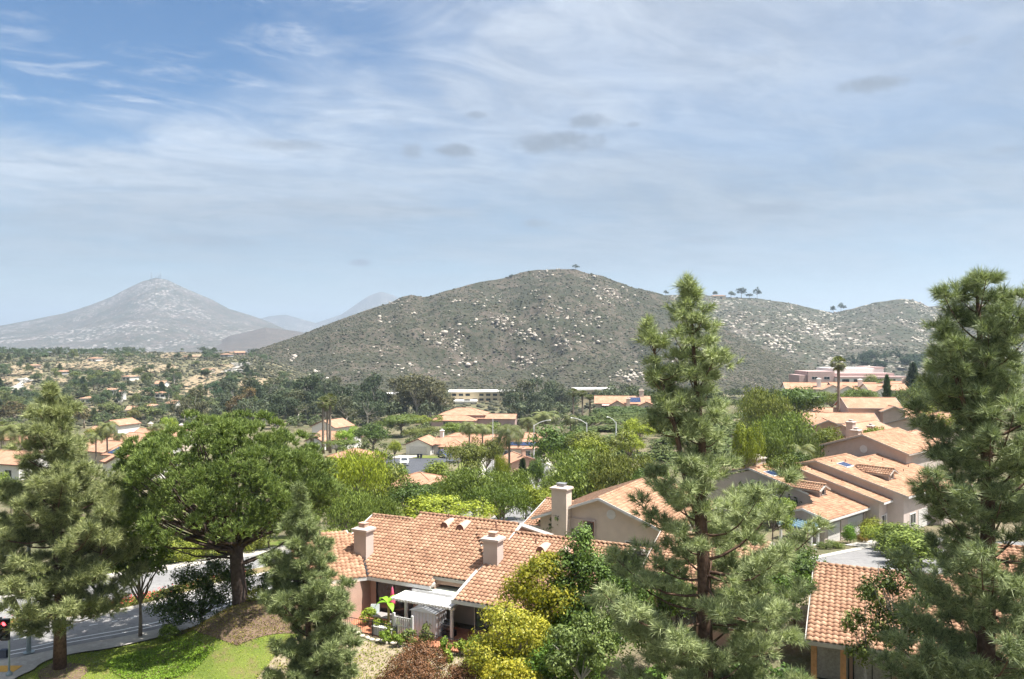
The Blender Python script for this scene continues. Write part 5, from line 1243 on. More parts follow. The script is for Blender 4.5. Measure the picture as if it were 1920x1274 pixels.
# thin trees in front of the right house
near_tree('slim_tree', 'slender pale trunked tree against the right tiled roof', zb(1622, 37.5), [(-.5, 0, 4.6, .7, .6, .8), (.3, 0, 5.6, .6, .6, .9), (.6, 0, 4.2, .7, .6, .7), (-.2, 0, 3.2, .8, .7, .7)], 2600, .15, leaf_g, 230, color=(.85, .95, .75, 1), bark=bark_pale, trunk=[(.2, 0, -.1), (.1, 0, 1.5), (-.05, 0, 2.8)], tr=.07)
near_tree('dark_tree', 'airy dark green tree leaning over the right tiled roof', zb(1685, 36.0), [(0, 0, 7.4, 1.1, 1.0, 1.0), (-.8, 0, 6.6, 1.0, .9, .9), (.9, 0, 6.4, 1.2, 1.0, 1.0), (0, 0, 5.4, 1.3, 1.0, 1.0), (1.2, .2, 4.6, 1.1, 1.0, 1.0), (-.4, 0, 4.2, .9, .9, .8)], 6500, .16, leaf_g, 231, color=(.6, .72, .6, 1), bark=bark_pale, trunk=[(.3, 0, -.1), (.2, 0, 2.0), (0, 0, 4.0)], tr=.1, sub=10)
near_tree('dark_tree', 'pale trunked tree at the bottom right under the right pine', zb(1800, 34.5), [(0, 0, 4.2, 1.4, 1.1, 1.2), (-1.2, 0, 3.4, 1.0, 1.0, .9), (1.0, 0, 3.2, 1.2, 1.0, 1.0)], 4200, .17, leaf_g, 232, color=(.6, .8, .55, 1), bark=bark_pale, tr=.12)
near_tree('leafy_shrub', 'spiky green shrub at the bottom right corner', zb(1830, 34.0), [(0, 0, .9, 1.3, 1.0, .9)], 2200, .3, leaf_g, 233, color=(.9, 1.2, .8, 1), cat='shrub', aspect=.16)
# plants along the patio fence
for i, (px, D, s_, c, lab) in enumerate([(690, 50.3, .62, (1.25, 1.5, .5, 1), 'yellow green bush by the sliding door'), (712, 49.0, .5, (1.3, 1.5, .5, 1), 'yellow green bush left of the patio table'), (736, 48.4, .55, (1.25, 1.4, .5, 1), 'yellow green bush right of the patio table'),
        (722, 47.2, .42, (1.1, 1.4, .6, 1), 'leafy plant at the fence corner post'), (745, 46.6, .42, (1.1, 1.4, .6, 1), 'leafy plant outside the fence below the gate'), (768, 47.0, .5, (.85, .95, .8, 1), 'grey green plant below the white gate'),
        (798, 47.2, .62, (.85, .9, .7, 1), 'wispy plant before the garden shed'), (835, 46.2, .42, (1.1, 1.45, .6, 1), 'bright plant right of the shed'), (862, 45.4, .5, (1.3, 1.45, .6, 1), 'lime green plant beside the pergola post'),
        (888, 45.6, .6, (1.0, 1.35, .7, 1), 'leafy plant in front of the dark opening'), (905, 43.6, .6, (.95, 1.3, .8, 1), 'green bush before the stucco panel'), (880, 43.0, .5, (1.35, 1.45, .6, 1), 'yellow plant above the small copper shrub'), (840, 44.6, .35, (1.2, 1.4, .6, 1), 'small lime plant by the pale path')]):
    near_tree('garden_plant', lab, zb(px, D), [(0, 0, s_ * .9, s_, s_, s_)], 700, .14, leaf_g, 240 + i, color=c, cat='plant', sub=10)
# clover ground cover and grass blades
def tufts_over(name, A, B_, n, size, m, seed, dz=.1, col=(1, 1, 1, 1)):
    r = np.random.default_rng(seed); i = r.integers(0, len(A), n); t = r.uniform(0, 1, (n, 1))
    p = A[i] * (1 - t) + B_[i] * t + r.normal(size=(n, 2)) * .12
    Pn = np.c_[p, ground(p[:, 0], p[:, 1]) + dz + r.uniform(0, size * .6, n)]
    o = obj(name, quad_mesh(name, leaf_quads(Pn, unit(r.normal(size=(n, 3)) * .6 + np.array([0, 0, .6])), size, .5, -.3, r), m)); o.color = col
    return tag(o, kind='stuff')
tufts_over('clover_ground_cover', cvA, cvB, 15000, .10, leaf_g, 301, .11, (1.15, 1.6, .55, 1))
tufts_over('grass', lawn_edge, inner, 60000, .055, leaf_g, 302, .055, (1.55, 1.75, .55, 1))
tufts_over('dry_weeds', dA, dB, 12000, .12, leaf_g, 303, .08, (1.5, 1.4, .7, 1))
mA, mB_ = offset(base_c, 5.7)[18:110], offset(base_c, 7.3)[18:110]
tufts_over('median_plants', mA, mB_, 7000, .16, leaf_g, 304, .15, (1.1, 1.1, .7, 1))
flower_m = plain('red_petals', (.62, .07, .07), .6, .2, 5)
tufts_over('median_flowers', mA, mB_, 700, .13, flower_m, 305, .36)
tufts_over('bank_weeds', slA, slB, 5200, .09, leaf_g, 306, .10, (1.5, 1.15, .8, 1))
# verge hedge across the road
for i, (px, D) in enumerate([(350, 68), (385, 69), (420, 70.5), (318, 66.5), (455, 72)]):
    T('bush', px, CY + (CH - 1.6) / D * F, 62, D, 'clipped hedge bush across the road left of the umbrella pine trunk', (1.25, 1.25, .6), 'hedge across the road', hmin=1.4)

# ------------------------------------------------------------------ trees of the middle distance: kind, px, top py, width px, depth, colour, label
W1, W2, OL, DK, YG, GY, BR = (.95, 1.1, .75), (.85, 1.0, .6), (.95, .95, .7), (.5, .68, .5), (1.45, 1.5, .55), (.75, .85, .75), (1.0, .7, .5)
for (k, px, py, wd, D, c, lab) in [
    ('willow', 645, 905, 120, 66, W1, 'feathery light green tree between umbrella pine and patio house'),
    ('willow', 655, 835, 125, 78, YG, 'yellow green tree right of the umbrella pine crown'),
    ('round', 705, 868, 95, 82, OL, 'olive brown tree left of the hip roofed house'),
    ('round', 765, 905, 95, 76, DK, 'dark green tree behind the patio house ridge'),
    ('round', 845, 930, 140, 74, YG, 'golden green tree directly behind the patio house ridge'),
    ('willow', 890, 872, 150, 84, W1, 'large weeping pepper tree in the centre'),
    ('willow', 945, 880, 110, 90, W2, 'weeping tree left of the tall chimney'),
    ('round', 1010, 905, 90, 84, YG, 'light green tree left of the tall chimney top'),
    ('willow', 1080, 838, 190, 92, W1, 'broad pepper tree behind the tall chimney'),
    ('willow', 1165, 842, 140, 88, OL, 'olive pepper tree left of the tall pine'),
    ('round', 1215, 870, 90, 84, DK, 'dark tree beside the tall pine trunk'),
    ('round', 864, 826, 78, 118, OL, 'olive tree right of the parked truck'),
    ('round', 912, 818, 52, 138, OL, 'small rounded olive tree before the long terracotta roof'),
    ('willow', 938, 850, 46, 118, YG, 'pale green tree at the left of the peach gable'),
    ('conifer', 980, 862, 34, 112, DK, 'small pointed conifer below the peach gable'),
    ('round', 1006, 858, 42, 112, DK, 'small dark tree right of the pointed conifer'),
    ('round', 1056, 794, 130, 128, DK, 'dark rounded tree below the street lamps'),
    ('round', 1130, 806, 110, 122, OL, 'olive green tree below the middle street lamp'),
    ('round', 1100, 822, 80, 112, YG, 'mid green tree in front of the dark rounded one'),
    ('round', 1195, 786, 70, 140, YG, 'bright yellow green tree left of the tall pine'),
    ('round', 1180, 812, 60, 126, YG, 'yellow tree under the right street lamp'),
    ('round', 818, 902, 64, 100, OL, 'olive bush tree below the hip roofed house'),
    ('willow', 672, 878, 70, 92, GY, 'grey green tree in front of the pale house'),
    ('round', 655, 846, 46, 128, BR, 'reddish brown tree by the pale house'),
    ('umbrella', 700, 792, 76, 196, DK, 'dark flat topped pine left of the white garage house'),
    ('round', 740, 826, 27, 188, YG, 'little yellow green street tree at the cul de sac'),
    ('round', 650, 800, 40, 214, (1.3, 1.7, .6), 'vivid green tree left of the dark flat topped pine'),
    ('round', 632, 824, 60, 205, W1, 'green shrubby tree below the three palms'),
    ('bush', 735, 866, 44, 150, (.9, 1.2, .5), 'trimmed green bush on the cul de sac corner'),
    ('bush', 815, 860, 60, 146, (1.05, 1.15, .5), 'low olive hedge bush right of the truck'),
    ('round', 800, 778, 50, 300, YG, 'pale yellow green tree above the garage house roof'),
    ('round', 752, 776, 90, 285, W1, 'leafy tree mass behind the dark flat topped pine'),
    ('round', 790, 800, 60, 250, OL, 'olive tree behind the white garage house'),
    ('round', 850, 790, 60, 250, W2, 'green tree between garage house and stepped villa'),
    ('round', 905, 792, 60, 230, W1, 'green tree right of the feather palm pair'),
    # between and behind the right-hand pines
    ('willow', 1425, 722, 110, 132, OL, 'olive tree to the right of the tall pine top'),
    ('round', 1492, 722, 118, 152, DK, 'big dark domed tree left of the tall palm'),
    ('willow', 1480, 768, 140, 118, W2, 'grey green tree below the dark domed tree'),
    ('willow', 1440, 800, 110, 102, W1, 'weeping tree right of the tall pine middle'),
    ('willow', 1510, 806, 90, 104, GY, 'feathery tree left of the grey gable chimney'),
    ('round', 1552, 796, 70, 112, (.85, .9, .45), 'golden brown tree in front of the crest houses'),
    ('round', 1640, 797, 64, 122, (.95, 1.0, .4), 'golden green tree behind the round vent gable'),
    ('round', 1405, 792, 50, 96, YG, 'yellow leaved tree showing through the tall pine'),
    ('round', 1455, 848, 80, 96, W2, 'green tree behind the corner terrace roof'),
    ('round', 1500, 842, 60, 98, DK, 'dark tree beside the terrace chimney'),
    ('round', 1610, 728, 80, 205, W2, 'green tree row under the far gabled houses'),
    ('round', 1560, 735, 60, 215, OL, 'olive tree below the far pale roofed house'),
    ('willow', 1712, 706, 100, 188, GY, 'silvery tree right of the dark cypress'),
    ('willow', 1760, 722, 90, 160, GY, 'silvery tree behind the right pine'),
    ('conifer', 1712, 682, 40, 260, DK, 'dark pointed conifer right of the pink hall'),
    ('round', 1650, 702, 50, 300, OL, 'round tree before the pink hall'),
    ('round', 1780, 760, 90, 140, (1.2, 1.2, .5), 'yellow green tree behind the right pine trunk'),
    # left edge
    ('round', 178, 800, 50, 210, (1.15, 1.1, .5), 'yellow green tree right of the left pine top'),
    ('far_round', 25, 752, 70, 330, BR, 'rust brown tree at the far left'),
    ('far_round', 158, 756, 58, 320, BR, 'brown eucalyptus behind the left pine top'),
    ('far_round', 250, 766, 34, 340, (1.5, 1.3, .7), 'golden tree among the hillside foot houses'),
    ('round', 318, 782, 32, 250, (1.35, 1.6, .6), 'lime green tree above the umbrella pine'),
    ('round', 215, 900, 60, 95, W1, 'green tree between left pine and umbrella pine'),
    ('bush', 225, 892, 26, 118, DK, 'dark round bush by the white gabled house'),
    ('round', 20, 880, 70, 90, W2, 'green tree at the left edge behind the pine'),
    ('round', 300, 1000, 60, 74, (1.1, 1.35, .7), 'light green tree across the road under the umbrella pine'),
    ('round', 120, 990, 80, 72, W1, 'green tree across the road behind the left pine'),
    ('round', 505, 960, 80, 74, W1, 'green tree behind the umbrella pine trunk'),
    ('round', 560, 930, 90, 80, W2, 'green tree behind the young pine top'),
    ('willow', 742, 905, 115, 90, W2, 'grey green weeping tree below the hip roofed house'),
    ('round', 800, 900, 90, 94, DK, 'dark tree between hip roofed house and centre pepper tree'),
    ('willow', 935, 905, 120, 80, (.75, .95, .55), 'deep green weeping tree left of the tall chimney'),
    ('round', 985, 912, 70, 96, DK, 'dark tree beside the road gap'),
    ('round', 1045, 880, 90, 100, W2, 'mid green tree behind the tall chimney top'),
    ('willow', 700, 918, 90, 72, W2, 'drooping tree left behind the patio house roof'),
    ('round', 600, 880, 80, 76, W2, 'leafy tree at the right edge of the umbrella pine crown'),
    ('round', 1490, 1015, 130, 50, DK, 'dark bushy tree between tall pine and timber post house'),
    ('round', 1440, 1060, 120, 46, (.6, .85, .5), 'dark green tree low behind the tall pine'),
    ('round', 1255, 1060, 110, 43.5, (.65, .9, .55), 'green tree left behind the tall pine trunk'),
    ('round', 1450, 930, 70, 76, W1, 'green shrub tree between the pine and the corner terrace')]:
    T(k, px, py, wd, D, lab, c)
# bank of ivy below the ridge-top house, shrubs by the drive
for i in range(46):
    D = rng.uniform(205, 250); px = rng.uniform(1055, 1235)
    x = PX(px, D); place('far_bush', x, D, rng.uniform(1.4, 2.4), rng.uniform(5, 8), 'low ivy clump on the bank below the ridge top house', (.75, .95, .55), 'ivy clumps on the bank')
for (px, D, w_, hg, c, lab) in [(1652, 80, 4.2, 2.6, YG, 'yellow green shrub right of the garage doors'), (1675, 77, 4.5, 2.6, (1.2, 1.4, .6), 'lime shrub with white flowers by the drive'), (1632, 86, 3.4, 2.4, (1.1, 1.05, .4), 'golden hedge beside the second garage'),
        (1594, 82.6, 1.7, 2.1, (.75, 1.2, .4), 'clipped round bush between the garage doors'), (1615, 82.8, 1.3, .9, (1.2, .75, .5), 'small reddish bush on the drive apron'), (1563, 78.8, 1.6, .8, (.8, .9, .6), 'low planting by the porch corner'), (1550, 77.6, 1.4, .7, (.7, .8, .6), 'low dark plants on the drive edge'), (1700, 72, 5, 3.2, W1, 'green shrub under the right pine by the drive'), (1720, 66, 5, 3.0, W1, 'leafy shrub below the right pine')]:
    place('bush', PX(px, D), D, hg, w_, lab, c)
for i in range(110):
    D = rng.uniform(132, 215); px = rng.uniform(1095, 1400)
    x = PX(px, D); place('far_bush', x, D, rng.uniform(1.0, 1.9), rng.uniform(5, 8.5), 'low ground cover clump on the slope behind the street lamps', (.95, 1.1, .6), 'ground cover behind the street lamps')
# palms
for (k, px, py, D, wd, lab) in [('fan_palm', 606, 744, 215, 34, 'left palm of the three tall fan palms'), ('fan_palm', 619, 738, 218, 32, 'middle palm of the three tall fan palms'), ('fan_palm', 614, 752, 226, 30, 'shortest palm of the three tall fan palms'),
        ('fan_palm', 1572, 668, 175, 36, 'tall lone fan palm against the pink hall'), ('feather_palm', 955, 778, 128, 62, 'feather palm before the long terracotta house'), ('feather_palm', 880, 780, 190, 44, 'slim feather palm left of the long terracotta house'),
        ('feather_palm', 905, 786, 200, 44, 'feather palm behind the olive tree'), ('feather_palm', 1022, 760, 225, 60, 'feather palm above the left street lamp'), ('feather_palm', 990, 772, 215, 44, 'small feather palm beside the left street lamp'), ('fan_palm', 1075, 728, 280, 24, 'leftmost palm of the group by the cream building'), ('fan_palm', 1092, 732, 275, 24, 'second palm of the group by the cream building'), ('fan_palm', 1106, 740, 270, 24, 'rightmost palm of the group by the cream building'),
        ('feather_palm', 1070, 770, 215, 34, 'lone feather palm on the ivy bank'), ('feather_palm', 20, 782, 160, 60, 'feather palm nearest the left edge'), ('feather_palm', 42, 776, 168, 54, 'feather palm behind the left edge one'), ('fan_palm', 4, 790, 175, 40, 'fan palm cut by the left edge'),
        ('feather_palm', 201, 778, 175, 44, 'tall feather palm over the left valley roofs'), ('feather_palm', 180, 802, 180, 36, 'short feather palm left of the tall valley palm'), ('feather_palm', 224, 804, 195, 30, 'bushy feather palm right of the tall valley palm'), ('feather_palm', 294, 788, 235, 40, 'feather palm beside the lime green tree'), ('feather_palm', 1500, 815, 100, 60, 'feather palm before the terrace chimney'), ('fan_palm', 585, 812, 200, 44, 'low shaggy fan palm left of the palm trio')]:
    T(k, px, py, wd, D, lab, (1, 1, 1))
T('cypress', 1663, 706, 15, 180, 'dark columnar cypress on the right crest', (.5, .8, .5))
for i, (px, py) in enumerate([(206, 720), (211, 718), (217, 719), (222, 719)]):
    T('cypress', px, py, 5, 520, 'thin dark cypress in the row of four on the hillside', (.4, .55, .45), 'row of hillside cypresses')
# eucalyptus grove along the foot of the hill
r_ = np.random.default_rng(77)
GV = [(x_, 716 + 10 * math.sin(x_ * .05) + r_.uniform(-8, 12), r_.uniform(45, 70), r_.uniform(350, 420)) for x_ in range(440, 720, 19)] + [(735, 716, 60, 380), (758, 708, 70, 360), (782, 704, 80, 350), (806, 710, 76, 355), (828, 718, 60, 362),
      (966, 740, 50, 400), (955, 728, 50, 395), (978, 722, 60, 390), (1002, 716, 60, 400), (1025, 712, 56, 405), (1045, 720, 50, 410), (968, 745, 60, 350), (1000, 742, 60, 350), (1120, 738, 40, 400), (1140, 732, 46, 420), (1170, 728, 40, 430), (560, 735, 56, 335), (520, 745, 60, 320), (470, 748, 56, 310), (650, 748, 60, 320), (690, 742, 56, 330)]
for i, (px, py, wd, D) in enumerate(GV):
    tone = ['silvery grey', 'dusty brown', 'dark green'][i % 3]; seg = 'left end' if px < 540 else 'middle' if px < 640 else 'right end'
    py -= 9; lab = ('%s eucalyptus in the %s of the grove under the broad hill, %s row' % (tone, seg, 'front' if D < 345 else 'rear')) if px < 730 else ('brownish bare limbed eucalyptus left of the cream building' if px < 840 else 'dusky eucalyptus in the grove right of the cream building')
    c = [(.75, .8, .78), (.85, .8, .72), (.6, .72, .62)][i % 3] if not 730 < px < 840 else (1.0, .85, .75)
    T('euc', px, py, wd, D, lab, c, 'eucalyptus grove ' + ('left' if px < 730 else 'middle' if px < 840 else 'right'))
for (px, py, wd, D, c, lab) in [(370, 730, 50, 330, (.75, .65, .55), 'dark forked eucalyptus above the umbrella pine'), (345, 745, 40, 345, (.8, .7, .6), 'bare limbed eucalyptus left of the dark forked one'), (462, 726, 50, 360, (1.3, .8, .55), 'rust coloured tree left of the eucalyptus grove'), (445, 740, 45, 350, (1.3, .8, .55), 'rust coloured tree in front of the dirt terrace'), (405, 712, 36, 420, (.55, .85, .7), 'blue green tree below the dirt bank'), (425, 705, 40, 440, (.65, .7, .7), 'smoky grey tree beside the dirt bank')]:
    T('euc', px, py, wd, D, lab, c)

# leafless grey tree
def bare_tree(px, D, top, lab, seed):
    r = np.random.default_rng(seed); x = PX(px, D); z0 = gz(x, D); hgt = PZ(top, D) - z0
    root = empty('bare_tree', (x, D, z0), 0, lab, 'tree'); tb = MB(); tw_ = MB()
    tb.tube([(0, 0, -.3), (0, 0, hgt * .3)], [.2, .14], 6)
    def grow(p, d, L, rad, n, mb):
        q = p + d * L; mb.tube([p, q], [rad, rad * .6], 4, cap=False)
        if n:
            for _ in range(4): grow(q, unit(d + r.normal(size=3) * .5 + np.array([0, 0, .12])), L * .72, rad * .58, n - 1, mb)
    for _ in range(5): grow(np.array([0, 0, hgt * .28]), unit(np.array([r.normal() * .5, r.normal() * .5, 1])), hgt * .24, .1, 4, tb)
    tb.build('trunk', bark_grey, root)
bare_tree(690, 118, 846, 'leafless grey tree before the pale house', 5)

# ------------------------------------------------------------------ left hillside: trees one by one, farther woods as a mass
r_ = np.random.default_rng(99); cnt = 0
HC = [((.9, 1.1, .85), 'green'), ((.75, .95, .8), 'blue green'), ((1.05, 1.1, .8), 'olive'), ((.8, .86, .8), 'smoky grey'), ((1.3, 1.35, .8), 'light green'), ((.65, .85, .65), 'dark green')]
KN = {'far_round': 'round', 'euc': 'tall open', 'far_willow': 'drooping', 'conifer': 'pointed'}
def hl(px, py, kd, c):
    band = 'near the hillside skyline' if py < 680 else 'on the middle slope' if py < 730 else 'at the hillside foot'
    side = 'at far left' if px < 120 else 'left of the red roofed house' if px < 290 else 'right of the red roofed house' if px < 430 else 'under the broad hill flank'
    return '%s %s tree %s %s' % (KN[kd], c[1], band, side), c[0], 'trees on the left hillside'
PATCH = [[(0, 728), (60, 742), (62, 716), (0, 700)], [(78, 720), (136, 722), (136, 712), (80, 706)], [(150, 690), (215, 700), (212, 680), (160, 672)], [(20, 705), (80, 705), (80, 690), (30, 686)], [(215, 700), (300, 700), (300, 690), (220, 686)], [(340, 720), (400, 735), (430, 700), (400, 690)], [(395, 705), (440, 700), (455, 684), (420, 684)], [(450, 726), (528, 726), (526, 714), (452, 714)], [(330, 745), (420, 748), (420, 735), (345, 732)], [(440, 745), (520, 745), (522, 733), (450, 733)], [(230, 740), (300, 742), (300, 735), (235, 732)], [(100, 690), (150, 692), (150, 682), (110, 680)], [(270, 690), (330, 700), (330, 688), (280, 680)], [(300, 670), (380, 672), (380, 664), (310, 662)], [(130, 770), (220, 776), (220, 766), (140, 760)]]
ZONES = [(h_[0] - 15, h_[0] + 15, h_[1] - 3, h_[1] + 15) for h_ in HS] + [(min(p[0] for p in q), max(p[0] for p in q), min(p[1] for p in q), max(p[1] for p in q) + 8) for q in PATCH]
def in_zone(px, py): return any(a < px < b_ and c < py < d for a, b_, c, d in ZONES)
while cnt < 285:
    px = r_.uniform(-20, 600); lo = 648 + (px > 330) * (px - 330) * .10
    py = lo + (792 - lo) * r_.random() ** .85
    if px > 440 and py < 690 + (px - 440) * .25: continue
    if in_zone(px, py) and r_.random() < .9: continue
    D = ray_ground(px, py, 290, 1050)
    if D > 1040: continue
    x = PX(px, D); s_ = r_.uniform(.7, 1.3)
    kd = r_.choice(['far_round', 'euc', 'far_willow', 'conifer'], p=[.5, .22, .2, .08])
    place(kd, x, D, (6.5 if kd != 'euc' else 9.5) * s_, (6.5 if kd not in ('conifer', 'euc') else 4.8) * s_ * r_.uniform(.9, 1.35), *hl(px, py, kd, HC[r_.integers(0, 6)]))
    cnt += 1
KEEP = [(585, 665, 264), (735, 885, 222), (866, 1025, 176), (720, 820, 150), (815, 955, 338), (1095, 1225, 262), (145, 325, 262), (-30, 70, 230), (1495, 1720, 262), (838, 956, 482), (1085, 1130, 452)]
def wood(name, n, pxr, dr, seed, hg, col, zfun):
    """a far wood that reads as one mass"""
    r = np.random.default_rng(seed); cm = MASTERS['far_round'][0][0]; nv = len(cm.vertices)
    co = np.empty(nv * 3, np.float32); cm.vertices.foreach_get('co', co); co = co.reshape(-1, 4, 3)
    out = []
    for _ in range(n):
        D = r.uniform(*dr); qx = r.uniform(*pxr); x = PX(qx, D)
        if any(a < qx < b and D < d for a, b, d in KEEP): continue
        s_ = hg * r.uniform(.7, 1.3) / 10; z = zfun(x, D)
        if z is None or (D > 300 and in_zone(qx, CY + (CH - z) * F / D)): continue
        sel = co[r.integers(0, len(co), 150)].copy(); a = r.uniform(0, 6.28); cc, ss = math.cos(a), math.sin(a)
        ctr = sel.mean(1, keepdims=True); sel = ctr + (sel - ctr) * 2.2
        q = sel.copy(); q[..., 0] = sel[..., 0] * cc - sel[..., 1] * ss; q[..., 1] = sel[..., 0] * ss + sel[..., 1] * cc
        out.append((q * s_ + np.array([x, D, z])).reshape(-1, 3))
    o = obj(name, quad_mesh(name, np.concatenate(out), leaf_far)); o.color = col
    return tag(o, kind='stuff')
wood('hillside_wood', 330, (-60, 520), (700, 960), 401, 5.2, (.8, 1.0, .85, 1), gz)
wood('valley_wood', 240, (-60, 1100), (300, 520), 402, 4.6, (.9, 1.0, .75, 1), gz)
wood('garden_greenery', 120, (600, 1250), (135, 300), 403, 4.0, (1.2, 1.3, .75, 1), gz)
wood('slope_greenery', 240, (1230, 2300), (120, 330), 412, 4.0, (.95, 1.05, .7, 1), lambda x, y: gz(x, y) if abs(x - 40) + abs(y - 95) > 60 else None)
wood('crest_wood', 260, (1200, 2200), (200, 560), 404, 6, (.8, .9, .6, 1), gz)
wood('grove_undergrowth', 150, (430, 840), (335, 470), 406, 9, (.8, .85, .8, 1), gz)
wood('grove_undergrowth', 60, (960, 1190), (335, 470), 407, 8, (.8, .85, .8, 1), gz)
wood('garden_shrubs', 300, (560, 1260), (118, 330), 408, 2.6, (1.1, 1.15, .75, 1), gz)
wood('garden_shrubs', 130, (-40, 340), (125, 330), 409, 2.8, (1.1, 1.15, .75, 1), gz)
def scrub_on_ground(name, n, pxr, dr, seed, sz):
    r = np.random.default_rng(seed); D = r.uniform(*dr, n); x = PX(r.uniform(*pxr, n), D)
    return lumps(name, np.c_[x, D, ground(x, D) + .2], r.uniform(.7, 1.6, n) * sz, scrub_leaf, seed + 1)
wood('hillside_wood', 170, (-80, 540), (830, 980), 411, 6.5, (.72, .88, .8, 1), gz)
wood('roadside_thicket', 150, (590, 1260), (68, 112), 410, 3.6, (.95, 1.05, .6, 1), lambda x, y: gz(x, y) if not (-3 < x - np.interp(y, base_c[:, 1], base_c[:, 0]) * 1.0 + 7 < 12) else None)
wood('near_thicket', 60, (1380, 1560), (88, 125), 405, 4, (.9, 1.05, .65, 1), gz)

# ------------------------------------------------------------------ hills: scrub, boulders
def hill_pt(name, px, py):
    pxs, t, X_, dd, z = HILL_F[name]
    j = int(np.clip(np.searchsorted(pxs, px), 0, len(pxs) - 1)); k = np.where(t <= 1)[0]
    pr = CY + (CH - z[k, j]) * F / dd[k, j]
    i = int(np.argmin(np.abs(pr - py)))
    return X_[i, j], dd[i, j], z[i, j], abs(pr[i] - py)
def ico():
    g = (1 + 5 ** .5) / 2
    V = np.array([(-1, g, 0), (1, g, 0), (-1, -g, 0), (1, -g, 0), (0, -1, g), (0, 1, g), (0, -1, -g), (0, 1, -g), (g, 0, -1), (g, 0, 1), (-g, 0, -1), (-g, 0, 1)], float)
    Fi = np.array([(0, 11, 5), (0, 5, 1), (0, 1, 7), (0, 7, 10), (0, 10, 11), (1, 5, 9), (5, 11, 4), (11, 10, 2), (10, 7, 6), (7, 1, 8), (3, 9, 4), (3, 4, 2), (3, 2, 6), (3, 6, 8), (3, 8, 9), (4, 9, 5), (2, 4, 11), (6, 2, 10), (8, 6, 7), (9, 8, 1)])
    return unit(V), Fi
IV, IF = ico()
def lumps(name, C, s, m, seed, flat=.7, smooth=True):
    r = np.random.default_rng(seed); n = len(C)
    v = IV[None] * (1 + r.normal(size=(n, 12, 1)) * .22) * s[:, None, None] * np.stack([r.uniform(.8, 1.3, n), r.uniform(.8, 1.3, n), np.full(n, flat)], 1)[:, None, :]
    V = (C[:, None, :] + v).reshape(-1, 3); Fq = (np.arange(n)[:, None, None] * 12 + IF[None]).reshape(-1, 3)
    return tag(obj(name, raw_mesh(name, V, Fq, [m], smooth)), kind='stuff')
scrub_leaf = leaf_mat('scrub_leaves', (.028, .031, .018), (.088, .085, .052), 0.0, .9, False, .02)
rock_m = plain('granite', (.46, .41, .35), .9, .25, .4, .5, 3, .15)
def grid_sample(name, n, seed, t0=.02, t1=1.0):
    r = np.random.default_rng(seed); pxs, t, X_, dd, z = HILL_F[name]; k = np.where((t >= t0) & (t <= t1))[0]
    i = r.choice(k[:-1], n); j = r.integers(0, len(pxs) - 1, n); a = r.random(n); b_ = r.random(n)
    L_ = lambda M_: M_[i, j] * (1 - a) * (1 - b_) + M_[i + 1, j] * a * (1 - b_) + M_[i, j + 1] * (1 - a) * b_ + M_[i + 1, j + 1] * a * b_
    return np.stack([L_(X_), L_(dd), L_(z)], 1), r
C_, r_ = grid_sample('broad_hill', 30000, 501); lumps('hill_scrub', C_, r_.uniform(.55, 1.5, len(C_)) * r_.uniform(.7, 1.2, len(C_)), scrub_leaf, 502)
C_, r_ = grid_sample('east_ridge', 14000, 503); lumps('ridge_scrub', C_, r_.uniform(.8, 2.0, len(C_)), scrub_leaf, 504)
scrub_on_ground('valley_scrub', 9000, (-80, 640), (330, 1000), 420, 1.0)
scrub_on_ground('valley_scrub', 3500, (640, 1800), (330, 640), 422, 1.2)
# boulders: clusters read off the picture
CL = [(835, 632, 34, 26, 60), (860, 650, 22, 14, 26), (950, 605, 34, 12, 40), (975, 628, 26, 12, 50), (940, 596, 16, 8, 20), (1000, 632, 14, 9, 24), (1045, 590, 30, 22, 40), (1052, 645, 18, 14, 24), (742, 570, 14, 5, 18), (772, 590, 10, 6, 10), (960, 567, 9, 4, 6), (1020, 515, 40, 10, 26), (1105, 525, 16, 8, 14),
      (1140, 548, 40, 9, 44), (1110, 600, 26, 16, 30), (1180, 705, 36, 14, 60), (1150, 560, 40, 14, 30), (720, 600, 22, 12, 20), (850, 566, 10, 6, 10), (905, 570, 20, 10, 16), (980, 680, 22, 12, 22), (990, 672, 20, 8, 16), (870, 680, 24, 16, 30), (610, 715, 16, 10, 16), (590, 700, 12, 6, 10), (545, 672, 12, 8, 9), (760, 690, 30, 14, 22), (705, 660, 26, 12, 10), (1080, 560, 60, 30, 22), (1000, 560, 80, 26, 20), (1100, 650, 70, 30, 16), (800, 700, 120, 16, 14), (1060, 610, 90, 40, 30), (1200, 620, 50, 40, 20), (1240, 650, 60, 30, 16), (1000, 700, 90, 20, 10), (680, 690, 110, 26, 12), (1010, 545, 24, 8, 14), (890, 608, 16, 9, 14), (930, 560, 14, 6, 10)]
CE = [(1455, 645, 18, 14, 40), (1480, 655, 14, 10, 20), (1515, 627, 10, 8, 18), (1370, 605, 24, 18, 40), (1400, 590, 22, 8, 14), (1480, 578, 10, 5, 12), (1710, 568, 16, 6, 24), (1690, 600, 14, 7, 14), (1420, 690, 60, 12, 26), (1560, 590, 14, 6, 8), (1430, 620, 70, 30, 30), (1620, 640, 60, 30, 14), (1780, 590, 40, 12, 24), (1660, 590, 40, 14, 14), (1540, 610, 24, 12, 12)]
r_ = np.random.default_rng(600); BL = []
for nm, cl, sc in (('broad_hill', CL, 1.0), ('east_ridge', CE, 1.5)):
    for (px, py, hw, hh_, n) in cl:
        for _ in range(n):
            x, y, z, er = hill_pt(nm, px + r_.normal() * hw * .5, py + r_.normal() * hh_ * .5)
            if er < 3: BL.append((x + r_.normal() * 1.0, y + r_.normal() * 2, z, sc * (.5 + 1.4 * r_.random() ** 2.4 + (1.5 * r_.random() if r_.random() < .07 else 0)), nm))
BL.sort(key=lambda q: -q[3] / q[1])
rock_meshes = []
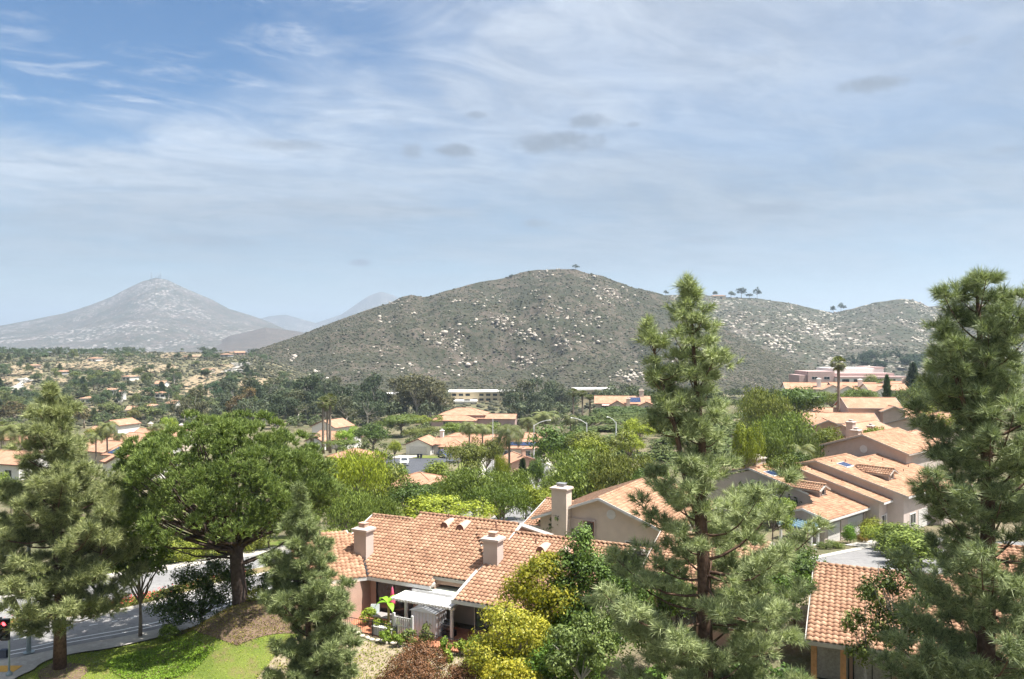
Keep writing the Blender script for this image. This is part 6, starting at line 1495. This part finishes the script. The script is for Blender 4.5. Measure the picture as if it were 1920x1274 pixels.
for k in range(5):
    rr = np.random.default_rng(700 + k); rock_meshes.append(raw_mesh('boulder', IV * (1 + rr.normal(size=(12, 1)) * .24) * np.array([1.15, .95, .8]), IF, [rock_m]))
for i, (x, y, z, s_, nm) in enumerate(BL[:300]):
    o = obj('boulder', rock_meshes[i % 5], None, (x, y, z + s_ * .2), r_.uniform(0, 6.28)); o.scale = (s_,) * 3
    if nm == 'broad_hill': tag(o, 'pale granite boulder among the scrub of the broad central hill', 'boulder', 'boulders on the broad hill')
    else: tag(o, 'pale granite boulder on the ridge behind the tall pine', 'boulder', 'boulders on the east ridge')
RB = np.array([b_[:4] for b_ in BL[300:]])
lumps('boulder_field', RB[:, :3] + np.array([0, 0, .2]), RB[:, 3], rock_m, 701, .8, False)
C_, r_ = grid_sample('broad_hill', 260, 705, .1, .98); lumps('boulder_field', C_, r_.uniform(.4, .9, len(C_)), rock_m, 706, .7, False)
# trees on the skylines
for (nm, px, py, hg, wd, lab) in [('east_ridge', 1338, 555, 11, 13, 'leftmost tree of the ridge top clump'), ('east_ridge', 1368, 556, 12, 16, 'second tree of the ridge top clump'), ('east_ridge', 1390, 557, 20, 19, 'tallest rounded tree of the ridge top clump'), ('east_ridge', 1417, 558, 21, 11, 'lone tall tree right of the ridge top clump'), ('east_ridge', 1403, 558, 9, 14, 'small tree between the tallest and the lone ridge tree'),
        ('east_ridge', 1560, 586, 14, 13, 'left tree in the saddle of the ridge'), ('east_ridge', 1575, 584, 16, 13, 'right tree in the saddle of the ridge'), ('broad_hill', 1076, 506, 7, 7, 'small tree on the summit of the broad hill'), ('broad_hill', 958, 519, 4, 6, 'bush on the left shoulder of the broad hill summit'), ('east_ridge', 1246, 552, 10, 9, 'tree on the ridge just left of the tall pine top')]:
    x, y, z, er = hill_pt(nm, px, py); place('far_round', x, y, hg, wd, lab, (.5, .62, .5), z=z - .5)
for i in range(34):
    D = r_.uniform(640, 820); px = r_.uniform(1590, 1800); x = PX(px, D); x2, y2, z2, er = hill_pt('east_ridge', px, 700 - (D - 640) * .12)
    place('far_round', x2, y2, r_.uniform(10, 16), r_.uniform(9, 13), 'dark tree in the grove at the foot of the ridge right of the pink hall', (.42, .6, .5), 'grove at the foot of the ridge', z=z2 - .5)
# ------------------------------------------------------------------ patio furniture and garden works (patio house axes)
def at_h1(u, v, z=0.0):
    a = R(26); return (-9.34 + u * math.cos(a) + v * math.sin(a), 51.9 - u * math.sin(a) + v * math.cos(a), z)
def patio_thing(name, label, cat, u, v, z=.08, rot=0.0, group=None): return empty(name, at_h1(u, v, z), -R(26) + rot, label, cat, group)
brick_m = ground_mat('patio_brick', (.42, .17, .10), (.48, .21, .125), (.34, .13, .08), 1.5, 8, .4, .01, 40)
o = MB().box(-1.6, 8.2, -2.6, .74, -.1, .08).build('patio_floor', brick_m); o.location = at_h1(0, 0, 0); o.rotation_euler = (0, 0, -R(26)); tag(o, kind='structure')
# patio cover
t = patio_thing('patio_cover', 'white slatted patio cover beside the clerestory windows', 'pergola', 0, 0, 0)
for (u, v) in ((3.7, -1.15), (6.95, -1.15)): MB().box(u - .08, u + .08, v - .08, v + .08, 0, 1.85).build('post', white_m, t)
MB().box(3.0, 7.15, -1.24, -1.06, 1.85, 2.03).build('beam', white_m, t)
for k in range(20):
    u = 3.05 + k * .212; MB().box(u, u + .06, -1.75, 1.6, 2.032, 2.15).build('rafter', white_m, t)
for k in range(15):
    v = -1.72 + k * .115; MB().box(2.95, 7.18, v, v + .085, 2.153, 2.18).build('slat', white_m, t)
MB().box(3.5, 7.15, -.02, 1.62, 2.185, 2.23).build('cover_sheet', plain('pale_sheet', (.56, .60, .50), .7, .08, 2, .05, 20), t)
MB().box(3.45, 7.17, -.12, -.022, 2.185, 2.34).build('cover_edge', white_m, t)
# garden shed
t = patio_thing('garden_shed', 'white metal garden shed under the patio cover', 'shed', 5.2, -.9)
shed_m = plain('shed_metal', (.68, .70, .74), .45, .05, 2, .05, 15)
MB().box(-.85, .85, -.65, .65, 0, 1.5).build('body', shed_m, t)
MB().prism([(-.95, -.75, 1.505), (.95, -.75, 1.505), (0, -.75, 1.78)], (0, 1.5, 0)).build('roof', shed_m, t)
for k in range(7): MB().box(-.80 + k * .24, -.74 + k * .24, -.675, -.652, .05, 1.46).build('rib', white_m, t)
for k in range(5): MB().box(.852, .875, -.58 + k * .26, -.53 + k * .26, .05, 1.46).build('rib', white_m, t)
MB().box(.25, .29, -.70, -.678, .8, 1.0).build('handle', dark_metal, t)
# table, chair, folded parasol
t = patio_thing('patio_table', 'low grey patio table behind the yellow green bushes', 'table', 2.25, -1.15)
tb_m = plain('table_top', (.30, .27, .26), .5, .1, 3, .05, 20)
MB().box(-.75, .75, -.42, .42, .66, .71).build('table_top', tb_m, t)
for sx in (-1, 1):
    for sy in (-1, 1): MB().box(sx * .66 - .03, sx * .66 + .03, sy * .34 - .03, sy * .34 + .03, 0, .658).build('leg', tb_m, t)
t = patio_thing('patio_chair', 'pale patio chair left of the grey table', 'chair', 1.05, -.75, rot=.5)
ch_m = plain('chair_fabric', (.55, .60, .62), .7, .08, 3, .05, 30)
MB().box(-.28, .28, -.28, .26, .42, .47).build('seat', ch_m, t); MB().bar((0, .27, .45), (0, .36, 1.02), .56, .05).build('backrest', ch_m, t)
for sx in (-1, 1):
    for sy in (-1, 1): MB().tube([(sx * .25, sy * .24, 0), (sx * .25, sy * .24, .42)], .02, 6).build('leg', white_m, t)
t = patio_thing('parasol', 'folded pink parasol beside the patio wall', 'parasol', 2.1, -.3)
pk = plain('pink_canvas', (.72, .11, .20), .8, .15, 4, .1, 30)
MB().tube([(0, 0, 0), (0, 0, 2.3)], .025, 8).build('pole', grey_metal, t); MB().lathe([(.28, .0), (.28, .05), (.1, .1)], 12).build('base', grey_metal, t)
MB().lathe([(.02, 1.05), (.2, 1.1), (.19, 1.35), (.1, 1.62), (.13, 1.72), (.06, 2.1), (.02, 2.25)], 10).build('canopy', pk, t, True)
# banana plant
t = patio_thing('banana_plant', 'banana plant with broad bright leaves left of the patio cover', 'plant', 2.75, -1.7)
MB().tube([(0, 0, 0), (.04, 0, .9), (.02, 0, 1.75)], [.10, .08, .05], 8).build('stem', plain('banana_stem', (.36, .26, .12), .8, .25, 4), t, True)
for (az, L, el) in ((2.6, 1.3, .75), (1.2, 1.0, 1.1), (-.6, .9, .5), (3.6, .9, .6)):
    V = []; n = 8
    for k in range(n + 1):
        s_ = k / n; x = L * s_ * math.cos(el - s_ * 1.0); z = 1.7 + L * s_ * math.sin(el - s_ * .9); w_ = .2 * math.sin(math.pi * (.08 + .9 * s_))
        for q in (-1, 0, 1): V.append((math.cos(az) * x - math.sin(az) * w_ * q, math.sin(az) * x + math.cos(az) * w_ * q, z + abs(q) * .05))
    fs = [(3 * k + q, 3 * k + q + 1, 3 * k + q + 4, 3 * k + q + 3) for k in range(n) for q in range(2)]
    o = obj('leaf', raw_mesh('leaf', np.array(V), fs, [leaf_g], True), t); o.color = (1.3, 2.2, .5, 1)
# covered barbecue
t = patio_thing('covered_grill', 'black plastic covered grill beside the pergola post', 'grill', 6.55, -.75)
V = IV * np.array([.42, .36, .55]) * (1 + np.random.default_rng(4).normal(size=(12, 1)) * .08) + np.array([0, 0, .58])
obj('cover', raw_mesh('cover', V, IF, [plain('black_plastic', (.03, .03, .035), .25, .3, 6, .6, 9, .6)], False), t)
MB().box(-.34, .34, -.28, .28, 0, .35).build('cart', dark_metal, t); MB().tube([(-.5, -.3, .75), (.5, -.3, .75)], .025, 6).build('handle', grey_metal, t)
# iron fence
fence_m = dark_metal; pk_me = MB().box(-.009, .009, -.009, .009, 0, .92).mesh('picket', fence_m)
def iron_fence(label, pts, step=.14):
    t = empty('iron_fence', pts[0], 0, label, 'fence'); o0 = Vector(pts[0])
    for a, b_ in zip(pts[:-1], pts[1:]):
        a = Vector(a) - o0; b_ = Vector(b_) - o0; L = (b_ - a).length; d = (b_ - a) / L
        for z in (.12, .9): MB().bar(a + Vector((0, 0, z)), b_ + Vector((0, 0, z)), .03, .03).build('rail', fence_m, t)
        MB().box(-.03, .03, -.03, .03, 0, 1.02).build('post', fence_m, t, loc=b_)
        for k in range(int(L / step)): obj('picket', pk_me, t, a + d * (k + .5) * step)
    return t
iron_fence('black iron fence along the lower edge of the patio', [at_h1(-1.6, -2.7, .02), at_h1(2.3, -2.7, .02), at_h1(4.2, -2.9, .02)])
iron_fence('black iron fence section right of the white gate', [at_h1(5.9, -2.9, .02), at_h1(8.6, -3.0, .02)])
x_, y_ = PX(752, 74), 74; iron_fence('black iron fence on the lawn behind the patio house', [(PX(750, 75), 75, gz(PX(750, 75), 75)), (PX(792, 73), 73, gz(PX(792, 73), 73))], .2)
# white gate
t = patio_thing('garden_gate', 'white lattice garden gate left of the shed', 'gate', 3.6, -2.3, .02)
MB().box(-.06, .06, -.06, .06, 0, 1.5).build('post', white_m, t); MB().box(1.24, 1.36, -.06, .06, 0, 1.5).build('post', white_m, t)
for k in range(8): MB().box(.1 + k * .145, .17 + k * .145, -.02, .02, .12, 1.32).build('slat', white_m, t)
for z in (.2, .75, 1.25): MB().box(.061, 1.239, -.045, -.021, z, z + .07).build('rail', white_m, t)
# low white garden wall, edging stones
t = patio_thing('garden_wall', 'low white garden wall below the patio table', 'wall', 2.5, -2.45, 0)
MB().box(-.3, 1.05, -.12, .12, -.1, .55).build('wall', white_m, t); MB().box(-.34, 1.09, -.16, .16, .552, .60).build('coping', white_m, t)
stone_m = plain('edging_stone', (.56, .50, .42), .9, .2, 2, .4, 12)
r_ = np.random.default_rng(88)
for i in range(22):
    u = -2 + i * .36; p = at_h1(u, -3.25 + r_.normal() * .06); s_ = r_.uniform(.14, .24)
    o = obj('edging_stone', raw_mesh('edging_stone', IV * (1 + r_.normal(size=(12, 1)) * .12) * np.array([1.2, .8, .6]) * s_, IF, [stone_m]), None, (p[0], p[1], gz(p[0], p[1]) + .08), r_.uniform(0, 6))
    tag(o, 'pale edging stone in the row below the patio fence', 'stone', 'edging stones below the patio')

# ------------------------------------------------------------------ street furniture
signal_m = plain('signal_housing', (.015, .015, .017), .5, .2, 4)
pole_m = plain('galvanised_steel', (.27, .32, .33), .5, .15, 2, .08, 25, .5, .5)
red_l = plain('red_lamp', (.7, .03, .04), .3, .05, 3, 0, 5, .5, 0, ((1.0, .05, .06), 3.0)); off_l = plain('dark_lens', (.03, .05, .045), .2, .2, 5, 0, 5)
amber_l = plain('amber_lens', (.07, .04, .02), .2, .2, 5, 0, 5)
def signal_head(t, x, y, z, rz, lit=True):
    c, s_ = math.cos(rz), math.sin(rz)
    g = MB(); g.box(-.19, .19, -.10, .12, 0, 1.12)
    hd = g.build('signal_head', signal_m, t, loc=(x, y, z), rz=rz)
    for k, m in enumerate((off_l, amber_l, red_l if lit else off_l)):
        MB().lathe([(.12, 0), (.12, .015), (.04, .03)], 14).build('lens', m, hd).matrix_local = __import__('mathutils').Matrix(((1, 0, 0, 0), (0, 0, -1, -.104), (0, 1, 0, .2 + k * .36), (0, 0, 0, 1)))
        v = MB(); n = 8
        for q in range(n):
            a0 = math.pi * q / n - .2; a1 = math.pi * (q + 1) / n - .2 + (.4 if q == n - 1 else 0)
            v.add([(math.cos(a0) * .145, -.10, .2 + k * .36 + math.sin(a0) * .145), (math.cos(a1) * .145, -.10, .2 + k * .36 + math.sin(a1) * .145), (math.cos(a1) * .145, -.30, .2 + k * .36 + math.sin(a1) * .145), (math.cos(a0) * .145, -.30, .2 + k * .36 + math.sin(a0) * .145)], [(0, 1, 2, 3)])
        v.build('visor', signal_m, hd)
    return hd
D = 42.6; x_ = PX(17, D)
t = empty('traffic_signal', (x_, D, gz(x_, D) + .13), 0, 'traffic signal showing red on a slim pole at the left edge', 'traffic light')
MB().tube([(0, 0, 0), (0, 0, 2.95)], .055, 10).build('pole', pole_m, t); MB().lathe([(.16, 0), (.16, .1), (.07, .22)], 12).build('base', pole_m, t)
signal_head(t, -.10, -.16, 1.92, .15); signal_head(t, -.52, -.05, 1.92, -1.2, False)
MB().box(-.42, -.06, -.16, .10, .95, 1.38).build('pedestrian_signal', plain('signal_blue', (.02, .03, .06), .5, .2, 3), t)
D = 45.7; x_ = PX(54, D)
t = empty('signal_mast', (x_, D, gz(x_, D) + .13), 0, 'thick grey signal mast at the street corner behind the pine', 'pole')
MB().tube([(0, 0, 0), (0, 0, 3), (0, 0, 6.8)], [.125, .115, .09], 12).build('pole', pole_m, t); MB().lathe([(.3, 0), (.3, .04), (.15, .06)], 12).build('base', pole_m, t)
MB().tube([(0, 0, 6.2), (-2.5, 1.2, 6.6), (-7, 3.4, 6.9)], [.09, .07, .05], 8).build('mast_arm', pole_m, t)
MB().box(-.42, -.14, -.16, .16, 1.35, 1.75).build('pedestrian_signal', signal_m, t); MB().box(-.1, .05, -.2, -.12, 1.0, 1.25).build('push_button', signal_m, t)
D = 43.4; x_ = PX(3, D); o = MB().box(-.6, .6, -.4, .4, 0, .012).build('tactile_paving', plain('tactile_yellow', (.62, .34, .06), .8, .12, 5, .6, 14)); o.location = (x_ + .3, D, gz(x_, D) + .14); tag(o, kind='structure')
# street lamps
def lamp(px, D, top, arm, label):
    x = PX(px, D); zg = gz(x, D); H = PZ(top, D) - zg
    t = empty('street_lamp', (x, D, zg), 0, label, 'street lamp', 'street lamps along the road')
    lm = plain('lamp_concrete', (.62, .62, .60), .7, .08, 2)
    MB().tube([(0, 0, 0), (0, 0, H)], [.16, .10], 10).build('pole', lm, t)
    q = [(0, 0, H - .2), (arm * .4, 0, H + .55), (arm * .8, 0, H + .95), (arm, 0, H + 1.0)]
    MB().tube(q, [.07, .06, .05, .05], 8).build('arm', lm, t)
    MB().lathe([(.04, .12), (.2, .05), (.22, -.05), (.1, -.12)], 10, (arm * 1.05, 0, H + 1.0)).build('lamp_head', lm, t)
lamp(1001, 172, 797, 3.3, 'left street lamp with its arm pointing right'); lamp(1100, 165, 793, -3.0, 'middle street lamp with its arm pointing left'); lamp(1155, 158, 792, -1.6, 'right street lamp with a short steep arm')
t = empty('flag_pole', (PX(924, 165), 165, gz(PX(924, 165), 165)), 0, 'plain white pole behind the long terracotta roof', 'pole'); MB().tube([(0, 0, 0), (0, 0, PZ(786, 165) - t.location.z)], [.12, .07], 8).build('shaft', white_m, t); MB().lathe([(.2, 0), (.2, .1), (.12, .15)], 10).build('base', white_m, t)
# pickup and car
def pickup(name, label, x, y, rz, body, cat, bed=True):
    t = empty(name, (x, y, gz(x, y) + .05), rz, label, cat)
    bm_ = plain(name + '_paint', body, .25, .04, 1, 0, 5, .6); rub = plain(name + '_tyre', (.02, .02, .02), .9, .2, 3)
    b = MB()   # nose towards -y
    b.add([(-.93, -2.7, .45), (.93, -2.7, .45), (.93, 2.6, .45), (-.93, 2.6, .45), (-.93, -2.72, .95), (.93, -2.72, .95), (.95, 2.6, 1.12), (-.95, 2.6, 1.12), (-.9, -1.35, 1.12), (.9, -1.35, 1.12)],
          [(0, 3, 2, 1), (0, 1, 5, 4), (2, 3, 7, 6), (4, 5, 9, 8), (8, 9, 6, 7), (1, 2, 6, 9, 5), (3, 0, 4, 8, 7)])
    b.build('body', bm_, t)
    e = .9 if bed else 2.2
    MB().add([(-.88, -1.3, 1.1), (.88, -1.3, 1.1), (.88, e, 1.1), (-.88, e, 1.1), (-.7, -.55, 1.78), (.7, -.55, 1.78), (.7, e - .25, 1.78), (-.7, e - .25, 1.78)], [(4, 5, 6, 7), (0, 1, 5, 4), (1, 2, 6, 5), (2, 3, 7, 6), (3, 0, 4, 7)]).build('cab', bm_, t)
    MB().add([(-.74, -1.20, 1.17), (.74, -1.20, 1.17), (.62, -.62, 1.735), (-.62, -.62, 1.735)], [(0, 1, 2, 3)]).build('windscreen', glass_m, t).location = (0, -.03, .02)
    for sx in (-1, 1):
        MB().add([(sx * .885, -.95, 1.2), (sx * .885, e - .15, 1.2), (sx * .74, e - .35, 1.7), (sx * .74, -.55, 1.7)], [(0, 1, 2, 3)]).build('side_window', glass_m, t).location = (sx * .01, 0, 0)
        MB().box(sx * .72 - .15, sx * .72 + .15, -2.745, -2.715, .72, .9).build('headlight', plain('lamp_glass', (.7, .7, .72), .1, .05, 3, 0, 5, .7), t)
        for yy in (-1.75, 1.65):
            w_ = MB().tube([(sx * .98, yy, .38), (sx * .74, yy, .38)], .38, 16).build('wheel', rub, t); MB().tube([(sx * .99, yy, .38), (sx * .985, yy, .38)], .22, 12).build('rim', grey_metal, w_)
        MB().box(sx * 1.08 - .1, sx * 1.08 + .1, -1.05, -.95, 1.2, 1.36).build('mirror', bm_, t)
    MB().box(-.52, .52, -2.74, -2.715, .62, .9).build('grille', dark_metal, t); MB().box(-.96, .96, -2.85, -2.722, .4, .58).build('bumper', grey_metal, t); MB().box(-.2, .2, -2.862, -2.852, .43, .55).build('number_plate', white_m, t)
pickup('pickup_truck', 'white pickup truck parked at the cul de sac kerb', PX(758, 182), 182, .12, (.78, .78, .78), 'truck')
pickup('parked_car', 'dark blue car in the drive behind the olive tree', PX(833, 203), 203, .5, (.03, .05, .16), 'car', False)
bin_m = plain('bin_plastic', (.05, .055, .06), .6, .15, 3)
for i, px in enumerate((784, 789.5)):
    x_ = PX(px, 201); t = empty('wheelie_bin', (x_, 201, gz(x_, 201) + .1), .2, ('left' if i == 0 else 'right') + ' dark wheelie bin of the pair by the garage house lawn', 'bin', 'wheelie bins by the cul de sac')
    MB().frustum(-.3, .3, -.32, .32, 1.0, .08, .05).build('body', bin_m, t); MB().box(-.33, .33, -.38, .34, 1.003, 1.07).build('lid', bin_m, t)
    for sx in (-1, 1): MB().tube([(sx * .3, .3, .1), (sx * .24, .3, .1)], .1, 10).build('wheel', bin_m, t)
# masts on the mountain top
for (px, hg, lab) in [(284, 38, 'tall left radio mast on the mountain summit'), (291, 18, 'short radio mast on the mountain summit'), (297, 24, 'middle radio mast on the mountain summit'), (302, 36, 'right radio mast on the mountain summit')]:
    x, y, z, er = hill_pt('mountain', px, 523); y = min(y, 4195)
    t = empty('radio_mast', (x, y, z), 0, lab, 'mast', 'radio masts on the summit'); ms = MB()
    for k in range(3):
        a = k * 2.094; ms.tube([(math.cos(a) * 1.3, math.sin(a) * 1.3, -2), (math.cos(a) * .5, math.sin(a) * .5, hg)], .8, 5)
    ms.build('tower', grey_metal, t)
    MB().lathe([(.6, 0), (2.2, .3), (2.4, 1.2), (.6, 1.4)], 8, (0, -.6, hg * .55)).build('dish', white_m, t)
# tan terraces, walls and tracks on the left hillside
dirt_m = ground_mat('bare_earth', (.30, .225, .15), (.25, .20, .13), (.17, .15, .09), .07, .3, .5, .3, .8)
def patch(name, quad, m, dz=.5, n=14):
    g = [(PX(px, D), D) for px, D in [(q[0], ray_ground(q[0], q[1], 280, 1000)) for q in quad]]
    A = np.array([np.array(g[0]) * (1 - s_) + np.array(g[1]) * s_ for s_ in np.linspace(0, 1, n)]); B_ = np.array([np.array(g[3]) * (1 - s_) + np.array(g[2]) * s_ for s_ in np.linspace(0, 1, n)])
    w_ = np.random.default_rng(int(quad[0][0])).normal(size=(n, 2)) * .06 * np.linalg.norm(A - B_, axis=1, keepdims=True); w_[0] = w_[-1] = 0
    return loft(name, A + w_, B_ - w_, 10, dz, m)
for q in PATCH:
    patch('bare_earth', q, dirt_m)
patch('dirt_track', [(24, 732), (34, 732), (54, 714), (46, 712)], concrete_m, .7); patch('dirt_track', [(432, 698), (438, 700), (458, 684), (452, 683)], concrete_m, .7)
